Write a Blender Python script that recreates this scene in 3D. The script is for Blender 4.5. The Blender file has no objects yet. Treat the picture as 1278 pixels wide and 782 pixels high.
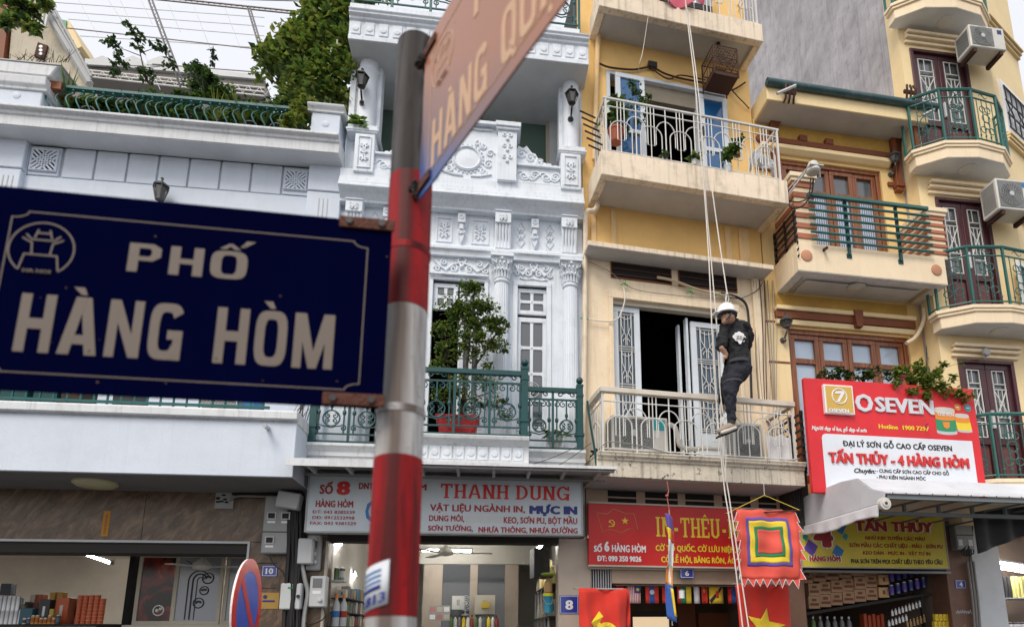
import bpy, math, random
from mathutils import Vector, Matrix
random.seed(7)
sc = bpy.context.scene
COL = sc.collection
# ---------------------------------------------------------------- camera
FPX, PITCH, ROLL, EYE, PCX, PCY = 805.0, math.radians(11.8), math.radians(-0.36), 1.6, 713.0, 616.0
cd = bpy.data.cameras.new('camera')
cam = bpy.data.objects.new('camera', cd); COL.objects.link(cam); sc.camera = cam
cd.sensor_width = 36.0; cd.lens = FPX/1278*36
cd.shift_x = -(PCX-639)/1278; cd.shift_y = (PCY-391)/1278
cd.clip_start = 0.05; cd.clip_end = 500
cp, sp, cr, sr = math.cos(PITCH), math.sin(PITCH), math.cos(ROLL), math.sin(ROLL)
RC = Matrix(((cr,-sr,0),(sr,cr,0),(0,0,1))) @ Matrix(((1,0,0),(0,sp,-cp),(0,cp,sp)))   # world -> (right, down, forward)
m3 = Matrix((RC[0], -RC[1], -RC[2])).transposed()
cam.matrix_world = Matrix.Translation((0,0,EYE)) @ m3.to_4x4()
cd.dof.use_dof = True; cd.dof.focus_distance = 7.6; cd.dof.aperture_fstop = 3.8
EYEV = Vector((0,0,EYE))
def ray(px, py): return RC.transposed() @ Vector((px-PCX, py-PCY, FPX))
# ---------------------------------------------------------------- world, sun, exposure
w = bpy.data.worlds.new('World'); sc.world = w; w.use_nodes = True
nt = w.node_tree; nt.nodes.clear()
sky = nt.nodes.new('ShaderNodeTexSky'); sky.sky_type = 'NISHITA'; sky.sun_disc = False
SUN_EL, SUN_AZ = math.radians(50), math.radians(205)   # azimuth clockwise from +Y: the sun stands behind the photographer
sky.sun_elevation = SUN_EL; sky.sun_rotation = SUN_AZ; sky.air_density = 1.2; sky.dust_density = 4.0
bg = nt.nodes.new('ShaderNodeBackground'); bg.inputs[1].default_value = 0.05
cl = nt.nodes.new('ShaderNodeBackground'); cl.inputs[0].default_value = (0.98,0.97,1.0,1); cl.inputs[1].default_value = 0.90
add = nt.nodes.new('ShaderNodeAddShader'); out = nt.nodes.new('ShaderNodeOutputWorld')   # a thin bright cloud veil over the blue
nt.links.new(sky.outputs[0], bg.inputs[0]); nt.links.new(bg.outputs[0], add.inputs[0]); nt.links.new(cl.outputs[0], add.inputs[1]); nt.links.new(add.outputs[0], out.inputs[0])
sl = bpy.data.lights.new('sun','SUN'); sl.energy = 2.2; sl.angle = math.radians(24); sl.color = (1.0,0.93,0.82)
so = bpy.data.objects.new('sun', sl); COL.objects.link(so)
sd = Vector((math.sin(SUN_AZ)*math.cos(SUN_EL), math.cos(SUN_AZ)*math.cos(SUN_EL), math.sin(SUN_EL)))
so.rotation_euler = sd.to_track_quat('Z','Y').to_euler(); so.location = (0,-5,12)
sc.view_settings.view_transform = 'Standard'; sc.view_settings.look = 'None'; sc.view_settings.exposure = -0.03; sc.view_settings.gamma = 1
# ---------------------------------------------------------------- frames: u along the facade, z up, k out of the wall
class Fr:
    def __init__(s, O, yaw):
        s.yaw = math.radians(yaw); s.O = Vector((O[0],O[1],0))
        s.u = Vector((math.cos(s.yaw), math.sin(s.yaw), 0)); s.n = Vector((math.sin(s.yaw), -math.cos(s.yaw), 0))
    def w(s, u, z, k=0): return s.O + s.u*u + s.n*k + Vector((0,0,z))
    def P(s, px, py, k=0):
        r = ray(px,py); t = ((s.O+s.n*k-EYEV)@s.n)/(r@s.n); p = EYEV+r*t
        return (p-s.O)@s.u, p.z
    def uvk(s, v): d = v-s.O; return (d@s.u, v.z, d@s.n)
r0 = ray(729,400); o0 = r0*(7.5/r0.y)
FA = Fr((o0.x,7.5), 7.7)                 # the white houses, numbers 10 and 8
FB = Fr((o0.x,7.5), 13.4)                # number 6
u0,_ = FB.P(958,400); d0 = FB.w(u0,0); FD = Fr((d0.x,d0.y), 10.3)   # number 4
u0,_ = FD.P(1146,230,.3); d0 = FD.w(u0,0,.3); FE = Fr((d0.x,d0.y), 8.3)  # the tall house beyond
# ---------------------------------------------------------------- mesh building
INFO = {}
def link(o): COL.objects.link(o); return o
def tag(o, label=None, cat=None, group=None, kind=None):
    if label: o['label'] = label
    if cat: o['category'] = cat
    if group: o['group'] = group
    if kind: o['kind'] = kind
    return o
def thing(name, label, cat, F, u, z, k=0, group=None, rz=0):
    o = bpy.data.objects.new(name, None); link(o); o.empty_display_size = .1
    o.location = F.w(u,z,k); o.rotation_euler = (0,0,F.yaw)
    INFO[o.name] = (F,u,z,k); return tag(o,label,cat,group)
def info(o):
    while o.name not in INFO: o = o.parent
    return INFO[o.name]
class MB:
    def __init__(s): s.v = []; s.f = []
    def add(s, vs, fs):
        b = len(s.v); s.v += vs; s.f += [[b+i for i in f] for f in fs]; return s
    def box(s, u0, u1, z0, z1, k0, k1):
        return s.add([(u0,z0,k0),(u1,z0,k0),(u1,z1,k0),(u0,z1,k0),(u0,z0,k1),(u1,z0,k1),(u1,z1,k1),(u0,z1,k1)],
                     [(0,1,2,3),(4,7,6,5),(0,4,5,1),(1,5,6,2),(2,6,7,3),(3,7,4,0)])
    def prism(s, pts, k0, k1):                      # outline in (u,z) pushed along k
        n = len(pts)
        return s.add([(u,z,k0) for u,z in pts]+[(u,z,k1) for u,z in pts], [list(range(n)), list(range(2*n-1,n-1,-1))]+[(i,i+n,(i+1)%n+n,(i+1)%n) for i in range(n)])
    def flat(s, pts, z0, z1):                       # outline in (u,k) pushed along z
        n = len(pts)
        return s.add([(u,z0,k) for u,k in pts]+[(u,z1,k) for u,k in pts], [list(range(n)), list(range(2*n-1,n-1,-1))]+[(i,i+n,(i+1)%n+n,(i+1)%n) for i in range(n)])
    def mould(s, prof, u0, u1):                     # profile in (k,z) run along u
        n = len(prof)
        return s.add([(u0,z,k) for k,z in prof]+[(u1,z,k) for k,z in prof], [list(range(n)), list(range(2*n-1,n-1,-1))]+[(i,i+n,(i+1)%n+n,(i+1)%n) for i in range(n)])
    def tube(s, pts, r, n=6, closed=False, r1=None):
        P = [Vector((p[0],p[2],p[1])) for p in pts]; m = len(P)   # (u,k,z)
        ring = []; up = None
        for i in range(m):
            a = P[(i-1)%m] if (closed or i>0) else P[i]; b = P[(i+1)%m] if (closed or i<m-1) else P[i]
            t = (b-a).normalized() if (b-a).length > 1e-9 else Vector((0,0,1))
            if up is None: up = t.orthogonal().normalized()
            up = (up - t*(up@t)); up = up.normalized() if up.length > 1e-6 else t.orthogonal().normalized()
            si = t.cross(up); rr = r if r1 is None else r+(r1-r)*i/(m-1)
            ring.append([P[i]+(up*math.cos(2*math.pi*j/n)+si*math.sin(2*math.pi*j/n))*rr for j in range(n)])
        vs = [(q.x,q.z,q.y) for rg in ring for q in rg]; fs = []
        for i in range(m if closed else m-1):
            for j in range(n):
                a,b = i*n+j, i*n+(j+1)%n; c,d = ((i+1)%m)*n+(j+1)%n, ((i+1)%m)*n+j; fs.append((a,b,c,d))
        if not closed: fs += [list(range(n))[::-1], list(range((m-1)*n, m*n))]
        return s.add(vs, fs)
    def lathe(s, prof, u, z, k, n=12, u_axis=None):  # profile (radius, height); axis vertical, or out of the wall when u_axis='k'
        vs = []
        for r,h in prof:
            for j in range(n):
                a = 2*math.pi*j/n; x,y = r*math.cos(a), r*math.sin(a)
                vs.append((u+x,z+y,k+h) if u_axis=='k' else (u+h,z+x,k+y) if u_axis=='u' else (u+x,z+h,k+y))
        m = len(prof); fs = [(i*n+j, i*n+(j+1)%n, (i+1)*n+(j+1)%n, (i+1)*n+j) for i in range(m-1) for j in range(n)]
        if prof[0][0] > 1e-6: fs.append(list(range(n))[::-1])
        if prof[-1][0] > 1e-6: fs.append(list(range((m-1)*n, m*n)))
        return s.add(vs, fs)
    def ball(s, u, z, k, r, n=8, sz=1.0, sk=1.0):
        m = max(4,n//2+1); prof = [(r*math.sin(math.pi*i/m), -r*sz*math.cos(math.pi*i/m)) for i in range(m+1)]
        prof[0] = (1e-7,prof[0][1]); prof[-1] = (1e-7,prof[-1][1])
        b = len(s.v); s.lathe(prof,u,z,k,n)
        if sk != 1: s.v[b:] = [(a,c,k+(d-k)*sk) for a,c,d in s.v[b:]]
        return s
    def build(s, name, mat, parent=None, smooth=False, label=None, F=None, bev=0, off=None):
        me = bpy.data.meshes.new(name)
        if parent is not None: F,u0,z0,k0 = info(parent)
        else: u0 = z0 = k0 = 0
        me.from_pydata([(u-u0, -(k-k0), z-z0) for u,z,k in s.v], [], s.f)
        import bmesh
        bm = bmesh.new(); bm.from_mesh(me); bmesh.ops.recalc_face_normals(bm, faces=bm.faces); bm.to_mesh(me); bm.free()
        if smooth:
            me.shade_smooth()
            try: me.set_sharp_from_angle(angle=math.radians(40))
            except Exception: pass
        o = bpy.data.objects.new(name, me); link(o)
        me.materials.append(mat)
        if parent is not None: o.parent = parent
        elif F is not None: o.location = F.w(0,0,0); o.rotation_euler = (0,0,F.yaw)
        if label: o['label'] = label
        if bev:
            b = o.modifiers.new('bevel','BEVEL'); b.width = bev; b.segments = 1; b.limit_method = 'ANGLE'
        return o
def copy_part(o, parent, du=0, dz=0, dk=0, rz=0, scale=None):
    c = o.copy(); link(c); c.parent = parent
    c.location = Vector(o.location)+Vector((du,-dk,dz)); c.rotation_euler = (o.rotation_euler[0],o.rotation_euler[1],o.rotation_euler[2]+rz)
    if scale: c.scale = scale
    for ch in list(o.children):
        d = ch.copy(); link(d); d.parent = c
    return c
def copy_thing(o, F, u, z, k, label=None, rz=0, scale=None, group=None):
    c = o.copy(); link(c); c.location = F.w(u,z,k); c.rotation_euler = (0,0,F.yaw+rz)
    if scale: c.scale = (scale,)*3 if isinstance(scale,(int,float)) else scale
    if label: c['label'] = label
    if group: c['group'] = group
    for ch in list(o.children):
        d = ch.copy(); link(d); d.parent = c
        for g in ch.children:
            e = g.copy(); link(e); e.parent = d
    return c
def wallmb(u0,u1,z0,z1,k0,k1,holes=()):
    us = sorted({u0,u1,*[min(max(h[i],u0),u1) for h in holes for i in (0,1)]}); m = MB()
    for a,b in zip(us,us[1:]):
        if b-a < 1e-5: continue
        c = (a+b)/2; hs = sorted([(max(h[2],z0),min(h[3],z1)) for h in holes if h[0]-1e-6<c<h[1]+1e-6]); z = z0
        for h0,h1 in hs:
            if h0 > z+1e-5: m.box(a,b,z,h0,k0,k1)
            z = max(z,h1)
        if z < z1-1e-5: m.box(a,b,z,z1,k0,k1)
    return m
# ---------------------------------------------------------------- materials
def nodes(name):
    m = bpy.data.materials.new(name); m.use_nodes = True; t = m.node_tree
    return m, t, t.nodes['Principled BSDF']
def N(t, kind, **kw):
    n = t.nodes.new(kind)
    for k,v in kw.items():
        if k in n.inputs: n.inputs[k].default_value = v
        else: setattr(n,k,v)
    return n
def paint(name, col, rough=.7, stain=None, samt=.35, streak=0, bump=.15, bscale=60, spots=0, spotcol=(.08,.075,.065), metal=0, spec=.4, vary=.12, local=False):
    m,t,b = nodes(name); L = t.links.new
    if local: pos = N(t,'ShaderNodeTexCoord').outputs['Object']
    else: pos = N(t,'ShaderNodeNewGeometry').outputs['Position']
    n1 = N(t,'ShaderNodeTexNoise',Scale=1.7,Detail=6.0,Roughness=.6); L(pos,n1.inputs['Vector'])
    r1 = N(t,'ShaderNodeMapRange'); r1.inputs[1].default_value=.3; r1.inputs[2].default_value=.75; r1.inputs[3].default_value=1+vary; r1.inputs[4].default_value=1-vary; L(n1.outputs[0],r1.inputs[0])
    mul = N(t,'ShaderNodeMix',data_type='RGBA',blend_type='MULTIPLY'); mul.inputs[0].default_value=1; mul.inputs[6].default_value=(*col,1); L(r1.outputs[0],mul.inputs[7]); last = mul.outputs[2]
    st = stain or tuple(c*.45 for c in col)
    if samt:
        n2 = N(t,'ShaderNodeTexNoise',Scale=5.0,Detail=8.0,Roughness=.7); L(pos,n2.inputs['Vector'])
        r2 = N(t,'ShaderNodeMapRange'); r2.inputs[1].default_value=.5; r2.inputs[2].default_value=.8; r2.inputs[3].default_value=0; r2.inputs[4].default_value=samt; L(n2.outputs[0],r2.inputs[0])
        x = N(t,'ShaderNodeMix',data_type='RGBA'); x.inputs[7].default_value=(*st,1); L(r2.outputs[0],x.inputs[0]); L(last,x.inputs[6]); last = x.outputs[2]
    if streak:
        mp = N(t,'ShaderNodeMapping'); mp.inputs['Scale'].default_value=(22,22,.9); L(pos,mp.inputs[0])
        n3 = N(t,'ShaderNodeTexNoise',Scale=1.0,Detail=4.0,Roughness=.6); L(mp.outputs[0],n3.inputs['Vector'])
        r3 = N(t,'ShaderNodeMapRange'); r3.inputs[1].default_value=.52; r3.inputs[2].default_value=.78; r3.inputs[3].default_value=0; r3.inputs[4].default_value=streak; L(n3.outputs[0],r3.inputs[0])
        x = N(t,'ShaderNodeMix',data_type='RGBA'); x.inputs[7].default_value=(*st,1); L(r3.outputs[0],x.inputs[0]); L(last,x.inputs[6]); last = x.outputs[2]
    if spots:
        n4 = N(t,'ShaderNodeTexNoise',Scale=9.0,Detail=9.0,Roughness=.75); L(pos,n4.inputs['Vector'])
        r4 = N(t,'ShaderNodeMapRange'); r4.inputs[1].default_value=.64-spots*.12; r4.inputs[2].default_value=.68-spots*.1; L(n4.outputs[0],r4.inputs[0])
        x = N(t,'ShaderNodeMix',data_type='RGBA'); x.inputs[7].default_value=(*spotcol,1); L(r4.outputs[0],x.inputs[0]); L(last,x.inputs[6]); last = x.outputs[2]
    L(last,b.inputs['Base Color']); b.inputs['Roughness'].default_value=rough; b.inputs['Metallic'].default_value=metal; b.inputs['Specular IOR Level'].default_value=spec
    if bump:
        nb = N(t,'ShaderNodeTexNoise',Scale=float(bscale),Detail=5.0); L(pos,nb.inputs['Vector'])
        bp = N(t,'ShaderNodeBump'); bp.inputs['Strength'].default_value=bump; bp.inputs['Distance'].default_value=.01; L(nb.outputs[0],bp.inputs['Height']); L(bp.outputs[0],b.inputs['Normal'])
    return m
def plain(name, col, rough=.6, metal=0, spec=.5, alpha=None): return paint(name,col,rough,samt=.12,bump=.05,metal=metal,spec=spec,vary=.07)
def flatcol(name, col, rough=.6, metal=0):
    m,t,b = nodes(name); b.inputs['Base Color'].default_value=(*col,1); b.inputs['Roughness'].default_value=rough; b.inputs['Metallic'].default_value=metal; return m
def emit(name, col, s):
    m,t,b = nodes(name); b.inputs['Emission Color'].default_value=(*col,1); b.inputs['Emission Strength'].default_value=s; b.inputs['Base Color'].default_value=(*col,1); return m
def glassy(name, col, rough=.06, spec=.8):
    m,t,b = nodes(name); b.inputs['Base Color'].default_value=(*col,1); b.inputs['Roughness'].default_value=rough; b.inputs['Specular IOR Level'].default_value=spec; return m
def wood(name, c1, c2, rough=.45):
    m,t,b = nodes(name); L = t.links.new; pos = N(t,'ShaderNodeNewGeometry').outputs['Position']
    mp = N(t,'ShaderNodeMapping'); mp.inputs['Scale'].default_value=(30,30,2.2); L(pos,mp.inputs[0])
    n = N(t,'ShaderNodeTexNoise',Scale=1.0,Detail=6.0,Distortion=.6); L(mp.outputs[0],n.inputs['Vector'])
    r = N(t,'ShaderNodeValToRGB'); r.color_ramp.elements[0].position=.35; r.color_ramp.elements[0].color=(*c1,1); r.color_ramp.elements[1].position=.7; r.color_ramp.elements[1].color=(*c2,1); L(n.outputs[0],r.inputs[0]); L(r.outputs[0],b.inputs['Base Color']); b.inputs['Roughness'].default_value=rough
    bp = N(t,'ShaderNodeBump'); bp.inputs['Strength'].default_value=.15; bp.inputs['Distance'].default_value=.005; L(n.outputs[0],bp.inputs['Height']); L(bp.outputs[0],b.inputs['Normal'])
    return m
M = {}
M['white'] = paint('white_lime_paint',(.72,.77,.83),.75,stain=(.26,.28,.30),samt=.32,streak=.34,bump=.2,vary=.05)
M['white10'] = paint('white_wall_paint',(.61,.67,.76),.75,stain=(.38,.40,.42),samt=.2,streak=.10,bump=.2,vary=.05)
M['white_dirty'] = paint('weathered_white_trim',(.66,.68,.70),.8,stain=(.16,.16,.15),samt=.35,streak=.35,bump=.25,vary=.08)
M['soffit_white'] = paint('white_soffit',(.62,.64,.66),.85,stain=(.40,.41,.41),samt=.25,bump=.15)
M['cream'] = paint('cream_wall_paint',(.80,.56,.28),.8,stain=(.36,.28,.18),samt=.45,streak=.4,bump=.25,vary=.07)
M['soffit_low'] = paint('shaded_low_soffit',(.20,.20,.205),.85,stain=(.10,.10,.10),samt=.4,bump=.15)  # street-level shade put into a darker soffit colour
M['cream_y'] = paint('yellow_cream_wall_paint',(.84,.55,.21),.8,stain=(.50,.34,.15),samt=.22,streak=.10,bump=.25,vary=.07)
M['cream_slab'] = paint('stained_cream_slab',(.80,.68,.53),.85,stain=(.22,.19,.15),samt=.55,streak=.7,bump=.3,vary=.10)
M['slab_old'] = paint('mouldy_cream_cornice',(.60,.54,.44),.9,stain=(.13,.12,.10),samt=.6,streak=.8,bump=.5,vary=.12,spots=.5)
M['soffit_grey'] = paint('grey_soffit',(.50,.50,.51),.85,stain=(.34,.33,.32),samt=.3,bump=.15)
M['yel'] = paint('yellow_house_paint',(.80,.57,.25),.75,stain=(.42,.31,.17),samt=.2,streak=.16,bump=.25,vary=.06)
M['yel2'] = paint('pale_yellow_house_paint',(.82,.65,.37),.75,stain=(.44,.34,.21),samt=.16,streak=.14,bump=.2,vary=.06)
M['yel_rough'] = paint('rough_ochre_render',(.55,.33,.08),.95,stain=(.32,.19,.05),samt=.5,bump=1.0,bscale=45,vary=.15)
M['cream_pale'] = paint('pale_cream_wall_paint',(.82,.68,.49),.8,stain=(.38,.30,.21),samt=.4,streak=.36,bump=.25,vary=.06)
M['yel_trim'] = paint('yellow_trim',(.82,.68,.48),.75,stain=(.45,.36,.24),samt=.2,streak=.22,bump=.2,vary=.06)
M['redband'] = paint('terracotta_band',(.42,.16,.09),.8,stain=(.26,.12,.08),samt=.25,bump=.2)
M['disc'] = paint('terracotta_disc',(.52,.25,.15),.8,stain=(.36,.18,.12),samt=.25,bump=.2)
M['brown'] = wood('brown_window_wood',(.15,.045,.014),(.33,.115,.04),.35)
M['brown_trim'] = paint('brown_trim_paint',(.20,.06,.022),.6,samt=.2,bump=.15)
M['maroon'] = wood('maroon_door_paint',(.045,.012,.016),(.085,.022,.028),.4)
M['maroon_panel'] = wood('maroon_door_panel',(.10,.03,.03),(.15,.045,.045),.4)
M['grey_wall'] = paint('grey_render_party_wall',(.38,.365,.38),.9,stain=(.17,.155,.16),samt=.75,streak=.6,bump=.5,vary=.32,spots=.12,spotcol=(.22,.21,.22))
M['marble'] = None
M['green'] = paint('green_iron_paint',(.006,.09,.085),.45,samt=.3,stain=(.01,.035,.03),bump=.1,vary=.2)
M['green2'] = paint('dark_green_iron_paint',(.008,.062,.064),.4,samt=.25,stain=(.008,.02,.02),bump=.1,vary=.15)
M['green3'] = paint('mid_green_iron_paint',(.03,.13,.115),.45,samt=.25,stain=(.02,.05,.035),bump=.1,vary=.15)
M['blackiron'] = flatcol('black_iron',(.012,.012,.013),.5)
M['white_iron'] = paint('white_iron_paint',(.62,.62,.60),.55,samt=.3,stain=(.3,.26,.22),bump=.1,vary=.08)
M['white_rail'] = paint('cream_handrail',(.64,.58,.50),.6,samt=.5,stain=(.26,.21,.17),bump=.2,vary=.1)
M['rust'] = paint('rusty_iron',(.055,.022,.014),.8,samt=.6,stain=(.16,.06,.025),bump=.4,vary=.2)
M['white_metal'] = paint('white_window_metal',(.62,.68,.74),.45,samt=.2,stain=(.34,.37,.40),bump=.05)
M['blueglass'] = glassy('blue_tinted_glass',(.015,.10,.26),.12)
M['glass_dark'] = glassy('dark_window_glass',(.012,.014,.016),.05)
M['glass_sky'] = glassy('curtained_window_glass',(.40,.50,.62),.08,.9)
M['glass_slate'] = glassy('slate_blue_glass',(.05,.085,.13),.1)
M['glass_teal'] = glassy('green_tinted_glass',(.10,.16,.13),.15)
M['glass_grey'] = glassy('grey_window_glass',(.10,.11,.12),.06,.9)
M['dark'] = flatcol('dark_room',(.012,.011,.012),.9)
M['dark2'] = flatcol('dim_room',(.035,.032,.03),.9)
M['beige_frame'] = paint('beige_window_frame',(.50,.46,.38),.6,samt=.15,bump=.05)
M['plastic_grey'] = paint('grey_plastic',(.33,.34,.34),.5,samt=.35,stain=(.16,.15,.14),bump=.05)
M['plastic_lgrey'] = paint('pale_grey_plastic',(.50,.52,.53),.5,samt=.25,stain=(.3,.28,.26),bump=.05)
M['plastic_dark'] = flatcol('dark_plastic',(.02,.02,.022),.5)
M['cable'] = flatcol('black_cable',(.014,.013,.013),.6)
M['cable_grey'] = flatcol('grey_cable',(.24,.23,.22),.6)
M['cable_pale'] = flatcol('pale_cable',(.52,.42,.28),.6)
M['rope'] = paint('white_rope',(.72,.68,.62),.9,samt=.2,bump=.5,bscale=400)
M['ac'] = paint('ac_casing',(.60,.59,.55),.5,samt=.35,stain=(.34,.31,.26),bump=.05)
M['ac_grille'] = paint('ac_grille_metal',(.17,.18,.18),.55,samt=.3,bump=.1)
def leafmat(name,col,col2):
    m,t,b = nodes(name); L = t.links.new; t.nodes.remove(b); o = t.nodes['Material Output']
    pos = N(t,'ShaderNodeNewGeometry').outputs['Position']; n = N(t,'ShaderNodeTexNoise',Scale=14.0,Detail=4.0); L(pos,n.inputs['Vector'])
    r = N(t,'ShaderNodeValToRGB'); r.color_ramp.elements[0].position=.35; r.color_ramp.elements[0].color=(*col2,1); r.color_ramp.elements[1].position=.65; r.color_ramp.elements[1].color=(*col,1); L(n.outputs[0],r.inputs[0])
    p = N(t,'ShaderNodeBsdfPrincipled'); p.inputs['Roughness'].default_value=.45; tr = N(t,'ShaderNodeBsdfTranslucent'); mx = N(t,'ShaderNodeMixShader'); mx.inputs[0].default_value=.42
    L(r.outputs[0],p.inputs['Base Color']); L(r.outputs[0],tr.inputs['Color']); L(p.outputs[0],mx.inputs[1]); L(tr.outputs[0],mx.inputs[2]); L(mx.outputs[0],o.inputs[0]); return m
M['leaf'] = leafmat('green_leaf',(.15,.24,.035),(.06,.12,.022))
M['leaf_y'] = leafmat('yellow_green_leaf',(.27,.30,.055),(.12,.17,.03))
M['leaf_d'] = leafmat('dark_green_leaf',(.04,.085,.02),(.016,.038,.012))
M['bark'] = paint('brown_bark',(.06,.04,.028),.9,samt=.4,bump=.6)
M['pot_red'] = paint('red_plastic_pot',(.45,.02,.02),.4,samt=.2,bump=.05)
M['terracotta'] = paint('terracotta_pot',(.38,.10,.05),.7,samt=.3,bump=.15)
M['red'] = flatcol('red_paint',(.55,.010,.008),.5)
M['yellow'] = flatcol('yellow_print',(.80,.60,.03),.5)
M['ywhite'] = flatcol('white_print',(.80,.80,.80),.45)
M['black_print'] = flatcol('black_print',(.012,.012,.012),.5)
M['darkred_print'] = flatcol('dark_red_print',(.32,.012,.012),.5)
M['navy_print'] = flatcol('navy_print',(.010,.022,.18),.5)
M['green_print'] = flatcol('green_print',(.02,.26,.12),.5)
M['blue_print'] = flatcol('blue_print',(.02,.16,.42),.5)
M['orange_print'] = flatcol('orange_print',(.75,.25,.03),.5)
M['purple_print'] = flatcol('purple_print',(.10,.05,.33),.5)
M['cyan_print'] = flatcol('cyan_print',(.02,.34,.36),.5)
# ---------------------------------------------------------------- lettering
import unicodedata
GLY={}
def rawtext(s):
    cu = bpy.data.curves.new('t','FONT'); cu.body = s; cu.resolution_u = 2
    to = bpy.data.objects.new('t',cu); link(to); bpy.context.view_layer.update()
    me = bpy.data.meshes.new_from_object(to.evaluated_get(bpy.context.evaluated_depsgraph_get()))
    v = [tuple(a.co) for a in me.vertices]; f = [list(p.vertices) for p in me.polygons]
    bpy.data.objects.remove(to); bpy.data.curves.remove(cu); bpy.data.meshes.remove(me)
    return v,f
def glyph(c):
    if c not in GLY:
        v,f = rawtext(c) if c != ' ' else ([],[])
        if 'I' not in GLY and c != 'I': glyph('I')
        adv = max(p[0] for p in rawtext(c+'I')[0]) - max(p[0] for p in rawtext('I')[0])
        GLY[c] = (v,f,adv)
    return GLY[c]
def textmesh(s):
    V,Fc,x = [],[],0.0
    def poly(pts): b=len(V); V.extend([(p,q,0) for p,q in pts]); Fc.append(list(range(b,b+len(pts))))
    for ch in unicodedata.normalize('NFC',s):
        bar = ch in 'Đđ'; dec = unicodedata.normalize('NFD', {'Đ':'D','đ':'d'}.get(ch,ch)); base,marks = dec[0],dec[1:]
        v,f,adv = glyph(base); b = len(V); V.extend([(p[0]+x,p[1],0) for p in v]); Fc.extend([[b+i for i in q] for q in f])
        if v:
            x0,x1 = x+min(p[0] for p in v), x+max(p[0] for p in v); top = max(p[1] for p in v); bot = min(p[1] for p in v); c = (x0+x1)/2; y = top+.05
            if base in 'ij': y = top+.02
            if bar:
                if base == 'D': poly([(x0-.07,.32),(x0+.22,.32),(x0+.22,.40),(x0-.07,.40)])
                else: poly([(x1-.22,.58),(x1+.08,.58),(x1+.08,.64),(x1-.22,.64)])
            if '\u0302' in marks: poly([(c-.17,y),(c-.09,y),(c,y+.08),(c,y+.14)]); poly([(c+.17,y),(c+.09,y),(c,y+.08),(c,y+.14)]); y += .0; off=.17
            elif '\u0306' in marks: poly([(c-.15,y+.12),(c-.08,y+.12),(c-.05,y+.06),(c-.07,y)]); poly([(c+.15,y+.12),(c+.08,y+.12),(c+.05,y+.06),(c+.07,y)]); poly([(c-.07,y),(c+.07,y),(c+.05,y+.06),(c-.05,y+.06)]); off=.16
            else: off=0
            cc = c+(.19 if off and ('\u0301' in marks or '\u0300' in marks or '\u0309' in marks) else 0); yy = y+(.05 if off else 0)
            if '\u0301' in marks: poly([(cc-.06,yy),(cc-.0,yy),(cc+.13,yy+.17),(cc+.02,yy+.17)])
            if '\u0300' in marks: cc = cc-(.38 if off else 0); poly([(cc+.06,yy),(cc+.0,yy),(cc-.13,yy+.17),(cc-.02,yy+.17)])
            if '\u0309' in marks: poly([(cc-.03,yy),(cc+.04,yy),(cc+.04,yy+.06),(cc-.03,yy+.06)]); poly([(cc+.04,yy+.06),(cc+.10,yy+.10),(cc+.08,yy+.17),(cc-.02,yy+.19),(cc-.09,yy+.14),(cc+.03,yy+.13)])
            if '\u0303' in marks: yy = y+(.16 if off else 0); poly([(c-.17,yy+.02),(c-.08,yy+.13),(c-.05,yy+.12),(c-.05,yy+.06),(c-.12,yy)]); poly([(c-.05,yy+.12),(c+.10,yy+.04),(c+.06,yy+.01),(c-.05,yy+.06)]); poly([(c+.10,yy+.04),(c+.17,yy+.13),(c+.20,yy+.10),(c+.08,yy+.0)])
            if '\u0323' in marks: poly([(c-.055,bot-.17),(c+.055,bot-.17),(c+.055,bot-.07),(c-.055,bot-.07)])
            if '\u031b' in marks: poly([(x1-.13,top-.04),(x1-.04,top+.02),(x1+.04,top+.01),(x1-.02,top-.10)]); poly([(x1-.04,top+.02),(x1+.04,top+.01),(x1+.12,top+.10),(x1+.10,top+.16),(x1+.02,top+.16),(x1+.03,top+.09)]); adv += .06
        x += adv*1.02
    return V,Fc
def lettering(parent, s, u0, z0, wd, h, k, mat, bold=.03, name='lettering', slope=0, depth=0, label=None, shear=0):
    """flat print: text fitted so that it is WD wide and its capitals H high, baseline from (u0,z0)"""
    v,f = textmesh(s)
    x0 = min(a[0] for a in v)-bold; x1 = max(a[0] for a in v)+bold; sx = wd/(x1-x0); sy = h/(.70+bold)
    m = MB(); offs = [(0,0)] if bold == 0 else [(0,0),(bold,0),(-bold,0),(0,bold*.45),(0,-bold*.45),(bold*.8,bold*.4),(-bold*.8,-bold*.4),(bold*.8,-bold*.4),(-bold*.8,bold*.4),(bold*.5,0),(-bold*.5,0)]
    for i,(dx,dy) in enumerate(offs):
        vs = []
        for a in v:
            x = (a[0]-x0+dx)*sx; y = (a[1]+dy+bold*.3)*sy
            vs.append((u0+x+shear*y, z0+y+slope*x, k+.0012+.00025*i+depth))
        m.add(vs,f)
        if depth and i in (0,1,2,3,4):
            pass
    if depth: 
        # raised letters: sides from the outline of the first copies
        base = list(m.v); nb = len(base)
        edges = {}
        for fc in m.f:
            for a,b in zip(fc, fc[1:]+fc[:1]):
                key = (min(a,b),max(a,b)); edges[key] = edges.get(key,0)+1
        m.v += [(a,b,c-depth) for a,b,c in base]
        m.f += [[a,b,b+nb,a+nb] for (a,b),c in edges.items() if c==1]
    o = raw_build(m, name, mat, parent)
    if label: o['label'] = label
    return o
def raw_build(m, name, mat, parent):
    F,a,b,c = info(parent); me = bpy.data.meshes.new(name)
    me.from_pydata([(u-a,-(k-c),z-b) for u,z,k in m.v],[],m.f); me.materials.append(mat)
    o = bpy.data.objects.new(name,me); link(o); o.parent = parent; return o
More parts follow.
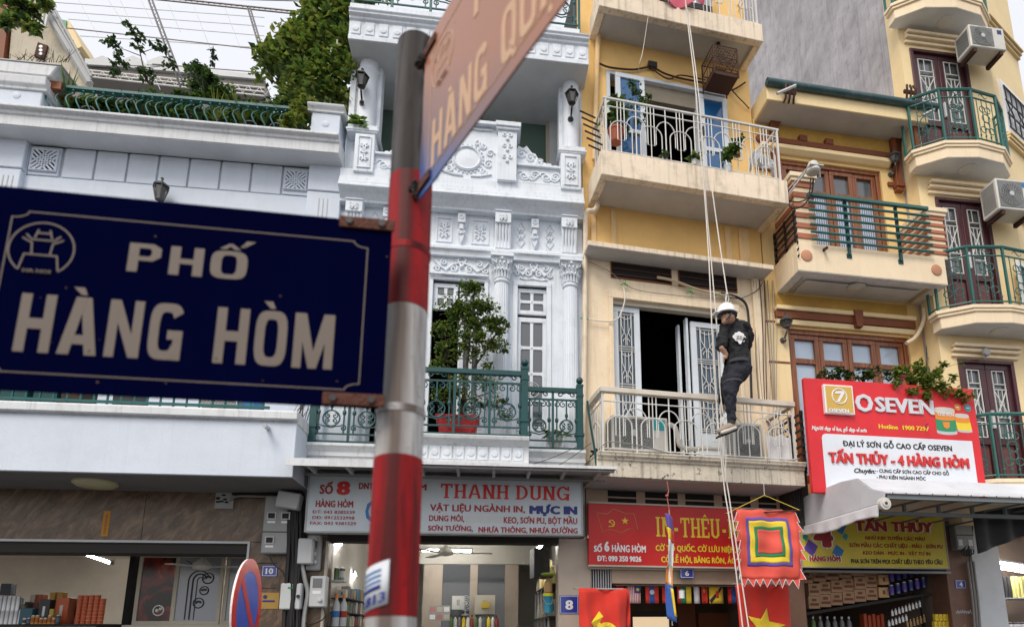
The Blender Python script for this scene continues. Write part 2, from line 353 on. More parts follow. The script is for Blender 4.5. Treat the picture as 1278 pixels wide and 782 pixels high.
def scroll(cu, cz, k, r, turns=1.25, start=0, dirn=1, n=14, shrink=.25):
    """a wrought-iron volute from its outer end to its eye"""
    return [(cu+math.cos(start+dirn*2*math.pi*turns*i/n)*r*(1-(1-shrink)*i/n), cz+math.sin(start+dirn*2*math.pi*turns*i/n)*r*(1-(1-shrink)*i/n), k) for i in range(n+1)]
def arc(cu, cz, k, r, a0, a1, n=10, rz=None):
    rz = rz or r
    return [(cu+math.cos(a0+(a1-a0)*i/n)*r, cz+math.sin(a0+(a1-a0)*i/n)*rz, k) for i in range(n+1)]
# ---------------------------------------------------------------- ground (below the frame) and the street
def sheet(name, x0,x1,y0,y1,z,mat):
    me = bpy.data.meshes.new(name); me.from_pydata([(x0,y0,z),(x1,y0,z),(x1,y1,z),(x0,y1,z)],[],[(0,1,2,3)]); me.materials.append(mat)
    return tag(link(bpy.data.objects.new(name,me)), kind='structure')
sheet('ground',-150,150,-150,150,0,paint('dusty_ground',(.09,.085,.08),.9))
sheet('road',-40,40,-5,5.2,.004,paint('worn_asphalt',(.055,.055,.056),.9,samt=.4,stain=(.09,.085,.08),bump=.5))
mb = MB().box(-9,7,0,.12,.9,2.2); pv = mb.build('pavement',paint('pavement_slabs',(.16,.15,.14),.85,bump=.4),F=FA); tag(pv,kind='structure')
# ================================================================ house ten (left, white)
def marble_mat():
    m,t,b = nodes('brown_marble_cladding'); L=t.links.new; pos=N(t,'ShaderNodeNewGeometry').outputs['Position']
    m0=N(t,'ShaderNodeMapping'); m0.inputs['Rotation'].default_value=(0,math.radians(-38),0); L(pos,m0.inputs[0]); mp=N(t,'ShaderNodeMapping'); mp.inputs['Scale'].default_value=(13,9,5); L(m0.outputs[0],mp.inputs[0])
    n=N(t,'ShaderNodeTexNoise',Scale=1.0,Detail=9.0,Roughness=.65,Distortion=.8); L(mp.outputs[0],n.inputs['Vector'])
    r=N(t,'ShaderNodeValToRGB'); e=r.color_ramp.elements; e[0].position=.36; e[0].color=(.060,.037,.022,1); e[1].position=.66; e[1].color=(.21,.14,.085,1); x=e.new(.5); x.color=(.115,.072,.043,1)
    L(n.outputs[0],r.inputs[0]); L(r.outputs[0],b.inputs['Base Color']); b.inputs['Roughness'].default_value=.35; return m
M['marble'] = marble_mat()
K10 = .30; KF = .83
uL = FA.P(-330,200)[0]; uR = FA.P(424,230)[0]
H10 = thing('town_house','white plastered town house with a roof garden above its deep cornice','house',FA,uL,0,0)
a = lambda x,y,k=0: FA.P(x,y,k)
zc0 = a(200,171.8,K10)[1]; zc1 = a(200,155,K10)[1]; zc2 = a(200,146.2,K10+.05)[1]
ub = lambda x,y=230,k=0: FA.P(x,y,k)[0]
zb = a(200,520,KF)[1]   # lower balcony floor edge
zpan = a(200,231.8)[1]
wallmb(uL,uR,zb+.02,zc0+.3,-.3,0,[(ub(30),ub(386),zpan,zc0)]).build('wall',M['white10'],H10)
xs = [72.7,114,155,194,233,273,312,351.6]
MB().box(ub(30),ub(386),zpan,zc0,-.3,-.035).build('frieze_back',M['white_dirty'],H10)
for x0,x1 in zip(xs,xs[1:]):
    MB().box(ub(x0)+.012,ub(x1)-.012,zpan+.015,zc0-.01,-.035,-.004).build('panel',M['white10'],H10,bev=.006)
for x0,x1 in ((31,70),(353,385)):
    u0,u1 = ub(x0),ub(x1); z0,z1 = zpan+.02,zc0-.02; cu,cz=(u0+u1)/2,(z0+z1)/2; s=min(u1-u0,z1-z0)*.42
    MB().box(u0,u1,z0,z1,-.035,.0).build('vent_plate',M['white10'],H10,bev=.004)
    pl = MB().box(cu-s,cu+s,cz-s,cz+s,.0,.006).build('vent_grille',M['dark'],H10)
    g = MB()
    def bar(a0,b0,a1,b1,wd=.016):
        d=Vector((a1-a0,b1-b0)).normalized()*wd/1.0; n_=Vector((-d.y,d.x)); 
        g.prism([(a0+n_.x,b0+n_.y),(a0-n_.x,b0-n_.y),(a1-n_.x,b1-n_.y),(a1+n_.x,b1+n_.y)],.0,.022)
    for q in (-1,1):
        for o_ in (-.62,-.2,.2,.62):
            if q>0: bar(cu-s+max(0,o_)*s*1.0, cz-s-min(0,o_)*s, cu+s+min(0,o_)*s, cz+s-max(0,o_)*s,.011)
            else:   bar(cu-s+max(0,o_)*s*1.0, cz+s+min(0,o_)*s, cu+s+min(0,o_)*s, cz-s+max(0,o_)*s,.011)
    g.tube([(cu-s,cz-s,.012),(cu+s,cz-s,.012),(cu+s,cz+s,.012),(cu-s,cz+s,.012)],.018,6,closed=True)
    g.tube(arc(cu,cz,.014,s*.2,0,2*math.pi,10),.01,5)
    o=g.build('grille_tracery',M['white10'],pl); 
# piers
for x0,x1,yy in ((384.5,428,238),(-60,29,209)):
    u0,u1=ub(x0,y=250),ub(x1,y=230) ; zg=a(x0 if x0>0 else 0,yy+ (0 if x0>0 else 0),.06)[1]
    MB().box(u0,u1,zg+.012,zc0,-.2,.07).build('pier_block',M['white10'],H10,bev=.008)
    MB().box(u0,u1,zb,zg-.006,-.2,.07).build('pier',M['white10'],H10,bev=.008)
    c=(u0+u1)/2 if x0>0 else u1-.12
    fl=MB()
    for d in (-.05,0,.05): fl.box(c+d-.006,c+d+.006,zg-.95,zg-.10,.07,.075)
    fl.build('flute',M['soffit_grey'],H10)
# upper cornice
MB().mould([(-.3,zc0),(K10,zc0),(K10,zc1-.05),(K10+.02,zc1-.04),(K10+.02,zc1),(K10+.07,zc1+.012),(K10+.07,zc2-.01),(K10+.05,zc2),(-.3,zc2)],uL,ub(422,200,K10)).build('cornice',M['white_dirty'],H10,bev=.006)
MB().mould([(.0,zc0-.001),(K10-.012,zc0-.001),(K10-.012,zc0-.006),(.0,zc0-.006)],uL,ub(420,200,K10)).build('soffit',M['soffit_white'],H10)
MB().box(uL,uR+.0,zc2-.01,zc2+.004,-7,-.3).build('roof_slab',M['soffit_grey'],H10)
# pedestals on the cornice
def pedestal(x0,x1,ytop,ycap,ybase,k,par,planter=False):
    u0=a(x0,ycap,k)[0]; u1=a(x1,ycap,k)[0]; zt=a((x0+x1)/2,ytop,k)[1]; zk=a((x0+x1)/2,ycap,k)[1]
    MB().box(u0+.05,u1-.05,zc2-.02,zk,k-.38,k-.03).build('pedestal',M['white10'],par,bev=.008)
    MB().mould([(k-.45,zk),(k-.01,zk),(k-.01,zk+.03),(k+.02,zk+.06),(k+.03,zt-.02),(k+.03,zt),(k-.45,zt)],u0,u1).build('pedestal_cap',M['white_dirty'],par,bev=.006)
    return u0,u1,zk,zt
pu0,pu1,pzk,pzt = pedestal(383,430,130.5,139,160,.26,H10)
MB().lathe([(.045,0),(.045,.004),(.038,.008),(1e-6,.009)],(pu0+pu1)/2+.0,a(409,154,.24)[1],.23,16,'k').build('boss',M['white10'],H10,smooth=True)
qu0,qu1,qzk,qzt = pedestal(-45,58,93,108,130,.26,H10)
MB().lathe([(.045,0),(.045,.004),(.038,.008),(1e-6,.009)],a(20,118,.24)[0],a(20,118,.24)[1],.23,16,'k').build('boss',M['white10'],H10,smooth=True)
# roof rail
kr=.14; zt=a(200,119.5,kr)[1]; u0,u1=a(60,120,kr)[0],a(386,140,kr)[0]
rail=MB().box(u0,u1,zt-.035,zt,kr-.03,kr+.03).build('roof_railing',M['green'],H10)
MB().box(u0,u1,zc2+.02,zc2+.04,kr-.015,kr+.015).build('bottom_rail',M['green'],rail)
n=27; first=None
for i in range(n):
    u=u0+(u1-u0)*(i+.5)/n; hgt=zt-zc2-.05
    if first is None:
        m=MB(); pts=[(u,zt-.03,kr),(u,zt-.03-.12*hgt,kr)]+[(u-.02-math.sin(t*math.pi*2)*.035*(1 if True else 0),zt-.03-hgt*(.12+.88*t),kr+math.sin(math.pi*t)*.05) for t in (.15,.3,.45,.6,.75,.9,1)]
        m.tube(pts,.010,6); m.ball(u,zt-.055,kr+.01,.02,8); first=m.build('baluster',M['green'],rail,smooth=True); fu=u
    else: copy_part(first,rail,du=u-fu)
sc_=MB()
for x in (312,345,372,110):
    cu,cz=a(x,127+ (x-200)*.09+8,kr); sc_.tube(scroll(cu,zc2+.15,kr,.10,1.6,0,1,22,.2),.008,5)
sc_.build('scrollwork',M['blackiron'],rail)
# lower balcony
MB().mould([(-.3,zb-.02),(KF-.02,zb-.02),(KF-.02,zb),(KF+.05,zb+.01),(KF+.05,a(200,516,KF)[1]+.055),(KF+.03,a(200,516,KF)[1]+.07),(-.3,a(200,516,KF)[1]+.07)],uL,a(372,528,KF)[0]).build('balcony_cornice',M['white_dirty'],H10,bev=.006)
zfb=a(200,591.3,KF)[1]
MB().box(uL,a(368,560,KF)[0],zfb,zb-.02,-.3,KF).build('balcony_fascia',M['white10'],H10,bev=.006)
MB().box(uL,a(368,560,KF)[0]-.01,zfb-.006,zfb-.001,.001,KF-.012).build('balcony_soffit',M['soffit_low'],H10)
zfl=a(200,516,KF)[1]+.07; kr=KF-.04; ztr=zfl+.85
u1=a(336,513,kr)[0]
rail=MB().box(uL,u1,ztr-.04,ztr,kr-.025,kr+.025).box(uL,u1,zfl+.035,zfl+.06,kr-.012,kr+.012).build('balcony_railing',M['green'],H10)
first=None; nb=int((u1-uL)/.122)
for i in range(nb):
    u=uL+(u1-uL)*(i+.5)/nb
    if first is None: first=MB().box(u-.008,u+.008,zfl,ztr-.03,kr-.008,kr+.008).build('baluster',M['green'],rail); fu=u
    else: copy_part(first,rail,du=u-fu)
# drain pipe stub and lamp in the soffit
ux,zx=a(334,533,KF); MB().tube([(ux,zx,KF-.05),(ux+.02,zx-.03,KF+.16)],.022,10).build('drain_stub',M['plastic_lgrey'],H10,smooth=True)
ul=a(121,601,.4)[0]
MB().lathe([(.20,0),(.20,-.02),(.16,-.05),(1e-6,-.065)],ul,zfb-.005,.42,24).build('soffit_lamp',paint('yellowed_lamp_glass',(.50,.48,.30),.4),H10,smooth=True)
# shop front of brown marble, set back under the balcony
KS=.0; s_=lambda x,y,k=KS: FA.P(x,y,k)
zh=s_(150,674)[1]; uo=s_(310.8,680)[0]; ue=s_(352,690)[0]
tl=[(uL,s_(180,640)[0]),(s_(180,640)[0],ue)]
for u0,u1 in tl:
    MB().box(u0+.001,u1-.001,zh,zfb+.05,KS-.15,KS).build('marble_slab',M['marble'],H10,bev=.003)
zz=[1.0,1.62,s_(330,730)[1]-.03,s_(330,700)[1]-.02,zh]
for i in range(len(zz)-1): MB().box(uo,ue,zz[i]+.002,zz[i+1]-.002,KS-.15,KS).build('marble_slab',M['marble'],H10,bev=.003)
MB().box(uo,ue,0,.998,KS-.15,KS).build('marble_slab',M['marble'],H10)
MB().box(uL,uo,zh-.02,zh+.004,KS-.16,KS+.012).box(uo-.012,uo+.012,0,zh+.004,KS-.16,KS+.013).build('steel_edge',M['plastic_lgrey'],H10)
zh2=s_(150,688)[1]
MB().box(uL,uo-.014,zh2-.01,zh-.02,KS-.35,KS-.03).build('shutter_box',M['dark2'],H10)
# shop interior
KB=KS-4.2; cw=paint('shop_wall_cream',(.72,.66,.56),.8,samt=.1)
MB().box(uL-2,uo-.3,zh2+.35,zh2+.45,KB,KS-.3).build('shop_ceiling',cw,H10)
MB().box(uL-2,uo+.2,0,zh2+.4,KB-.1,KB).build('shop_back_wall',cw,H10)
ur=s_(160,730,KB)[0]
# things inside shop ten
s_=lambda x,y,k: FA.P(x,y,k)
tube_glow = emit('fluorescent_tube',(1.0,.96,.90),80)
def tubelamp(pa, pb, k0, k1, F, label, r=.018):
    A0=F.P(*pa,k0); B0=F.P(*pb,k1)
    p0=Vector((A0[0],A0[1],k0)); p1=Vector((B0[0],B0[1],k1)); mid=(p0+p1)/2
    t=thing('tube_light',label,'tube light',F,mid.x,mid.y,mid.z)
    MB().tube([tuple(p0),tuple(p1)],r,10).build('tube',tube_glow,t,smooth=True)
    d=(p1-p0)*.04; e=Vector((0,.035,0))
    MB().tube([tuple(p0-d+e),tuple(p1+d+e)],.022,4).build('fixture',M['plastic_lgrey'],t)
    for p,q in ((p0-d,p0),(p1,p1+d)): MB().tube([tuple(p),tuple(q)],r*1.2,8).build('end_cap',M['plastic_grey'],t)
    return t
tubelamp((103,690),(139,702),-2.6,-1.7,FA,'slanting lit tube light on the cream wall of the left shop')
tubelamp((30,687.5),(80,687),-3.4,-3.4,FA,'lit tube light just under the header of the left shop')
# sliding cabinet with printed doors, on the right of the shop
kc=-1.1; cab=thing('display_cabinet','aluminium framed cabinet with printed sliding doors inside the left shop','cabinet',FA,*s_(170,781,kc),kc)
u0,u1=s_(168,720,kc)[0],s_(312,720,kc)[0]; z0,z1=s_(200,779,kc)[1],s_(200,690.5,kc)[1]
fr=M['beige_frame']
MB().box(u0,u1,z0-1.5,z0-.6,kc-.4,kc-.02).build('cabinet_body',M['plastic_grey'],cab)
def framebox(mb,a0,a1,b0,b1,t,k0,k1): mb.box(a0,a1,b0,b0+t,k0,k1).box(a0,a1,b1-t,b1,k0,k1).box(a0,a0+t,b0+t,b1-t,k0,k1).box(a1-t,a1,b0+t,b1-t,k0,k1); return mb
for i,(x0,x1,kk) in enumerate(((170,221,0),(218,279,.03),(280,320,0))):
    a0,a1=s_(x0,730,kc)[0],s_(x1,730,kc)[0]
    fp=framebox(MB(),a0,a1,z0,z1,.045,kc-.03+kk,kc+kk).build('door_frame',fr,cab,bev=.004)
    if i==0:
        m,t,b=nodes('fiery_print'); L=t.links.new; pos=N(t,'ShaderNodeTexCoord').outputs['Object']; n=N(t,'ShaderNodeTexNoise',Scale=4.0,Detail=6.0,Distortion=1.0); L(pos,n.inputs[0])
        r=N(t,'ShaderNodeValToRGB'); e=r.color_ramp.elements; e[0].position=.45; e[0].color=(.012,.008,.008,1); e[1].position=.85; e[1].color=(.75,.30,.04,1); e.new(.6).color=(.22,.02,.012,1); L(n.outputs[0],r.inputs[0]); L(r.outputs[0],b.inputs['Base Color']); b.inputs['Roughness'].default_value=.2; pm=m
    else: pm=glassy('pale_print',(.30,.33,.38),.2)
    MB().box(a0+.045,a1-.045,z0+.045,z1-.045,kc-.02+kk,kc-.015+kk).build('printed_panel',pm,fp)
    cu,cz=(a0+a1)/2,(z0+z1)/2; g=MB(); kk2=kc-.012+kk
    if i==1:
        for dx,w_ in ((0,.016),(.05,.02),(.10,.012)): g.tube([(cu-.12+dx,z0+.06,kk2)]+arc(cu-.0+dx*.2,cz+.10,kk2,.12-dx*.8,math.pi,math.pi*.1,10),w_*.5,4)
        g.tube([(cu-.17,z1-.08,kk2),(cu+.02,z1-.2,kk2)],.006,4)
        g.build('print_linework',M['black_print'],fp)
        for (dx,dz,r) in ((.10,.13,.065),(.07,-.02,.05),(.02,-.17,.06)): 
            w_=MB().tube(arc(cu+dx,cz+dz,kk2+.004,r,0,2*math.pi,16),.007,4).tube(arc(cu+dx,cz+dz-.01,kk2+.004,r*.5,.4,2.9,8),.014,4); w_.build('print_roundel',M['black_print'],fp)
    if i==0:
        MB().tube(arc(cu+.05,z0+.17,kk2+.004,.06,0,2*math.pi,16),.008,4).ball(cu+.03,z0+.17,kk2,.022,6).ball(cu+.07,z0+.19,kk2,.02,6).build('print_roundel',M['ywhite'],fp)
MB().box(u0-.05,u1,z0-.05,z0,kc-.06,kc+.05).build('sill_rail',fr,cab)
MB().box(u0-.09,u0-.03,z0-.05,z1+.05,kc-.3,kc-.02).build('side_post',M['dark'],cab)
# ceiling fans
def fan(F,u,z,k,label,up=.35,rr=.55,rot=0.3):
    t=thing('ceiling_fan',label,'ceiling fan',F,u,z,k)
    MB().tube([(u,z+up,k),(u,z+.06,k)],.012,8).build('down_rod',M['plastic_lgrey'],t)
    MB().lathe([(.02,.10),(.05,.07),(.10,.03),(.115,0),(.09,-.03),(.03,-.045),(1e-6,-.05)],u,z,k,20).build('motor_housing',M['ac'],t,smooth=True)
    for i in range(3):
        an=rot+i*2*math.pi/3; c,s=math.cos(an),math.sin(an); m=MB()
        pts=[(.10,-.03),(.25,-.055),(rr,-.07),(rr,.06),(.25,.05),(.10,.03)]
        m.flat([(u+x*c-y*s,k+x*s+y*c) for x,y in pts],z-.012,z-.004); m.build('blade',M['ac'],t)
    return t
u,z=s_(252,706,-.75); fan(FA,u,z,-.75,'dark ceiling fan hanging in front of the printed cabinet doors',rot=.0,rr=.42)
# goods of shop ten
tin=paint('tin_metal',(.42,.43,.44),.3,metal=.7,samt=.2,bump=0)
def can(name,label,cat,F,u,z,k,r,h,mat,band=None,group=None,lid=True):
    t=thing(name,label,cat,F,u,z,k,group=group)
    MB().lathe([(r,0),(r,.006),(r*.97,.012),(r*.97,h-.012),(r,h-.006),(r,h)],u,z,k,14).build('body',mat,t,smooth=True)
    if band: MB().lathe([(r*.985,h*.22),(r*.985,h*.78)],u,z,k,14).build('paper_band',band,t,smooth=True)
    if lid: MB().lathe([(r*.9,h-.002),(r*.9,h+.008),(r*.5,h+.012),(1e-6,h+.013)],u,z,k,14).build('lid',tin,t,smooth=True)
    return t
def carton(name,label,cat,F,u,z,k,w_,h,d,mat,tape=None,group=None,rz=0):
    t=thing(name,label,cat,F,u,z,k,group=group)
    MB().box(u-w_/2,u+w_/2,z,z+h,k-d,k).build('box_body',mat,t,bev=.003)
    if tape: MB().box(u-w_*.12,u+w_*.12,z+h*.30,z+h*.72,k+.0005,k+.002).build('printed_label',tape,t)
    if rz: t.rotation_euler[2]+=rz
    return t
kg=-.9; zsh=s_(60,778,kg)[1]
shel=thing('goods_shelf','dark shelf edge carrying tins and boxes in the left shop','shelf',FA,s_(60,782,kg)[0],0,kg)
MB().box(s_(-60,760,kg)[0],s_(128,760,kg)[0],zsh-.03,zsh-.001,kg-.6,kg+.05).build('shelf_board',M['dark2'],shel)
for x in (-40,125): MB().box(s_(x,760,kg)[0]-.02,s_(x,760,kg)[0]+.02,0,zsh-.031,kg-.5,kg).build('shelf_leg',M['dark2'],shel)
proto=None
for r_ in range(2):
    for i in range(7):
        x=-8+i*5.6; u=s_(x,770,kg)[0]; z=zsh+r_*.155
        if r_==1 and i==6: continue
        if proto is None: proto=can('paint_tin','small silver paint tin in the double stack at the left edge','paint tin',FA,u,z,kg,.025,.15,tin,None,'silver tins stacked in the left shop')
        else: copy_thing(proto,FA,u,z,kg)
ob=paint('orange_tin_paint',(.42,.075,.015),.35,samt=.35,stain=(.2,.03,.01),bump=0)
proto=None
for c_ in range(5):
    hgt=8
    for r_ in range(hgt-(1 if c_==4 else 0)):
        x=99+c_*7; u=s_(x,760,kg+.02*c_)[0]; z=zsh+r_*.041
        if proto is None: proto=can('flat_tin','flat orange tin in the tall stacks beside the wall lamp','tin',FA,u,z,kg,.031,.038,ob,None,'orange tins stacked in tall columns',lid=False)
        else: copy_thing(proto,FA,u,z,kg+.02*c_)
u,_=s_(82,740,kg-.1)
carton('box','orange box with cream labels left of the orange tin columns','box',FA,u,zsh,kg-.06,.14,.30,.14,ob,M['beige_frame'])
u,_=s_(71,745,kg); carton('box','yellow carton standing before the orange box','box',FA,u,zsh+.05,kg+.06,.045,.12,.04,paint('ochre_card',(.35,.26,.05),.6),None)
u,_=s_(57,745,kg); t=carton('box','dark box with a pale label, tallest of the shelf middle','box',FA,u,zsh,kg,.11,.28,.1,M['plastic_dark'],M['plastic_lgrey'])
u,_=s_(22,735,kg-.2); carton('box','dark blue box on top of the silver tins','box',FA,u,zsh+.155*2+.02,kg-.0,.11,.13,.1,flatcol('night_blue',(.02,.03,.045)),None)
u,_=s_(36,760,kg-.0); carton('box','teal blue carton beside the silver tins','box',FA,u,zsh,kg+.04,.13,.18,.1,flatcol('teal_card',(.03,.09,.12)),None)
# yellow vertical sticker and the cracked vent on the marble
t=thing('paper_strip','narrow orange paper strip glued on the brown marble','paper strip',FA,*s_(134,672,.0),0)
uA,zA=s_(134.5,637,0); uB,zB=s_(134.5,671,0)
MB().box(uA-.035,uA+.035,zB+.02,zA,.001,.003).build('strip',flatcol('orange_paper',(.45,.22,.01)),t)
for i in range(9): MB().box(uA-.012,uA+.012,zB+.05+i*(zA-zB-.08)/9,zB+.062+i*(zA-zB-.08)/9,.003,.004).build('glyph',M['darkred_print'],t)
t=thing('wall_vent','broken white vent tile with a cable on the brown marble','vent',FA,*s_(281,634,0),0)
u0,z0=s_(268,634,0); u1,z1=s_(293,615,0)
MB().box(u0,u1,z0,z1,.0015,.012).build('vent_tile',M['plastic_grey'],t)
for i in range(7):
    cu=u0+(u1-u0)*random.random()*.8; cz=z0+(z1-z0)*(.3+.6*random.random()); MB().box(cu,cu+.04,cz,cz+.02,.012,.0135).build('vent_hole',M['dark'],t)
def cable(name,label,F,pts,r,mat,cat='cable',group=None,n=6):
    """pts = (px,py,k); a hanging cable as one thin tube through real points"""
    P=[(*F.P(x,y,k),k) for x,y,k in pts]; Q=[]
    for i in range(len(P)-1):
        p0=Vector(P[max(i-1,0)]);p1=Vector(P[i]);p2=Vector(P[i+1]);p3=Vector(P[min(i+2,len(P)-1)])
        for j in range(5):
            t=j/5; Q.append(tuple(.5*((2*p1)+(p2-p0)*t+(2*p0-5*p1+4*p2-p3)*t*t+(3*p1-p0-3*p2+p3)*t**3)))
    Q.append(P[-1]); m=MB().tube(Q,r,n); o=m.build(name,mat,None,smooth=True,F=F)
    return tag(o,label,cat,group)
cable('cable','pale cable bending out of the broken vent tile',FA,[(287,624,.02),(296,619,.06),(320,619,.07),(345,620,.08)],.012,M['cable_grey'])
cable('cable','black cable running along the soffit to the meters',FA,[(290,616,.03),(320,615,.05),(350,615,.10),(352,604,.12)],.016,M['cable'])
# number plates
def plate(name,text,F,x0,x1,y0,y1,k,label,tw=.55,wt=.72,par=None):
    (u0,z0),(u1,z1)=F.P(x0,(y0+y1)/2,k),F.P(x1,(y0+y1)/2,k); zt=F.P((x0+x1)/2,y0,k)[1]; zb_=F.P((x0+x1)/2,y1,k)[1]
    t=thing(name,label,'house number',F,(u0+u1)/2,zb_,k)
    MB().box(u0,u1,zb_,zt,k,k+.008).build('plate',enamel_blue,t,bev=.002)
    framebox(MB(),u0+.008,u1-.008,zb_+.008,zt-.008,.004,k+.008,k+.0095).build('white_border',M['ywhite'],t)
    w_=(u1-u0)*tw; h=(zt-zb_)*.52
    lettering(t,text,(u0+u1)/2-w_/2,zb_+(zt-zb_)*.24,w_,h,k+.009,M['ywhite'],.045,name='number')
    return t
enamel_blue=glassy('blue_enamel',(.015,.035,.30),.25)
enamel_navy=glassy('navy_enamel',(.010,.020,.12),.3)
plate('number_plate','10',FA,327,346.5,705,719,.0,'small navy plate reading 10 on the marble pier',.5)
# agency plate in ochre below it
t=thing('metal_plaque','ochre metal plaque with a blue stamp on the marble pier','plaque',FA,*s_(338,759,0),0)
u0,z0=s_(322,759,0); u1,z1=s_(349,739,0)
MB().box(u0,u1,z0,z1,.001,.006).build('plaque',paint('ochre_plaque',(.40,.24,.05),.5,samt=.3),t)
MB().box(u0+.04,u1-.04,z0+.07,z0+.09,.006,.0075).lathe([(.022,0),(.022,.0015)],(u0+u1)/2-.04,z1-.045,.006,10,'k').build('stamp',M['navy_print'],t)
# wall lantern of house ten, seen above the big sign
def lantern(F,x,y,k,label,h=.34,mat=None,proto=None):
    u,z=F.P(x,y,k); mat=mat or M['blackiron']
    t=thing('wall_lantern',label,'wall lamp',F,u,z,k)
    MB().tube([(u,z-.08,k+.0),(u,z-.08,k+.06),(u,z-.02,k+.13),(u,z+.04,k+.13)],.012,8).lathe([(.04,0),(.04,.012)],u,z-.09,k,12,'k').ball(u,z-.11,k+.05,.028,8).build('bracket',mat,t,smooth=True)
    g=MB(); g.lathe([(.040,0),(.068,h*.42)],u,z+.05,k+.13,6); g.build('glass_body',bpy.data.materials.get('lantern_glass') or glassy('lantern_glass',(.07,.07,.065),.15),t)
    c=MB(); c.lathe([(.095,0),(.075,.03),(.035,.06),(.015,.075),(.012,.10),(.02,.115),(1e-6,.13)],u,z+.05+h*.45,k+.13,6)
    c.lathe([(.02,-.03),(.05,-.01),(.05,.004),(.045,.004)],u,z+.05,k+.13,6)
    for i in range(6):
        a_=math.pi/3*i; c.tube([(u+.047*math.cos(a_),z+.05,k+.13+.047*math.sin(a_)),(u+.088*math.cos(a_),z+.05+h*.45,k+.13+.088*math.sin(a_))],.006,4)
    c.build('cap',mat,t)
    return t
L10=lantern(FA,205,262,.0,'black wall lantern peeking over the top of the big dark street sign',.36,paint('lantern_gunmetal',(.06,.06,.065),.5))
# ---- meter boxes and cables between houses ten and eight
def meterbox(x0,x1,y0,y1,k0,k1,label,mat,kind=0):
    u0=s_(x0,(y0+y1)/2,k1)[0];u1=s_(x1,(y0+y1)/2,k1)[0];z0=s_((x0+x1)/2,y1,k1)[1];z1=s_((x0+x1)/2,y0,k1)[1]
    t=thing('meter_box' if kind!=2 else 'junction_box',label,'meter box' if kind!=2 else 'junction box',FA,(u0+u1)/2,z0,k0)
    MB().box(u0,u1,z0,z1,k0,k1).build('case',mat,t,bev=.012)
    w_=u1-u0; h=z1-z0
    if kind==1:
        for i in (0,1):
            for j in (0,1):
                cu=u0+w_*(.27+.46*i); cz=z0+h*(.22+.42*j)
                if i==1 and j==0: continue
                q=framebox(MB(),cu-w_*.15,cu+w_*.15,cz-h*.06,cz+h*.07,.012,k1,k1+.012).build('window_rim',M['plastic_lgrey'],t)
                MB().box(cu-w_*.13,cu+w_*.13,cz-h*.05,cz+h*.06,k1,k1+.004).build('meter_window',M['dark2'],q)
                MB().box(cu-w_*.13,cu+w_*.13,cz-h*.12,cz-h*.085,k1,k1+.003).build('paper_label',M['ywhite'],q)
        MB().box(u0,u1,z0+h*.36,z0+h*.375,k1,k1+.004).build('seam',M['dark2'],t)
    if kind==3:
        MB().box(u0+w_*.18,u1-w_*.25,z0+h*.62,z1-h*.08,k1,k1+.004).build('meter_window',M['glass_grey'],t)
        MB().box(u0+w_*.2,u1-w_*.3,z0+h*.42,z0+h*.52,k1,k1+.003).build('paper_label',M['ywhite'],t)
        MB().lathe([(.022,0),(.022,.02),(.014,.028),(1e-6,.028)],u1-w_*.3,z0+h*.22,k1,12,'k').build('seal',M['plastic_lgrey'],t)
    if kind==4:
        MB().lathe([(.018,0),(.018,.02),(1e-6,.02)],u1-w_*.12,z0+h*.5,k1,12,'k').build('latch',M['plastic_dark'],t)
        MB().box(u0+w_*.35,u0+w_*.65,z1-h*.22,z1-h*.14,k1,k1+.002).build('emblem',M['green_print'],t)
    return t
meterbox(328,366,618,690,.0,.14,'large grey meter cabinet with small dark windows under the white soffit',M['plastic_grey'],1)
meterbox(349,375.5,727,760,.05,.17,'pale grey telecom cabinet with a round latch below the meters',M['plastic_lgrey'],4)
meterbox(386,406.5,718,757,.0,.12,'white meter box with a window, lowest beside the shop eight opening',M['plastic_lgrey'],3)
meterbox(382,400,667,711,.0,.08,'grey meter box with cracked cover under the white shop sign',M['plastic_grey'],3)
t=meterbox(371,390,671,703,.09,.19,'tilted grey plastic box leaning off the cable bundle',M['plastic_lgrey'],2)
t=meterbox(343,372,613,633,.16,.30,'open white junction box hanging crooked under the soffit',M['plastic_lgrey'],2)
t.rotation_euler[1]=math.radians(8)
random.seed(11)
for i in range(46):
    x=371+random.uniform(-5,7); k=.04+random.random()*.13; w=random.choice((.009,.014,.022)); mat=random.choice((M['cable'],M['cable'],M['cable_grey'] if i%5==0 else M['cable']))
    ys=[560+random.uniform(-5,20),600,640,680,720,760,795]; dx=0; pts=[]
    for y in ys: dx+=random.uniform(-2.4,2.0)*1.1; pts.append((x+dx*.9-(y-560)*.02,y,k+random.uniform(-.02,.02)))
    cable('cable','thin black cable in the bundle between the two white houses',FA,pts,w,mat,group='cables bundled between the white houses')
for i in range(16):
    x0=random.uniform(372,400); pts=[(x0,498+random.uniform(0,12),.15),(x0-random.uniform(0,14),530,.35),(378+random.uniform(-12,8),556,.3),(374+random.uniform(-4,6),580,.2)]
    cable('cable','thin cable dropping past the left end of the green balcony',FA,pts,random.choice((.004,.006)),random.choice((M['cable'],M['cable_grey'],M['cable'])),group='loose cables beside the green balcony')
cable('cable','black cable looping under the white meter box',FA,[(404,757,.08),(405,770,.1),(390,778,.1),(376,776,.1)],.007,M['cable'])
cable('cable','black cable looping from meter cabinet past the number ten',FA,[(336,692,.1),(342,704,.12),(352,712,.12),(358,726,.12)],.007,M['cable'])
cable('conduit','pale grey conduit running down beside the junction boxes',FA,[(376,700,.12),(380,720,.12),(384,740,.1),(380,765,.1),(378,795,.1)],.022,M['plastic_grey'],cat='conduit')
cable('conduit','grey conduit below the telecom cabinet',FA,[(359,760,.1),(360,775,.1),(362,800,.1)],.02,M['plastic_grey'],cat='conduit')

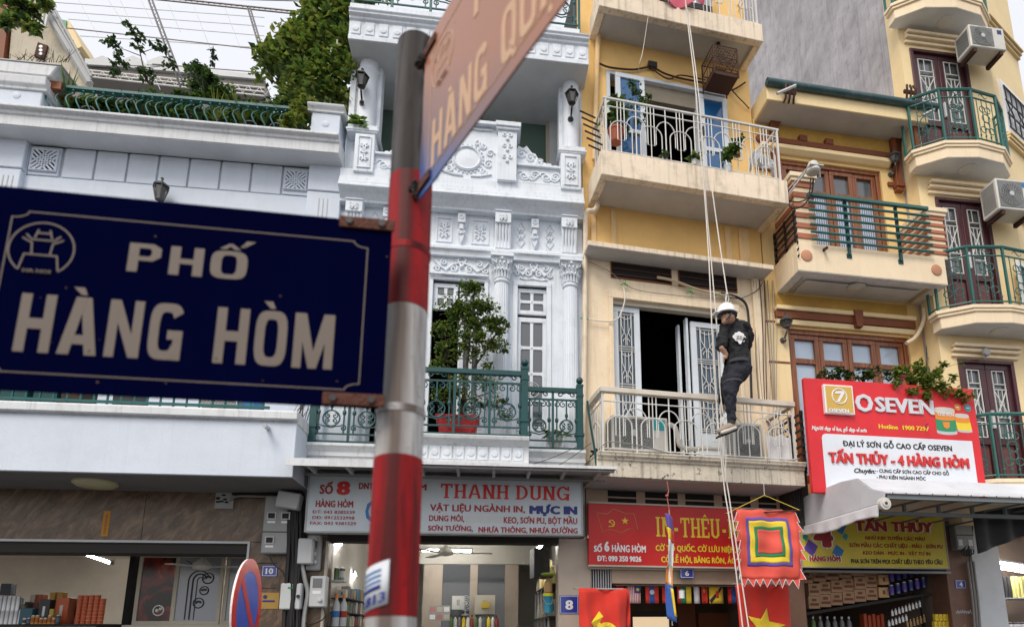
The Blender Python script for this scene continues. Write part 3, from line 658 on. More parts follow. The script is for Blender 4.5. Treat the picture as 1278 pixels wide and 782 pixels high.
rg=random.Random(12)
pal=[flatcol('dark_card_a',(.03,.035,.05)),flatcol('dark_card_b',(.05,.04,.035)),flatcol('steel_blue_card',(.06,.10,.14)),flatcol('amber_card',(.40,.22,.03)),flatcol('cream_card',(.42,.38,.30)),flatcol('rust_card',(.30,.07,.02))]
nm=['black','dark brown','steel blue','amber','cream','rust red']
for i in range(16):
    x=4+i*6.1+rg.uniform(-1,1); kk_=kg-.22; u=s_(x,760,kk_)[0]; j=rg.randrange(6); h=rg.uniform(.20,.38)
    carton('box',nm[j]+' box in the back row of the left shop shelf','box',FA,u,zsh,kk_,.085,h,.1,pal[j],pal[(j+3)%6],nm[j]+' boxes in the back row of the left shop shelf')
for i in range(9):
    x=30+i*5.2; u=s_(x,770,kg+.08)[0]; j=rg.choice((0,2,3,4))
    can('tin',nm[j]+' small tin along the front of the left shop shelf','tin',FA,u,zsh,kg+.06,.022,rg.choice((.06,.09)),pal[j],pal[(j+2)%6],nm[j]+' small tins at the front of the left shop shelf')
# ================================================================ house eight (ornate white)
KB8=.42
H8=thing('town_house','ornate white stucco town house with columns, loggia and green balcony rails','house',FA,a(428,230)[0],0,0)
uL8=a(428,230)[0]+.0; uR8=a(727.7,400)[0]; W_=M['white']
ua=lambda x,y=300,k=0: a(x,y,k)[0]
za=lambda x,y,k=0: a(x,y,k)[1]
ZF=za(656,560,KB8)      # side balcony floor edge
# --- depths of the storeys
zt_top=za(590,29,KB8); zt_bot=za(590,62.5,KB8); ul,ur=a(433.3,46,KB8)[0],a(735.2,60,KB8)[0]
zs1=za(590,237,.20)     # string cornice under the loggia parapet
MB().mould([(-.9,zt_bot),(KB8-.03,zt_bot),(KB8-.03,zt_bot+.07),(KB8-.05,zt_bot+.08),(KB8-.05,zt_top-.12),(KB8-.02,zt_top-.10),(KB8-.02,zt_top-.07),(KB8+.02,zt_top-.055),(KB8+.02,zt_top-.03),(KB8+.04,zt_top-.015),(KB8+.04,zt_top+.0),(-.9,zt_top)],ul,ur).build('top_balcony',W_,H8,bev=.005)
n=18; zc=(zt_bot+.08+zt_top-.12)/2; hh=(zt_top-.2-zt_bot)*.42
f_=None
for i in range(n):
    u=ul+(ur-ul)*(i+.5)/n
    if f_ is None: f_=MB().box(u-.055,u+.055,zc-hh,zc+hh,KB8-.05,KB8-.035).lathe([(.040,0),(.040,.005),(.03,.009),(1e-6,.010)],u,zc-hh*.15,KB8-.035,12,'k').build('rosette_tile',W_,H8); fu=u
    else: copy_part(f_,H8,du=u-fu)
MB().box(ul+.01,ur-.01,zt_bot-.004,zt_bot-.001,-.9,KB8-.04).build('loggia_soffit',M['soffit_white'],H8)
# teal railing on top
def scrollrail(par,name,u0,u1,z0,z1,k,mat,bays,top=.05,r=.009,post=.016,sub=.13):
    R_=MB().box(u0,u1,z1-top,z1,k-.025,k+.025).box(u0,u1,z1-sub-.02,z1-sub,k-.01,k+.01).box(u0,u1,z0+.0,z0+.022,k-.012,k+.012).box(u0,u1,z0+sub*.7,z0+sub*.7+.016,k-.009,k+.009).build(name,mat,par)
    zb_,zu=z0+sub*.7+.016,z1-sub-.02; h=zu-zb_
    w_=(u1-u0)/bays; up=None; us=None
    for b in range(bays):
        c=u0+w_*(b+.5)
        if us is None:
            s=MB(); rr=min(w_*.24,h*.22)
            s.tube(arc(c,zb_+h*.36,k,rr,0,2*math.pi,18),r,5)
            for q in (-1,1):
                s.tube(scroll(c+q*rr*.42,zb_+h*.36+rr*.3,k,rr*.38,1.2,math.pi/2 if q>0 else math.pi/2,-q,10,.2),r*.8,4)
                s.tube(scroll(c+q*rr*.4,zb_+h*.36-rr*.35,k,rr*.34,1.2,-math.pi/2,q,10,.2),r*.8,4)
                s.tube([(c,zb_+h*.13,k),(c+q*rr*.5,zb_+h*.16,k)]+scroll(c+q*rr*1.45,zb_+h*.11+.01,k,rr*.42,1.3,math.pi*.8 if q>0 else .2*math.pi,-q,12,.2),r*.9,4)
                s.tube(scroll(c+q*rr*.55,zu-.045,k,.04,1.2,math.pi/2,-q,10,.2),r*.8,4)
                s.tube(scroll(c+q*rr*1.5,zu-.045,k,.04,1.2,math.pi/2,q,10,.2),r*.8,4)
            s.build('scrollwork',mat,R_); sm=[o for o in R_.children][-1]; us=c; sm_=sm
            d=MB().box(c-.008,c+.008,zb_+h*.36+rr,zu,k-.008,k+.008); d.ball(c,zb_+h*.36+rr+.05,k,.02,6,1.6); dm=d.build('spindle',mat,R_)
            t2=MB(); 
            for q in (-1,1): t2.tube(scroll(c+q*.075,z1-sub*.55,k,.035,1.1,math.pi/2,q,9,.25),r*.8,4)
            t2.tube([(c-.07,z1-sub*.55+.03,k),(c-.03,z1-sub*.5,k),(c,z1-sub*.35,k),(c+.03,z1-sub*.5,k),(c+.07,z1-sub*.55+.03,k)],r*.8,4); tm=t2.build('crest_scroll',mat,R_)
            sd=[]
            for q in (-1,1):
                e=MB().box(c+q*w_*.36-.008,c+q*w_*.36+.008,zb_,zu,k-.008,k+.008).ball(c+q*w_*.36,zb_+h*.5,k,.022,6,1.6).build('spindle',mat,R_); sd.append(e)
        else:
            for o in (sm_,dm,tm,*sd): copy_part(o,R_,du=c-us)
    pp=None
    for b in range(bays+1):
        u=u0+w_*b
        if pp is None: pp=MB().box(u-post,u+post,z0,z1-top,k-post,k+post).build('upright',mat,R_); pu=u
        else: copy_part(pp,R_,du=u-pu)
    return R_
def newel(par,u,z0,z1,k,mat,w_=.035):
    m=MB().box(u-w_,u+w_,z0-.02,z1-.0,k-w_,k+w_).box(u-w_-.006,u+w_+.006,z1-.12,z1-.09,k-w_-.006,k+w_+.006).box(u-w_-.01,u+w_+.01,z0+.16,z0+.19,k-w_-.01,k+w_+.01).box(u-w_*1.15,u+w_*1.15,z1,z1+.03,k-w_*1.15,k+w_*1.15).lathe([(.012,0),(.02,.012),(.012,.02)],u,z1+.03,k,10).ball(u,z1+.085,k,.042,12)
    return m.build('newel_post',mat,par,smooth=True)
zr=za(590,22,KB8-.03)
scrollrail(H8,'top_railing',ul+.02,ur-.12,zr,zr+.95,KB8-.06,M['green'],6)
MB().box(ul,ur-.12,zt_top,zr,KB8-.10,KB8-.02).build('rail_kerb',W_,H8)
# --- body walls
zsof=zt_bot
zld=za(640,243,.0)      # loggia floor about here
# recessed loggia wall
kr_=-.62; wl=[(a(468,150,kr_)[0],a(500,150,kr_)[0]),(a(560,150,kr_)[0],a(640,150,kr_)[0]),(a(640,150,kr_)[0]+.0,a(687,150,kr_)[0])]
zw1=a(640,139.5,kr_)[1]; zw0=zs1
WIN=[(a(470,150,kr_)[0],a(530,150,kr_)[0]),(a(596,150,kr_)[0],a(686,150,kr_)[0])]
wallmb(uL8,uR8,zs1-.3,zsof,kr_-.2,kr_,[(p,q,zw0,zw1) for p,q in WIN]).build('loggia_wall',M['soffit_white'],H8)
for p,q in WIN:
    wf=framebox(MB(),p,q,zw0,zw1,.05,kr_-.12,kr_-.03).build('window_frame',M['beige_frame'],H8)
    mid=(p+q)/2
    MB().box(mid-.03,mid+.03,zw0,zw1-.05,kr_-.11,kr_-.035).box(p,q,zw0+ (zw1-zw0)*.30,zw0+(zw1-zw0)*.30+.05,kr_-.11,kr_-.036).build('mullion',M['beige_frame'],wf)
    MB().box(p+.05,q-.05,zw0,zw1-.05,kr_-.10,kr_-.09).build('pane',M['glass_teal'],wf)
MB().box(uL8-.0,uL8+.12,zs1-.3,zsof,kr_,.0).build('loggia_side_wall',W_,H8); MB().box(uR8-.06,uR8,zs1-.3,zsof,kr_,.0).build('loggia_side_wall',W_,H8)
# columns of the loggia
def loggia_column(x0,x1,ybase,lab):
    u0,u1=ua(x0,150,.05),ua(x1,150,.05); c=(u0+u1)/2; r=(u1-u0)/2*.72; zb_=za((x0+x1)/2,ybase,.1)
    m=MB().box(u0,u1,zb_,zsof,-.18,.0).build('pilaster',W_,H8,bev=.006)
    MB().lathe([(r*1.05,zb_+.0),(r,zb_+.05),(r*.96,zsof-.22),(r*1.12,zsof-.18),(r*1.2,zsof-.15),(r*1.0,zsof-.13),(r*.98,zsof)],c,0,.02,28).build('column_shaft',W_,H8,smooth=True)
    MB().box(u0-.03,u1+.03,zb_-.09,zb_-.06,-.18,.19).box(u0-.015,u1+.015,zb_-.06,zb_,-.18,.17).box(u0-.02,u1+.02,zb_-.11,zb_-.09,-.18,.18).build('column_base',W_,H8,bev=.004)
    return c,u0,u1,zb_
cL=loggia_column(439,473,161,''); cR=loggia_column(698,727,187,'')
lantern(FA,453,122,.125,'black lantern on the left loggia column of the ornate house',.30)
lantern(FA,712,142,.125,'black lantern on the right loggia column of the ornate house',.30)
# parapet
kp=.17; zpb=zs1; 
def zp(x,y): return a(x,y,kp)[1]
ztop_low=zp(670,208); 
MB().box(uL8,uR8,zpb,zp(670,229.5),-.1,kp).build('parapet_base',W_,H8,bev=.004)
def sideswing(x0,x1,flip,y0,y1):
    # scrolled panel and the cresting that swoops down to the corner pedestal
    u0,u1=ua(x0,200,kp),ua(x1,200,kp); zA,zB=a((x0+x1)/2,y1,kp)[1],a((x0+x1)/2,y0,kp)[1]
    MB().box(u0,u1,zA,zB,-.05,kp-.03).build('parapet_panel',W_,H8)
    MB().box(u0,u1,zB,zB+.025,-.06,kp+.01).box(u0,u1,zA-.0,zA+.02,-.05,kp).build('panel_rim',W_,H8)
    g=MB(); w_=u1-u0; zc=(zA+zB)/2; r=(zB-zA)*.26
    for i,q in enumerate((.2,.45,.7,.9)):
        s=1 if i%2 else -1; g.tube(scroll(u0+w_*q,zc+s*.01,kp-.025,r,1.5,0,s,16,.15),.012,5)
    g.tube([(u0+w_*t,zc+math.sin(t*4*math.pi)*r*.9,kp-.025) for t in [i/24 for i in range(25)]],.012,5)
    g.build('scroll_relief',W_,H8,smooth=True)
    pts=[(0,0),(0,.24),(.08,.33),(.18,.30),(.26,.34),(.38,.24),(.46,.23),(.54,.14),(.68,.11),(.78,.035),(.88,.03),(1,.01),(1,0)]
    pts=[(u0+(w_*p if not flip else w_*(1-p)),zB+.025+q*1.0) for p,q in pts]
    MB().prism(pts,.02,.09).build('cresting',W_,H8,bev=.01)
    g=MB()
    for i in range(4):
        p=.15+.2*i; uu=u0+(w_*p if not flip else w_*(1-p)); g.tube(scroll(uu,zB+.025+.20-.05*i,.095,.075-.012*i,1.4,.5,1 if not flip else -1,16,.15),.016,5)
    g.tube(scroll(u0+(w_*.93 if not flip else w_*.07),zB+.07,.06,.05,1.2,math.pi,-1 if not flip else 1,12,.2),.016,6)
    g.build('acanthus_relief',W_,H8,smooth=True)
sideswing(643,699,False,208,229.5); sideswing(467,524,True,194,215)
def ornament_panel(u0,u1,z0,z1,k,name='relief_panel',seed=0,raised=True):
    rg=random.Random(seed+5); m=MB(); c,d=(u0+u1)/2,(z0+z1)/2; w_,h=(u1-u0)/2,(z1-z0)/2
    if raised: framebox(m,u0,u1,z0,z1,min(w_,h)*.14,k,k+.014)
    for q in (-1,1):
        for s in (-1,1):
            m.tube(scroll(c+q*w_*.38,d+s*h*.42,k+.008,min(w_,h)*.34,1.3,math.pi/2*s,q*s,12,.2),.011,4)
    m.tube(arc(c,d,k+.01,min(w_,h)*.28,0,2*math.pi,10),.012,4); m.ball(c,d,k+.01,min(w_,h)*.13,6)
    for an in range(6):
        t=an*math.pi/3; m.tube([(c+math.cos(t)*w_*.2,d+math.sin(t)*h*.2,k+.008),(c+math.cos(t)*w_*.62,d+math.sin(t)*h*.68,k+.01)],.012,4,r1=.004)
    return m.build(name,W_,H8,smooth=True)
for i,(x0,x1,y0,y1) in enumerate(((700,725,191,235),(441,466,166,213))):
    u0,u1=ua(x0,200,kp+.04),ua(x1,200,kp+.04); zA,zB=a((x0+x1)/2,y1,kp+.04)[1],a((x0+x1)/2,y0,kp+.04)[1]
    MB().box(u0,u1,zA,zB,-.1,kp+.03).build('corner_pedestal',W_,H8,bev=.005); ornament_panel(u0+.04,u1-.04,zA+.05,zB-.04,kp+.03,seed=i)
# central pediment with a medallion
u0,u1=ua(541,200,kp),ua(624,200,kp); zA,zB=zp(583,222),zp(583,156)
MB().box(u0,u1,zA,zB,-.02,kp-.02).build('pediment_panel',W_,H8)
cu,cz=a(583,197,kp); R0=.145
m=MB().lathe([(R0*1.25,0),(R0*1.25,.02),(R0*1.12,.035),(R0*1.0,.02),(R0*.98,.012),(R0*.5,.022),(1e-6,.026)],cu,cz,kp-.02,32,'k'); m.build('medallion',W_,H8,smooth=True)
m=MB()
for i in range(24): t=i*math.pi/12; m.ball(cu+math.cos(t)*R0*1.42,cz+math.sin(t)*R0*1.42,kp-.012,.013,6)
m.build('bead_ring',W_,H8)
g=MB()
for q in (-1,1):
    for j,(dx,dz,r,st) in enumerate(((.29,.10,.055,0),(.27,-.06,.06,1),(.22,-.17,.05,2),(.20,.20,.05,3),(.12,.25,.04,4))):
        g.tube(scroll(cu+q*dx,cz+dz,kp-.015,r,1.4,st,q,14,.15),.013,5)
    g.tube([(cu+q*.03,zB-.03,kp-.01),(cu+q*.12,zB-.05,kp-.01),(cu+q*.3,zB-.04,kp-.01)],.013,5)
    g.tube([(cu+q*.05,zA+.04,kp-.01),(cu+q*.18,zA+.05,kp-.01),(cu+q*.31,zA+.09,kp-.01)],.013,5)
g.build('foliage_relief',W_,H8,smooth=True)
for x0,x1 in ((621,645),(522,545)):
    v0,v1=ua(x0,190,kp+.06),ua(x1,190,kp+.06); zC=a(633,163,kp+.05)[1] 
    MB().box(v0,v1,zA-.02,zC,-.05,kp+.05).build('parapet_pier',W_,H8,bev=.004)
    MB().box(v0-.02,v1+.03,zC,zC+.035,-.05,kp+.08).box(v0-.03,v1+.05,zC+.035,zC+.10,-.05,kp+.10).build('pier_cap',W_,H8,bev=.004)
    c=(v0+v1)/2; g=MB()
    for j in range(3):
        zz=zC-.07-.16*j; g.tube(scroll(c-.035,zz,kp+.055,.03,1.2,1,1,10,.2),.011,4).tube(scroll(c+.035,zz,kp+.055,.03,1.2,2,-1,10,.2),.011,4).ball(c,zz-.06,kp+.055,.025,6)
    g.build('garland_relief',W_,H8,smooth=True)
MB().box(u0,u1,zB,zB+.05,-.05,kp+.05).build('pediment_cap',W_,H8,bev=.004)
# string cornice, frieze, architrave
zc1=za(590,237.5,.2); zc2=a(640,252,.2)[1]
MB().mould([(-.1,zs1+.05),(.20,zs1+.05),(.20,zs1-.01),(.23,zs1-.02),(.23,zs1-.06),(.25,zs1-.075),(.25,zs1-.10),(.17,zs1-.13),(.10,zs1-.19),(.10,zs1-.22),(-.1,zs1-.22)],uL8,uR8).build('string_cornice',W_,H8,bev=.003)
zfr1=zs1-.22; zfr0=a(618,307,.07)[1]
MB().box(uL8,uR8,zfr0,zfr1,-.3,.0).build('frieze',W_,H8)
MB().mould([(-.05,zfr0+.0),(.03,zfr0),(.05,zfr0-.015),(.05,zfr0-.03),(.09,zfr0-.045),(.09,zfr0-.085),(.06,zfr0-.10),(.05,zfr0-.16),(-.05,zfr0-.16)],uL8,uR8).build('architrave',W_,H8,bev=.003)
def bracket(xc,w_,big,y0):
    u=ua(xc,280,.08); zt_=zfr1+.0; zb_=zfr0-(.02 if big else -.05)
    h=zt_-zb_
    if big:
        q=MB().box(u-w_,u+w_,zt_-h*.36,zt_-.02,.0,.16).box(u-w_*1.05,u+w_*1.05,zt_-.02,zt_+.0,.0,.175).build('bracket',W_,H8,bev=.005)
        ornament_panel(u-w_*.8,u+w_*.8,zt_-h*.33,zt_-.045,.16,'bracket_flower',int(xc),False)
        m=MB(); 
        for i in range(5): uu=u-w_*.8+w_*1.6*i/4; m.tube([(uu,zt_-h*.36,.12),(uu,zt_-h*.6,.10),(uu,zt_-h*.82,.055),(uu,zb_,.06)],w_*.2,6)
        m.build('bracket_flutes',W_,H8,smooth=True)
        MB().box(u-w_*.85,u+w_*.85,zb_,zt_-h*.36,.0,.07).build('bracket_core',W_,H8)
    else:
        MB().prism([(u-w_,zt_-.02),(u-w_,zt_-h*.42),(u-w_*.7,zt_-h*.46),(u-w_*.7,zt_-h*.62),(u-w_*.95,zt_-h*.64),(u-w_*.9,zt_-h*.72),(u-w_*.6,zt_-h*.86),(u,zb_-.02),(u+w_*.6,zt_-h*.86),(u+w_*.9,zt_-h*.72),(u+w_*.95,zt_-h*.64),(u+w_*.7,zt_-h*.62),(u+w_*.7,zt_-h*.46),(u+w_,zt_-h*.42),(u+w_,zt_-.02)],.0,.05).box(u-w_*.95,u+w_*.95,zt_-h*.4,zt_-.03,.05,.085).box(u-w_*.5,u+w_*.5,zt_-h*.6,zt_-h*.42,.05,.07).build('small_bracket',W_,H8,bev=.004)
        m=MB()
        for q in (-1,1): m.tube(scroll(u+q*w_*.45,zt_-h*.72,.06,w_*.4,1.2,0,q,10,.2),.009,4)
        m.tube(arc(u,zt_-h*.22,.088,w_*.5,0,2*math.pi,8),.008,4); m.build('bracket_scroll',W_,H8,smooth=True)
for xc,b in ((442,1),(482,0),(576,0),(628,1),(668,0),(710,1)): bracket(xc,.10 if b else .05,b,0)
for x0,x1 in ((544,564),(588,610)):
    u0,u1=ua(x0),ua(x1); ornament_panel(u0,u1,zfr0+.05,zfr1-.06,.0,seed=x0)
for xc in (466,500,650,686):
    u=ua(xc); m=MB()
    for zz in (.28,.5,.72):
        c=zfr0+(zfr1-zfr0)*zz; m.tube([(u-.05,c,.006),(u,c+.075,.006),(u+.05,c,.006),(u,c-.075,.006)],.010,4,closed=True)
    m.build('diamond_relief',W_,H8)
# piano nobile: columns, doors
zar=zfr0-.16; ZFL=ZF+.02
def capital_column(x0,x1,lab):
    c=ua((x0+x1)/2,330,.06); r=.088; zc_=zar-.30
    MB().lathe([(r*1.12,ZFL),(r*1.12,ZFL+.08),(r,ZFL+.11),(r*.92,zc_-.06),(r*1.1,zc_-.045),(r*1.12,zc_-.02),(r*.95,zc_),(r*.95,zc_+.02)],c,0,.055,20).build('column',W_,H8,smooth=True)
    m=MB()
    for i in range(11):
        t=math.pi*(i/10); m.tube([(c+math.cos(t)*r*.99,ZFL+.12,.055+math.sin(t)*r*.99),(c+math.cos(t)*r*.93,zc_-.07,.055+math.sin(t)*r*.93)],.008,4)
    m.build('column_fillets',W_,H8)
    m=MB().lathe([(r*.92,zc_),(r*.95,zc_+.12),(r*1.2,zc_+.2),(r*1.5,zc_+.26)],c,0,.055,16).box(c-.14,c+.14,zc_+.26,zc_+.30,-.0,.20); m.build('capital',W_,H8,smooth=False)
    m=MB()
    for row,(zz,hh,rr) in enumerate(((zc_+.0,.11,1.0),(zc_+.09,.10,1.08))):
        for i in range(9):
            t=math.pi*(i+.5*row)/8; x,y=math.cos(t),math.sin(t)
            m.tube([(c+x*r*rr,zz,.055+y*r*rr),(c+x*r*(rr+.1),zz+hh*.7,.055+y*r*(rr+.1)),(c+x*r*(rr+.4),zz+hh,.055+y*r*(rr+.4)),(c+x*r*(rr+.45),zz+hh*.8,.055+y*r*(rr+.45))],.017,5,r1=.010)
    for q in (-1,1): m.tube(scroll(c+q*.095,zc_+.225,.055+.10,.038,1.5,math.pi/2,q,14,.15),.014,5)
    m.ball(c,zc_+.24,.055+.12,.025,6)
    m.build('acanthus_leaves',W_,H8,smooth=True)
for x0,x1 in ((438,466),(526,550),(615,638),(697,726)):
    if x0!=526: capital_column(x0,x1,'')
# doors of the balcony
def pattern_door(u0,u1,z0,z1,k,rows,cols,par,mat,pane=None,frame=.07,nm='door_leaf'):
    L_=framebox(MB(),u0,u1,z0,z1,frame,k-.04,k).build(nm,mat,par,bev=.004)
    w_=(u1-u0-2*frame)/cols; h=(z1-z0-2*frame)/rows; m=MB()
    for i in range(1,cols): m.box(u0+frame+w_*i-.019,u0+frame+w_*i+.019,z0+frame,z1-frame,k-.03,k-.008)
    for j in range(1,rows): m.box(u0+frame,u1-frame,z0+frame+h*j-.019,z0+frame+h*j+.019,k-.03,k-.0085)
    for i in range(cols+1):
        for j in range(rows+1):
            cx_,cy_=u0+frame+w_*i,z0+frame+h*j; s=min(w_,h)*.20; big=.055 if 0<i<cols and 0<j<rows else .04
            pts=[(cx_-big,cy_),(cx_-big*.35,cy_+big*.35),(cx_,cy_+big),(cx_+big*.35,cy_+big*.35),(cx_+big,cy_),(cx_+big*.35,cy_-big*.35),(cx_,cy_-big),(cx_-big*.35,cy_-big*.35)]
            pts=[(min(max(p,u0+.01),u1-.01),min(max(q_,z0+.01),z1-.01)) for p,q_ in pts]
            if 0<i<cols or 0<j<rows: m.prism(pts,k-.028,k-.0095)
            if 0<i<cols and 0<j<rows: m.ball(cx_,cy_,k-.006,.012,6)
    m.build('muntins',mat,L_)
    g=None
    for i in range(cols):
        for j in range(rows):
            if g is None: g=MB().box(u0+frame,u0+frame+w_,z0+frame,z0+frame+h,k-.026,k-.020).build('pane',pane or M['glass_grey'],L_)
            else: copy_part(g,L_,du=w_*i,dz=h*j)
    return L_
zdt=a(665,359,.0)[1]; zdh=a(665,352,.0)[1]
dR=(ua(641),ua(688)); dC=(ua(541),ua(608)); dL=(ua(470),ua(505))
wallmb(uL8,uR8,ZF-.3,zar,-.3,0,[(dR[0]+.03,dR[1]-.03,ZF,zdh),(dC[0],dC[1],ZF,zdh),(dL[0],dL[1],ZF,zdh)]).build('wall',W_,H8)
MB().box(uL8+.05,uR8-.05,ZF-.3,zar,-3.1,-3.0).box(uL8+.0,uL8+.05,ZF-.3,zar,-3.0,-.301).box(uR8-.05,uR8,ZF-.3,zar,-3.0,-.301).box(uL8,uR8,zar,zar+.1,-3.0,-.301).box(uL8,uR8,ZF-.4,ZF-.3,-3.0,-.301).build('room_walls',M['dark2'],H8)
# right-hand door with transom
u0,u1=ua(645),ua(684); ztl=a(665,393,0)[1]
pattern_door(u0,u1,ztl+.02,zdt,-.03,2,2,H8,W_,frame=.055,nm='transom')
pattern_door(u0,u1,ZF+.35,ztl-.02,-.03,4,2,H8,W_,frame=.065)
MB().box(u0,u1,ZF,ZF+.345,-.07,-.03).box(u0+.07,u1-.07,ZF+.06,ZF+.28,-.03,-.018).build('door_foot_panel',W_,H8)
m=MB()
for zz_ in (ZF+.88,): 
    for r_ in (.10,.075,.05): m.tube(arc((u0+u1)/2,zz_,-.035,r_,0,2*math.pi,20),.005,4)
m.build('round_motif',M['white_iron'],H8)
framebox(MB(),dR[0],dR[1],ZF-.05,zdh,.06,-.02,.02).build('architrave_trim',W_,H8,bev=.004)
# centre door: shut right leaf, open left leaf, transoms
c0,c1=dC; cm=(c0+c1)/2
pattern_door(c0+.02,cm-.01,ztl+.02,zdt,-.03,2,2,H8,W_,frame=.055,nm='transom'); pattern_door(cm+.01,c1-.02,ztl+.02,zdt,-.03,2,2,H8,W_,frame=.055,nm='transom')
pattern_door(cm+.01,c1-.02,ZF+.35,ztl-.02,-.03,4,2,H8,W_,frame=.065)
MB().box(cm+.01,c1-.02,ZF,ZF+.345,-.07,-.03).build('door_foot_panel',W_,H8)
framebox(MB(),c0-.03,c1+.03,ZF-.05,zdh,.05,-.02,.02).build('architrave_trim',W_,H8,bev=.004)
MB().box(c0-.03,c1+.03,zdh+.0,zdh+.03,.02,.06).build('door_hood',W_,H8,bev=.004)
# reliefs over the doors
for x0,x1 in ((642,690),(542,612)):
    u0,u1=ua(x0),ua(x1); z0,z1=zdh+.06,zar-.04; c,d=(u0+u1)/2,(z0+z1)/2; g=MB(); w_=(u1-u0)/2
    for q in (-1,1):
        g.tube([(c,d+.06,.01),(c+q*w_*.3,d+.02,.012),(c+q*w_*.55,d-.06,.012),(c+q*w_*.8,d+.0,.012),(c+q*w_*.95,d+.07,.01)],.014,5)
        g.tube(scroll(c+q*w_*.28,d-.03,.01,.05,1.3,1,q,12,.15),.013,5); g.tube(scroll(c+q*w_*.62,d+.05,.01,.045,1.3,2,-q,12,.15),.012,5); g.tube(scroll(c+q*w_*.86,d-.04,.01,.04,1.3,3,q,12,.15),.012,5)
        g.tube([(c,d-.01,.012),(c+q*.05,d+.09,.012),(c+q*.02,d+.12,.012)],.014,5)
        g.tube([(c,d-.1,.01),(c+q*w_*.4,d-.12,.01),(c+q*w_*.7,d-.10,.01)],.010,5)
    g.ball(c,d,.012,.03,8); g.build('garland_relief',W_,H8,smooth=True)
# --- the green balcony
kc8=1.0*.0+0
best=min([i/100 for i in range(40,110)],key=lambda k:abs(a(656,462.5,k)[1]-a(656,481.5,KB8)[1])); KC=best
ztR=a(656,481.5,KB8)[1]
uc1=a(655,500,KC)[0]; uc0=a(476,500,KC)[0]; us1=a(724,500,KB8)[0]; us0=a(392,500,KB8)[0]
zcs=a(600,577,KC)[1]; zss=a(690,583,KB8)[1]
MB().mould([(-.1,zcs),(KC-.02,zcs),(KC-.02,zcs+.03),(KC-.05,zcs+.035),(KC-.05,ZF-.10),(KC-.03,ZF-.08),(KC+.0,ZF-.06),(KC+.03,ZF-.04),(KC+.04,ZF-.01),(KC+.04,ZF),(-.1,ZF)],uc0-.04,uc1+.05).build('balcony_slab',M['white_dirty'],H8,bev=.003)
n=12; f_=None; hh=(ZF-.10-zcs-.035)/2*.92; zc=(ZF-.10+zcs+.035)/2
for i in range(n):
    u=uc0+(uc1-uc0)*(i+.5)/n
    if f_ is None: f_=MB().box(u-.052,u+.052,zc-hh,zc+hh,KC-.05,KC-.04).lathe([(.036,0),(.036,.005),(.028,.008),(1e-6,.009)],u,zc,KC-.04,12,'k').build('rosette_tile',W_,H8); fu=u
    else: copy_part(f_,H8,du=u-fu)
for p,q in ((us0-.04,uc0-.045),(uc1+.055,us1+.06)):
    MB().mould([(-.1,zss),(KB8-.04,zss),(KB8-.04,zss+.06),(KB8-.02,zss+.07),(KB8-.02,ZF-.09),(KB8+.01,ZF-.05),(KB8+.03,ZF-.03),(KB8+.03,ZF),(-.1,ZF)],p,q).build('balcony_slab',M['white_dirty'],H8,bev=.003)
zr0=ZF+.015
G2=M['green2']
scrollrail(H8,'centre_railing',uc0,uc1-.0,zr0,ztR,KC-.04,G2,4,post=.014)
scrollrail(H8,'side_railing',uc1+.04,us1,zr0,ztR,KB8-.03,G2,2,post=.012)
scrollrail(H8,'side_railing',us0,uc0-.04,zr0,ztR,KB8-.03,G2,2,post=.012)
for u,k in ((uc0,KC-.04),(uc1,KC-.04),(us1,KB8-.03),(us0,KB8-.03)): newel(H8,u,zr0,ztR+.02,k,G2)
for u in (uc0,uc1):
    MB().box(u-.012,u+.012,ztR-.05,ztR-.0,KB8-.03,KC-.05).box(u-.01,u+.01,zr0,zr0+.02,KB8-.03,KC-.05).build('return_rail',G2,H8)
    newel(H8,u,zr0,ztR+.02,KB8+.03,G2,.028)
# --- ground floor of house eight
MB().box(ua(366,600),uR8,za(560,676.5)+.09,ZF-.01,-.3,-.001).build('shop_fascia_wall',M['soffit_grey'],H8)
zh8=a(560,676.5,.0)[1]
beige=paint('beige_pier_tiles',(.46,.39,.32),.5,samt=.25,bump=.08)
up0,up1=a(697,720)[0],a(737,720)[0]
MB().box(up0,up1,0,zh8+.06,-.3,.0).build('shop_pier',beige,H8,bev=.005)
pl0=a(384,700)[0]; pl1=a(407.5,700)[0]
MB().box(a(345.5,700)[0],pl1,0,zh8+.06,-.3,-.002).build('shop_pier',M['marble'],H8)
MB().box(pl1,up0,zh8,zh8+.08,-.2,.03).build('door_head',M['dark2'],H8)
MB().box(pl1-.015,pl1+.01,0,zh8,-.05,.012).build('steel_edge',M['beige_frame'],H8)
# awning
ka=1.02; aw=thing('awning','flat grey metal awning above the white shop sign','awning',FA,a(560,580,.2)[0],a(560,580,ka)[1],.2)
zA=a(640,581,ka)[1]; u0,u1=a(357,578,ka)[0],a(770,587,ka)[0]; 
MB().add([(u0,zA+.10,.0),(u1,zA+.10,.0),(u1,zA,ka),(u0,zA,ka),(u0,zA+.115,.0),(u1,zA+.115,.0),(u1,zA+.012,ka),(u0,zA+.012,ka)],[(0,1,2,3),(4,7,6,5),(0,4,5,1),(1,5,6,2),(2,6,7,3),(3,7,4,0)]).build('roof_sheet',M['plastic_grey'],aw)
MB().box(u0,a(470,578,ka)[0],zA-.055,zA+.02,ka+.001,ka+.01).box(a(470,578,ka)[0]+.002,u1,zA-.008,zA+.022,ka+.001,ka+.01).build('front_flange',M['white_dirty'],aw)
for i in range(9):
    u=u0+.15+(u1-u0-.3)*i/8; MB().box(u-.015,u+.015,zA+.055,zA+.085,.02,ka*.5).box(u-.015,u+.015,zA+.0-.012,zA+.03,ka*.5,ka-.01).build('rafter',M['plastic_lgrey'],aw)
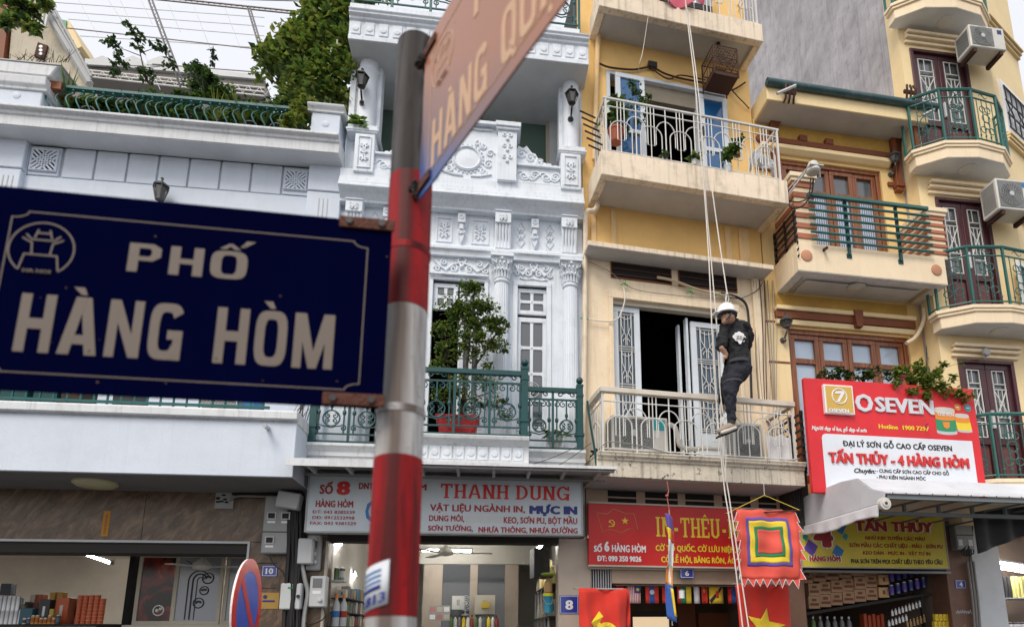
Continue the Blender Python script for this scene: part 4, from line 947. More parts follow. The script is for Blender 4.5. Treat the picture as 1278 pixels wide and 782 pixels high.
MB().box(u0+.02,u1-.02,zA-.03,zA-.013,ka-.08,ka-.03).box(u0+.02,u1-.02,zA-.01,zA+.01,.42,.45).build('purlin',M['plastic_grey'],aw)
# sign of shop eight
k8=.42; s8=thing('shop_sign','long pale blue shop sign with red lettering for number eight','shop sign',FA,a(556,669,k8)[0],a(556,669,k8)[1],k8)
u0,u1=a(383.5,620,k8)[0],a(727,640,k8)[0]; z1,z0=a(560,596.5,k8)[1],a(560,665.5,k8)[1]
face=paint('pale_sign_face',(.50,.56,.60),.5,samt=.2,stain=(.38,.42,.45),bump=.02)
MB().box(u0,u1,z0,z1,k8-.16,k8).build('sign_box',face,s8)
framebox(MB(),u0-.004,u1+.004,z0-.004,z1+.004,.016,k8+.0005,k8+.008).build('sign_trim',M['plastic_grey'],s8)
def txt(par,F,k,s,x0,x1,ytop,ybot,mat,bold=.03,depth=0,name='lettering',shear=0,z_off=0):
    xm=(x0+x1)/2; z0_=F.P(xm,ybot,k)[1]; z1_=F.P(xm,ytop,k)[1]; u0_=F.P(x0,(ytop+ybot)/2,k)[0]; u1_=F.P(x1,(ytop+ybot)/2,k)[0]
    return lettering(par,s,u0_,z0_,u1_-u0_,z1_-z0_,k+.001,mat,bold,name,depth=depth,shear=shear)
R_,DR,NV=M['red'],M['darkred_print'],M['navy_print']
txt(s8,FA,k8,'SỐ',399,416,604,616,DR,.05); txt(s8,FA,k8,'8',420,437.5,599.5,617,R_,.06)
txt(s8,FA,k8,'HÀNG HÒM',394,441,624,632.5,DR,.05)
for i,(t_,x0,x1) in enumerate((('ĐT: 043 8285539',390,443),('DĐ: 0912532998',390,442.5),('FAX: 043 9381529',387,444.5))):
    txt(s8,FA,k8,t_,x0,x1,636.5+7*i,640.5+7*i,DR,.015)
txt(s8,FA,k8,'DNT',448,466,602,610,DR,.05); txt(s8,FA,k8,'M',523.5,532.5,603.5,611.5,DR,.05); txt(s8,FA,k8,'C',456,469,624,649.5,M['blue_print'],.06)
TD_=(s8,FA,k8,'THANH DUNG',550,712.5,605,622.5)
txt(s8,FA,k8,'VẬT LIỆU NGÀNH IN,',536.5,655.5,629.5,638,DR,.04); txt(s8,FA,k8,'MỰC IN',660.5,720.5,630.5,641,NV,.08)
txt(s8,FA,k8,'DUNG MÔI,',535.5,579.5,642.5,650,DR,.04); txt(s8,FA,k8,'KEO, SƠN PU, BỘT MẦU',628.5,720.5,645,653,DR,.04)
txt(s8,FA,k8,'SƠN TƯỜNG,',534,590.5,655.5,662,DR,.05); txt(s8,FA,k8,'NHỰA THÔNG, NHỰA ĐƯỜNG',597,721,657.5,664.5,DR,.05)
uu0,zz0=a(580,652,k8); uu1,zz1=a(627,644,k8); MB().box(uu0,uu1,zz0,zz1,k8+.0004,k8+.0012).build('blank_patch',M['plastic_lgrey'],s8)
p8=plate('number_plate','8',FA,698.5,722,742.5,765.5,.0,'large blue enamel plate reading 8 on the beige pier',.42)
# interior of shop eight
KI=-4.6; cz8=zh8+.42
room=paint('room_cream',(.55,.53,.48),.8,samt=.1)
MB().box(pl1-.05,up1-.1,cz8+.02,cz8+.12,KI,-.2).build('room_ceiling',room,H8)
MB().box(pl1-.15,pl1-.05,0,cz8+.02,KI,-.2).build('room_side_wall',room,H8); MB().box(up1-.1,up1,0,cz8+.02,KI,-.3).build('room_side_wall',room,H8)
MB().box(pl1-.15,up1,0,cz8+.02,KI-.1,KI).build('room_back_wall',room,H8)
kb=-3.2
MB().box(pl1,up0,a(560,703,kb)[1],cz8+.018,kb-.1,kb).build('downstand_beam',room,H8)
g0,g1=a(552,730,kb)[0],a(630,730,kb)[0]; gz=a(590,703.5,kb)[1]
gp=MB().box(g0,g1,.3,gz-.002,kb-.05,kb-.02).build('glass_partition',M['glass_grey'],H8)
MB().box((g0+g1)/2-.06,(g0+g1)/2+.06,.3,gz-.003,kb-.019,kb-.0).build('partition_post',beige,gp)
MB().box(g0-.3,g0-.002,0,gz-.003,kb-.08,kb).build('room_column',beige,H8)
MB().box(g1+.002,g1+.22,0,gz-.003,kb-.08,kb).build('room_column',beige,H8)
t=tubelamp((527,686.3),(588,687.3),-2.4,-2.4,FA,'long lit ceiling tube behind the fan of the middle shop')
tubelamp((666.5,690),(677,678.5),-1.6,-.7,FA,'bright short tube light at the upper right of the middle shop')
tubelamp((422,673),(428,684),-.5,-1.4,FA,'lit tube light at the upper left of the middle shop')
tubelamp((441,714),(446.5,722),-1.6,-2.6,FA,'small lit tube light lower left in the middle shop')
u,z=a(556,689,-1.3); fan(FA,u,z,-1.3,'pale ceiling fan with a bell shaped motor in the middle shop',rot=.1,rr=.62)
# goods in shop eight
def shelfline(px0,py0,k0,px1,py1,k1,label,w_=.16,F=FA,n=3):
    p=F.P(px0,py0,k0); q=F.P(px1,py1,k1); t=thing('goods_shelf',label,'shelf',F,(p[0]+q[0])/2,min(p[1],q[1]),(k0+k1)/2)
    z=p[1]
    MB().flat([(p[0]-w_*.0,k0),(q[0],k1),(q[0]+w_,k1),(p[0]+w_,k0)],z-.02,z).build('shelf_board',M['dark2'],t)
    for i in range(n+1):
        f=i/n; u=p[0]+(q[0]-p[0])*f; k=k0+(k1-k0)*f; MB().box(u-.008,u+.008,z-1.2,z-.021,k-.008,k+.008).build('upright',M['plastic_dark'],t)
    return p,q,z,t
random.seed(3)
cols8=[flatcol('pale_card',(.5,.47,.4)),flatcol('yellow_plastic',(.62,.58,.22)),flatcol('white_plastic',(.6,.6,.58)),flatcol('blue_plastic',(.03,.2,.38)),flatcol('grey_card',(.16,.16,.17)),flatcol('tan_plastic',(.42,.26,.10)),flatcol('dull_green',(.10,.18,.06)),flatcol('dull_red',(.3,.05,.04))]
def bottle(label,F,u,z,k,r,h,mat,cap,group=None,name='bottle'):
    t=thing(name,label,'bottle',F,u,z,k,group=group)
    MB().lathe([(r,0),(r,h*.62),(r*.8,h*.72),(r*.4,h*.8),(r*.38,h*.86)],u,z,k,10).build('body',mat,t,smooth=True)
    MB().lathe([(r*.45,h*.86),(r*.45,h)],u,z,k,10).build('cap',cap,t); return t
kx0,kx1=-.35,-2.2
# right wall shelves: two tiers
for tier,(y0,y1) in enumerate(((727,760),(768,800))):
    u0=a(688,y0,kx0); z=u0[1]; uw=up1-.12
    p=thing('goods_shelf',('upper' if tier==0 else 'lower')+' metal shelf along the right wall of the middle shop','shelf',FA,uw-.15,z,kx0)
    MB().box(uw-.34,uw,z-.02,z-.001,kx1-.3,kx0).build('shelf_board',M['dark2'],p)
    for i in range(5):
        k=kx0-.05-i*.48; MB().box(uw-.34,uw-.32,z-.45,z-.021,k-.01,k+.01).build('upright',M['plastic_grey'],p)
    n=15
    for i in range(n):
        k=kx0-.08-i*.14; c=random.choice(cols8[:6]); h=random.uniform(.14,.24) if tier==0 else .2
        u=uw-.27
        if tier==0 and i in (3,4,5,8): c=cols8[1]; h=.34
        if (i+tier)%3==0: bottle('plastic bottle on the right hand shelves of the middle shop',FA,u,z,k,.035,h,c,cols8[2],'bottles on the right hand shelves')
        elif (i+tier)%3==1: carton('carton','small carton on the right hand shelves of the middle shop','carton',FA,u,z,k,.09,h,.09,c,cols8[4],'cartons on the right hand shelves')
        else: can('tin','small tin on the right hand shelves of the middle shop','tin',FA,u,z,k,.045,h*.8,c,cols8[2],'tins on the right hand shelves')
# front column of goods at the pier
u,z=a(684,764,-.2); t=can('bucket','turquoise bucket with yellow lid beside the pier of number eight','bucket',FA,u,z+.0,-.2,.055,.20,flatcol('turquoise_plastic',(.01,.22,.34),.35),None,None,lid=False)
MB().lathe([(.06,.19),(.06,.225),(1e-6,.23)],u,z,-.2,16).build('lid',flatcol('lemon_plastic',(.65,.62,.02),.35),t)
MB().tube([(u-.057,z+.17,-.2),(u-.03,z+.1,-.13),(u+.03,z+.1,-.13),(u+.057,z+.17,-.2)],.003,4).build('handle',M['plastic_lgrey'],t)
bottle('tan jar with a tapered neck standing on the turquoise bucket',FA,u,z+.235,-.2,.05,.17,cols8[5],cols8[5])
MB_=thing('tray','lime green tray lying on the dark box edge of the right shelves','tray',FA,u,z+.42,-.2)
MB().lathe([(.05,0),(.085,.02),(.09,.03),(.07,.04),(1e-6,.05)],u,z+.42,-.2,14).build('dish',flatcol('lime_plastic',(.35,.48,.06),.4),MB_)
MB().box(u-.10,u+.05,z+.405,z+.419,-.3,-.12).build('dish_stand',M['dark2'],MB_)
u2,z2=a(676,721,-.5); carton('box','large black box tilted above the right shelves of the middle shop','box',FA,u2,z2,-.45,.20,.36,.2,M['plastic_dark'],M['dark2'],rz=.2)
# back shelves with goods: low counter row before the glass partition
kb2=-2.9; zc_=a(600,783,kb2)[1]
t=thing('display_counter','counter with goods before the dark glass partition','counter',FA,a(590,782,kb2)[0],0,kb2)
MB().box(a(536,770,kb2)[0],a(655,770,kb2)[0],0,zc_,kb2-.3,kb2+.1).build('counter_body',M['dark2'],t)
for i in range(13):
    x=563+i*5.2; u=a(x,775,kb2)[0]
    if x>624: break
    c=[cols8[6],cols8[2],cols8[4],M['yellow'],M['ywhite'],cols8[7]][i%6]
    bottle('slim spray can in the row before the glass partition',FA,u,zc_,kb2,.028,.20,c,M['plastic_dark'],'spray cans in a row before the partition','spray_can')
for x0,x1,y0,y1,mat,lab in ((564,580,743,760,cols8[2],'white machine part box left in the middle of shop eight'),(592,618,742,766,cols8[0],'pale printed box with yellow blocks behind the spray cans')):
    p=a(x0,y1,kb2-.15);q=a(x1,y0,kb2-.15); t=carton('box',lab,'box',FA,(p[0]+q[0])/2,p[1],kb2-.1,q[0]-p[0],q[1]-p[1],.12,mat,M['plastic_grey'])
MB().box(a(601,750,kb2)[0],a(611,750,kb2)[0],a(605,758,kb2)[1],a(605,750,kb2)[1],kb2-.1,kb2-.04).build('yellow_pack',flatcol('dull_yellow',(.55,.40,.05)),t)
t=thing('desk_fan','round metal desk fan standing in the middle shop','fan',FA,*a(582,765,kb2),kb2)
cu,cz=a(581,752,kb2); m=MB()
for r in (.03,.06,.09,.115): m.tube(arc(cu,cz,kb2+.03,r,0,2*math.pi,18),.004,4)
for i in range(12): m.tube([(cu,cz,kb2+.035),(cu+math.cos(i*math.pi/6)*.115,cz+math.sin(i*math.pi/6)*.115,kb2+.03)],.003,4)
m.build('fan_cage',M['plastic_lgrey'],t); MB().lathe([(.03,-.02),(.03,.03),(1e-6,.04)],cu,cz,kb2,12,'k').build('hub',M['plastic_grey'],t)
MB().lathe([(.06,0),(.06,.02),(.012,.03),(.012,.1)],cu,cz-.19,kb2,12).build('stand',M['plastic_grey'],t)
t=thing('notice_board','acrylic board with pink red notes in the middle shop','notice board',FA,*a(548,775,kb2),kb2+.2)
p=a(535,774,kb2+.2);q=a(562,755,kb2+.2); MB().box(p[0],q[0],p[1],q[1],kb2+.18,kb2+.2).build('board',M['plastic_grey'],t)
for i in range(3):
    for j in range(2):
        c=p[0]+(q[0]-p[0])*(i+.5)/3; d=p[1]+(q[1]-p[1])*(j+.5)/2; MB().box(c-.04,c+.04,d-.035,d+.035,kb2+.2,kb2+.203).build('note',[M['ywhite'],flatcol('pink_card',(.5,.2,.2)),cols8[0]][(i+j)%3],t)
# left shelves of shop eight
for tier,(x0,y0) in enumerate(((413,723),(413,781))):
    k=-.25; u,z=a(x0,y0,k)
    t=thing('goods_shelf',('short white shelf holding jars' if tier==0 else 'lower shelf holding tall bottles')+' at the left side of shop eight','shelf',FA,u,z,k)
    MB().box(pl1-.04,a(430,y0,k)[0],z-.02,z-.001,k-.2,k+.02).build('shelf_board',M['plastic_lgrey'] if tier==0 else M['dark2'],t)
    z0=z
    if tier==0:
        for i,(x,c) in enumerate(((419,cols8[6]),(426,cols8[2]))): can('jar','glass jar with a '+('green' if i==0 else 'pale')+' lid on the short left shelf','jar',FA,a(x,y0,k)[0],z0,k-.03,.03,.13,M['glass_teal'],c)
    else:
        for i,x in enumerate((418,426)):
            o=bottle(('front' if i==0 else 'rear')+' clear bottle with an orange cap by the left pier',FA,a(x,y0,k)[0],z0,k-.06*i,.04,.36,M['plastic_lgrey'],M['orange_print'])
            MB().lathe([(.0415,.10),(.0415,.17)],a(x,y0,k)[0],z0,k-.06*i,10).build('label_band',[M['blue_print'],M['darkred_print']][i],o)
for j in range(3):
    zj=a(430,745+j*18,-.5)[1]
    t=thing('goods_shelf',['top','middle','bottom'][j]+' of the slanting left shelves of small packets in shop eight','shelf',FA,pl1+.12,zj,-.9)
    MB().box(pl1-.04,pl1+.14,zj-.015,zj-.001,-2.6,-.5).build('shelf_board',M['dark2'],t)
    for i in range(12):
        c=random.choice(cols8); k=-.55-i*.17; carton('packet','small packet on the left hand shelves of shop eight','packet',FA,pl1+.07,zj,k,.09,random.uniform(.09,.15),.12,c,cols8[random.randrange(8)],'packets on the left hand shelves')
# ================================================================ house six
b=lambda x,y,k=0: FB.P(x,y,k)
KB6=.65
H6=thing('town_house','narrow cream town house with three white railed balconies, number six','house',FB,0,0,0)
CR=M['cream']; SL=M['cream_slab']
uR6=b(958,420)[0]; uL6=0.0
ZS1t=b(870,569,KB6)[1]; ZS1b=b(870,599,KB6)[1]
ZS2b=b(850,233,KB6)[1]; ZS2t=b(850,203,KB6)[1]; zs2=b(850,233,KB6)
ZS3b=b(850,29.5,.51)[1]; 
ZS3t=b(850,7,.51)[1]
ZCt=b(850,315,.30)[1]; 
# openings
o1=(b(766,450)[0],b(921,450)[0]); o1t=b(830,380)[1]
o2=(b(757,130)[0],b(907,150)[0]); o2t=b(830,104)[1]
wallmb(uL6,uR6,ZS1b-.02,ZCt,-.22,0,[(o1[0],o1[1],ZS1t,o1t)]).build('wall',M['cream_pale'],H6)
wallmb(uL6,uR6,ZCt,ZS3b+1.4,-.22,0,[(o2[0],o2[1],ZS2t,o2t),(o2[0],o2[1],ZS3t+.1,ZS3t+1.5)]).build('upper_wall',M['cream_y'],H6)
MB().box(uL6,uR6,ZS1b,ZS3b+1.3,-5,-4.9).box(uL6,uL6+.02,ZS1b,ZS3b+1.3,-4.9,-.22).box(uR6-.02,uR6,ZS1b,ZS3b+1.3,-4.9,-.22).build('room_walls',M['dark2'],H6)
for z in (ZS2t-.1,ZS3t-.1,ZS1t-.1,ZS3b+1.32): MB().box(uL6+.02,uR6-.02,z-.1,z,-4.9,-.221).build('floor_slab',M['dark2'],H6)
def slab(z0,z1,k,u0,u1,nm='balcony_slab',mat=SL,beam=.10,rec=.05):
    # front beam, side beams and a recessed soffit
    MB().box(u0,u1,z0,z1,k-beam,k).build('balcony_front_beam',mat,H6,bev=.008)
    for p,q in ((u0,u0+beam),(u1-beam,u1)): MB().box(p,q,z0,z1,-.05,k-beam-.001).build('balcony_side_beam',mat,H6,bev=.006)
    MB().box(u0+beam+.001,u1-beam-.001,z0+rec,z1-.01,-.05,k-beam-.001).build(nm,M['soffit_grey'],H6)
s2u0,s2u1=b(750.3,200,KB6)[0],b(983,230,KB6)[0]
slab(ZS2b,ZS2t,KB6,s2u0,s2u1)
s3u0,s3u1=b(747.8,6,.51)[0],b(952,40,.51)[0]
slab(ZS3b,ZS3t,.51,s3u0,s3u1)
# ground balcony with a moulded edge
s1u0,s1u1=b(746,575,KB6)[0],b(1006,590,KB6)[0]
MB().mould([(-.05,ZS1b),(KB6-.03,ZS1b),(KB6-.03,ZS1t-.10),(KB6-.01,ZS1t-.09),(KB6-.01,ZS1t-.07),(KB6+.02,ZS1t-.05),(KB6+.02,ZS1t-.03),(KB6+.03,ZS1t-.02),(KB6+.03,ZS1t),(-.05,ZS1t)],s1u0,s1u1).build('balcony_slab',M['slab_old'],H6,bev=.006)
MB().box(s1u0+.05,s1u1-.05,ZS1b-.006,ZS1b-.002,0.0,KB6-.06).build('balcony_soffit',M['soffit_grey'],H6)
# canopy
cu0,cu1=b(734,305,.30)[0],b(966,333,.30)[0]; zcb=b(850,321,.30)[1]
MB().box(cu0,cu1,zcb,ZCt,-.02,.30).build('canopy_slab',SL,H6,bev=.006)
MB().box(cu0+.02,cu1-.02,zcb-.004,zcb-.001,.0,.285).build('canopy_soffit',M['soffit_grey'],H6)
# pilaster strips between canopy and second balcony, frames and slots
zA,zB=ZCt,ZS2b
for x0,x1 in ((737,743),(762,768),(903,910),(920,932)):
    u0,u1=b(x0,280)[0],b(x1,280)[0]; MB().box(u0,u1,zA,zB,.0,.03).build('pilaster_strip',M['cream'],H6)
for x0,x1 in ((763,837),(847,918)):
    u0,u1=b(x0,345)[0],b(x1,350)[0]; zt_=b(830,337)[1]+.05; zl=b(830,354)[1]
    sf=MB().box(u0,u1,zl,zt_,.0,.006).build('transom_grille',M['dark'],H6)
    for i in range(3): MB().box(u0,u1,zl+.03+i*(zt_-zl)/3,zl+.05+i*(zt_-zl)/3,.006,.02).build('grille_slat',M['rust'],sf)
    framebox(MB(),u0-.01,u1+.01,zl-.01,zt_+.01,.012,.0,.018).build('grille_rim',M['brown_trim'],sf)
MB().box(o1[0]-.06,o1[1]+.05,o1t+.0,o1t+.10,.0,.035).box(o1[0]-.06,o1[0]-.002,ZS1t,o1t-.001,.0,.035).box(o1[1]+.002,o1[1]+.05,ZS1t,o1t-.001,.0,.035).build('opening_surround',M['cream_pale'],H6,bev=.004)
u0=b(948,400)[0]; MB().box(u0-.10,u0,ZS1t,zcb,.0,.05).build('corner_pilaster',M['cream_pale'],H6,bev=.004)
# door leaves with iron pattern
def iron_leaf(par,u0,u1,z0,z1,k,framemat,rows=3,ang=0,hinge=None):
    L_=framebox(MB(),u0,u1,z0,z1,.075,k-.04,k).build('door_leaf',framemat,par,bev=.004)
    MB().box(u0+.075,u1-.075,z0+.075,z0+.55,k-.035,k-.02).build('lower_panel',framemat,L_)
    MB().box(u0+.075,u1-.075,z0+.56,z1-.075,k-.032,k-.026).build('pane',M['glass_slate'],L_)
    m=MB(); a0,a1=u0+.075,u1-.075; zb_=z0+.56; H=(z1-.075-zb_)/rows; w_=a1-a0; c=(a0+a1)/2; r=.006; kk=k-.008
    for q in (0,.18,.82,1): m.tube([(a0+w_*q,zb_,kk),(a0+w_*q,z1-.075,kk)],r,4)
    for j in range(rows):
        z=zb_+H*j
        for dz in (0,.06,.94): m.tube([(a0,z+H*dz,kk),(a1,z+H*dz,kk)],r,4)
        for s in (-1,1):
            m.tube([(c+s*w_*.30,z+H*.08,kk),(c+s*w_*.30,z+H*.30,kk),(c+s*w_*.12,z+H*.45,kk),(c+s*w_*.10,z+H*.9,kk)],r,4)
            m.tube([(c+s*w_*.30,z+H*.92,kk),(c+s*w_*.28,z+H*.62,kk),(c+s*w_*.04,z+H*.36,kk),(c+s*w_*.04,z+H*.1,kk)],r,4)
        m.tube(arc(c,z+H*.93,kk,w_*.3,math.pi,2*math.pi,8,rz=H*.12),r,4); m.tube(arc(c,z+H*.2,kk,w_*.2,0,math.pi,8),r,4)
    m.build('iron_pattern',M['white_iron'],L_)
    return L_
WM=M['white_metal']
ul1=b(802,450)[0]
iron_leaf(H6,o1[0]+.01,ul1,ZS1t,o1t-.06,-.06,WM)
MB().box(o1[0],o1[1],o1t-.055,o1t,-.12,-.02).build('door_head',M['beige_frame'],H6)
l2=iron_leaf(H6,b(868,450)[0],b(908,450)[0],ZS1t,o1t-.14,-.10,WM)
for i,x in enumerate((862,856)): uu=b(x,450)[0]; MB().box(uu,uu+.03,ZS1t,o1t-.10-.05*i,-.18-.12*i,-.10-.12*i).build('folded_leaf_edge',WM,H6)
# upper doors (blue glass)
def glass_leaf(par,u0,u1,z0,z1,k,mid=.48,mat=M['blueglass']):
    L_=framebox(MB(),u0,u1,z0,z1,.07,k-.04,k).build('door_leaf',WM,par,bev=.004)
    zm=z0+(z1-z0)*mid; MB().box(u0+.07,u1-.07,zm-.03,zm+.03,k-.035,k-.002).build('cross_rail',WM,L_)
    MB().box(u0+.07,u1-.07,z0+.07,zm-.03,k-.03,k-.02).build('pane',mat,L_); MB().box(u0+.07,u1-.07,zm+.03,z1-.07,k-.03,k-.02).build('pane',mat,L_)
    MB().box(u0+.015,u0+.035,z0+1.0,z0+1.15,k,k+.03).build('handle',M['plastic_dark'],L_)
    return L_
zt2=o2t
GL1=glass_leaf(H6,b(768,110,.1)[0],b(804,110,.1)[0],ZS2t,b(785,94,.1)[1],.12)
MB().box(o2[0]+.0,o2[0]+.05,ZS2t,o2t,-.1,.02).build('door_jamb',WM,H6); MB().box(o2[0],o2[1],o2t-.03,o2t+.02,-.1,.015).build('door_head',WM,H6)
MB().box(b(804,110)[0],b(872,110)[0],o2t-.28,o2t-.03,-.12,-.05).build('transom_panel',paint('dull_panel',(.30,.26,.20),.7),H6)
GL2=glass_leaf(H6,b(873,140,.04)[0],b(907,140,.04)[0],ZS2t,b(890,121,.04)[1],.06)
MB().box(b(872,130)[0]-.03,b(872,130)[0],ZS2t,o2t,-.1,-.02).build('door_jamb',WM,H6)
# white arch railings
def arch_rail(par,u0,u1,z0,z1,k,wd,mat,thick,side=True,toph=.045,f0=0,name='balcony_railing'):
    rail=MB().box(u0-.03,u1+.03,z1-toph,z1,k-thick/2,k+thick/2).build(name,M['white_rail'] if thick>.05 else mat,par,bev=.004)
    zb_=z0+.045; zm=z1-toph-.10; r=.009
    MB().tube([(u0,zm,k),(u1,zm,k)],r,5).tube([(u0,zb_,k),(u1,zb_,k)],r,5).build('cross_bar',mat,rail)
    n=max(1,round((u1-u0)/wd)); w_=(u1-u0)/n; H=zm-zb_
    m=MB(); c=u0+w_*.5; zt_=zb_+H*.28; s=.045
    m.tube([(c-s,z1-toph,k),(c-s,zt_,k),(c+s,zt_,k),(c+s,z1-toph,k)],r*.85,5); m.tube([(c,z1-toph,k),(c,zb_,k)],r*.8,5)
    ra=w_*.36; zc_=zb_+H*.50
    m.tube([(c-ra,zb_,k+.005)]+arc(c,zc_,k+.005,ra,math.pi,0,12,rz=H*.20)+[(c+ra,zb_,k+.005)],r*.85,5)
    f=m.build('arch_module',mat,rail,smooth=True)
    for i in range(1,n): copy_part(f,rail,du=w_*i)
    m=MB(); m.tube([(u0+w_,z1-toph,k),(u0+w_,zb_-.03,k)],r,5); f=None
    ra2=w_*.33; m.tube(arc(u0+w_,zc_+.05,k-.006,ra2,math.pi*.98,math.pi*.02,12,rz=H*.30)+[],r*.85,5); m.tube([(u0+w_-ra2,zc_+.05,k-.006),(u0+w_-ra2,zc_-.12,k-.006)],r*.8,5); m.tube([(u0+w_+ra2,zc_+.05,k-.006),(u0+w_+ra2,zc_-.12,k-.006)],r*.8,5)
    f=m.build('post_arch',mat,rail,smooth=True)
    for i in range(1,n-1): copy_part(f,rail,du=w_*i)
    for u in (u0,u1): MB().box(u-.012,u+.012,z0-.02,z1-toph,k-.012,k+.012).build('corner_post',mat,rail)
    for u in (u0,u1):
        MB().box(u-thick/2,u+thick/2,z1-toph-.001,z1-.001,.0,k-thick/2-.001).build('side_handrail',M['white_rail'] if thick>.05 else mat,rail)
        m=MB(); m.tube([(u,zb_,0),(u,zb_,k)],r,5).tube([(u,zm,0),(u,zm,k)],r,5)
        for j in range(1,6): kk=k*j/6; m.tube([(u,zb_-.02,kk),(u,z1-toph if j%2 else zm,kk)],r*.85,5)
        m.tube([(u,zb_,k*.2)]+[(u,zc_+math.sin(t*math.pi)*H*.2,k*(.2+.6*t)) for t in [i/10 for i in range(11)]]+[(u,zb_,k*.8)],r*.85,5)
        m.build('side_bars',mat,rail)
    return rail
WI=M['white_iron']
kk=KB6-.05
zr=b(870,492.5,kk)[1]; arch_rail(H6,b(751.5,490,kk)[0],b(988,510,kk)[0],ZS1t,zr,kk,.43,WI,.075,toph=.06)
zr=b(857,140,kk)[1]; arch_rail(H6,b(755.3,120,kk)[0],b(969,165,kk)[0],ZS2t,zr,kk,.40,WI,.03,toph=.03)
# rusty hanging bars at the left of the middle railing
uL_=b(755.3,120,kk)[0]
for i in range(6):
    z=ZS2t+.05+i*.17; k_=kk-.05-.08*i
    o=MB().tube([(uL_,z,k_),(uL_-.22,z+.05,k_+.02)],.012,5).build('bracket_rod',M['blackiron'],H6)
# ground floor
zb6=b(850,630,.0)[1]
KG=-.0
gw=paint('shop_cream_plaster',(.46,.35,.26),.8,samt=.3,stain=(.25,.18,.13))
z_s6t,z_s6b=b(860,632,.10)[1],b(860,706.5,.10)[1]
zbm=b(850,728,0)[1]; ub0,ub1=b(765,720)[0],b(983,720)[0]
wallmb(uL6,b(984,700)[0],zbm,ZS1b-.0,-.2,0,[(b(737.5,700)[0],ub0-.01,0,z_s6b+.005)]).build('shop_wall',gw,H6)
for x0,x1 in ((758.5,794),(805,845.5),(855,890.5),(901,936),(946,968)):
    for ya,yb in ((614.8,621.5),(624,628.5)):
        u0,u1=b(x0,618)[0],b(x1,618)[0]; zt_,zl=b(860,ya+1.0)[1],b(860,yb+1.5)[1]; MB().box(u0,u1,zl,zt_,.001,.004).build('vent_slot',M['dark'],H6)
MB().box(b(736,708)[0],b(930,708)[0],b(850,711,.06)[1],b(850,706.5,.06)[1],.001,.06).build('lintel_strip',M['beige_frame'],H6)
MB().box(b(737,720)[0],ub0,0,z_s6b,-.18,-.15).build('grille_backdrop',M['dark2'],H6)
rg=None
for i in range(9):
    u=b(738.5+i*3.1,720)[0]
    if rg is None: rg=MB().box(u-.006,u+.006,1.0,z_s6b,-.05,-.03).build('grille_bar',M['plastic_lgrey'],H6); fu=u
    else: copy_part(rg,H6,du=u-fu)
# interior of shop six
KI6=-3.0
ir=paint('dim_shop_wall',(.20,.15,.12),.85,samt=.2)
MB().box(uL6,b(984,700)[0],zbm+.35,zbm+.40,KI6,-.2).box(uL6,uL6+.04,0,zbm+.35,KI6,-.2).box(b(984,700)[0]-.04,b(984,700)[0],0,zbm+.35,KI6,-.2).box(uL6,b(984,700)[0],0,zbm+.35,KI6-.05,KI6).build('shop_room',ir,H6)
kd=-1.6
bp_=framebox(MB(),b(783,770,kd)[0],b(842,770,kd)[0],1.2,b(812,762,kd)[1],.08,kd-.05,kd).build('inner_door_frame',M['plastic_dark'],H6)
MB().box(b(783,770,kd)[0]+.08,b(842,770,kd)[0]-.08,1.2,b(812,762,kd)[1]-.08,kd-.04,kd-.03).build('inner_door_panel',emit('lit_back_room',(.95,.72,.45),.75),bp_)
MB().box(b(846,770,kd)[0],b(868,770,kd)[0],1.2,b(850,752,kd)[1],kd-.05,kd).build('wooden_panel',M['brown_trim'],H6)
MB().box(b(872,770,kd)[0],b(925,770,kd)[0],1.2,b(890,764,kd)[1],kd-.3,kd).build('wooden_cabinet',M['brown_trim'],H6)
t=plate('number_plate','6',FB,848.5,865.5,708.5,721,.065,'small blue plate reading 6 under the red embroidery sign',.30)
# birdcage, hanging from the top slab
kc_=.30; cg=thing('birdcage','rusty square birdcage hanging under the top cream balcony','birdcage',FB,*b(897,112,kc_),kc_,)
u0,u1=b(884,90,kc_)[0],b(913,90,kc_)[0]; z0=b(897,107,kc_)[1]; z1=b(897,72,kc_)[1]; d=u1-u0
MB().box(u0-.005,u1+.005,z0+.02,z0+.09,kc_-d*.42,kc_+d*.45).build('tray',paint('dark_cage_wood',(.06,.022,.012),.7,samt=.4,bump=.3),cg)
m=MB()
for z in (z0+.10,(z0+z1)/2+.05,z1): m.tube([(u0,z,kc_-d/2),(u1,z,kc_-d/2),(u1,z,kc_+d/2),(u0,z,kc_+d/2)],.009,4,closed=True)
for u in (u0,u1):
    for k in (kc_-d/2,kc_+d/2): m.tube([(u,z0,k),(u,z1,k)],.011,4)
m.build('cage_frame',M['rust'],cg)
m=MB(); nw=9
for i in range(1,nw):
    f=i/nw
    for p,q in (((u0+d*f,kc_+d/2),(u0+d*f,kc_-d/2)),): 
        m.tube([(p[0],z0+.1,p[1]),(p[0],z1,p[1])],.0035,3).tube([(q[0],z0+.1,q[1]),(q[0],z1,q[1])],.0035,3).tube([(p[0],z1,p[1]),(q[0],z1,q[1])],.0035,3)
    k=kc_-d/2+d*f; m.tube([(u0,z0+.1,k),(u0,z1,k),(u1,z1,k),(u1,z0+.1,k)],.0035,3)
for i in range(7): cx_=u0+d*(.15+.7*random.random()); m.tube(arc(cx_,z0+.15+(z1-z0-.2)*random.random(),kc_+d*.5,.05,0,5,8),.005,4)
m.build('cage_wires',M['rust'],cg)
MB().tube([(u0+d/2,z1,kc_),(u0+d/2,ZS3b+.04,kc_)],.006,5).lathe([(.03,0),(.03,.012)],u0+d/2,ZS3b+.035,kc_,10).build('hook',M['blackiron'],cg)
MB().lathe([(.03,0),(.04,.04),(.035,.06)],u0+d*.5,z0+.11,kc_+.05,8).build('seed_cup',M['ywhite'],cg)
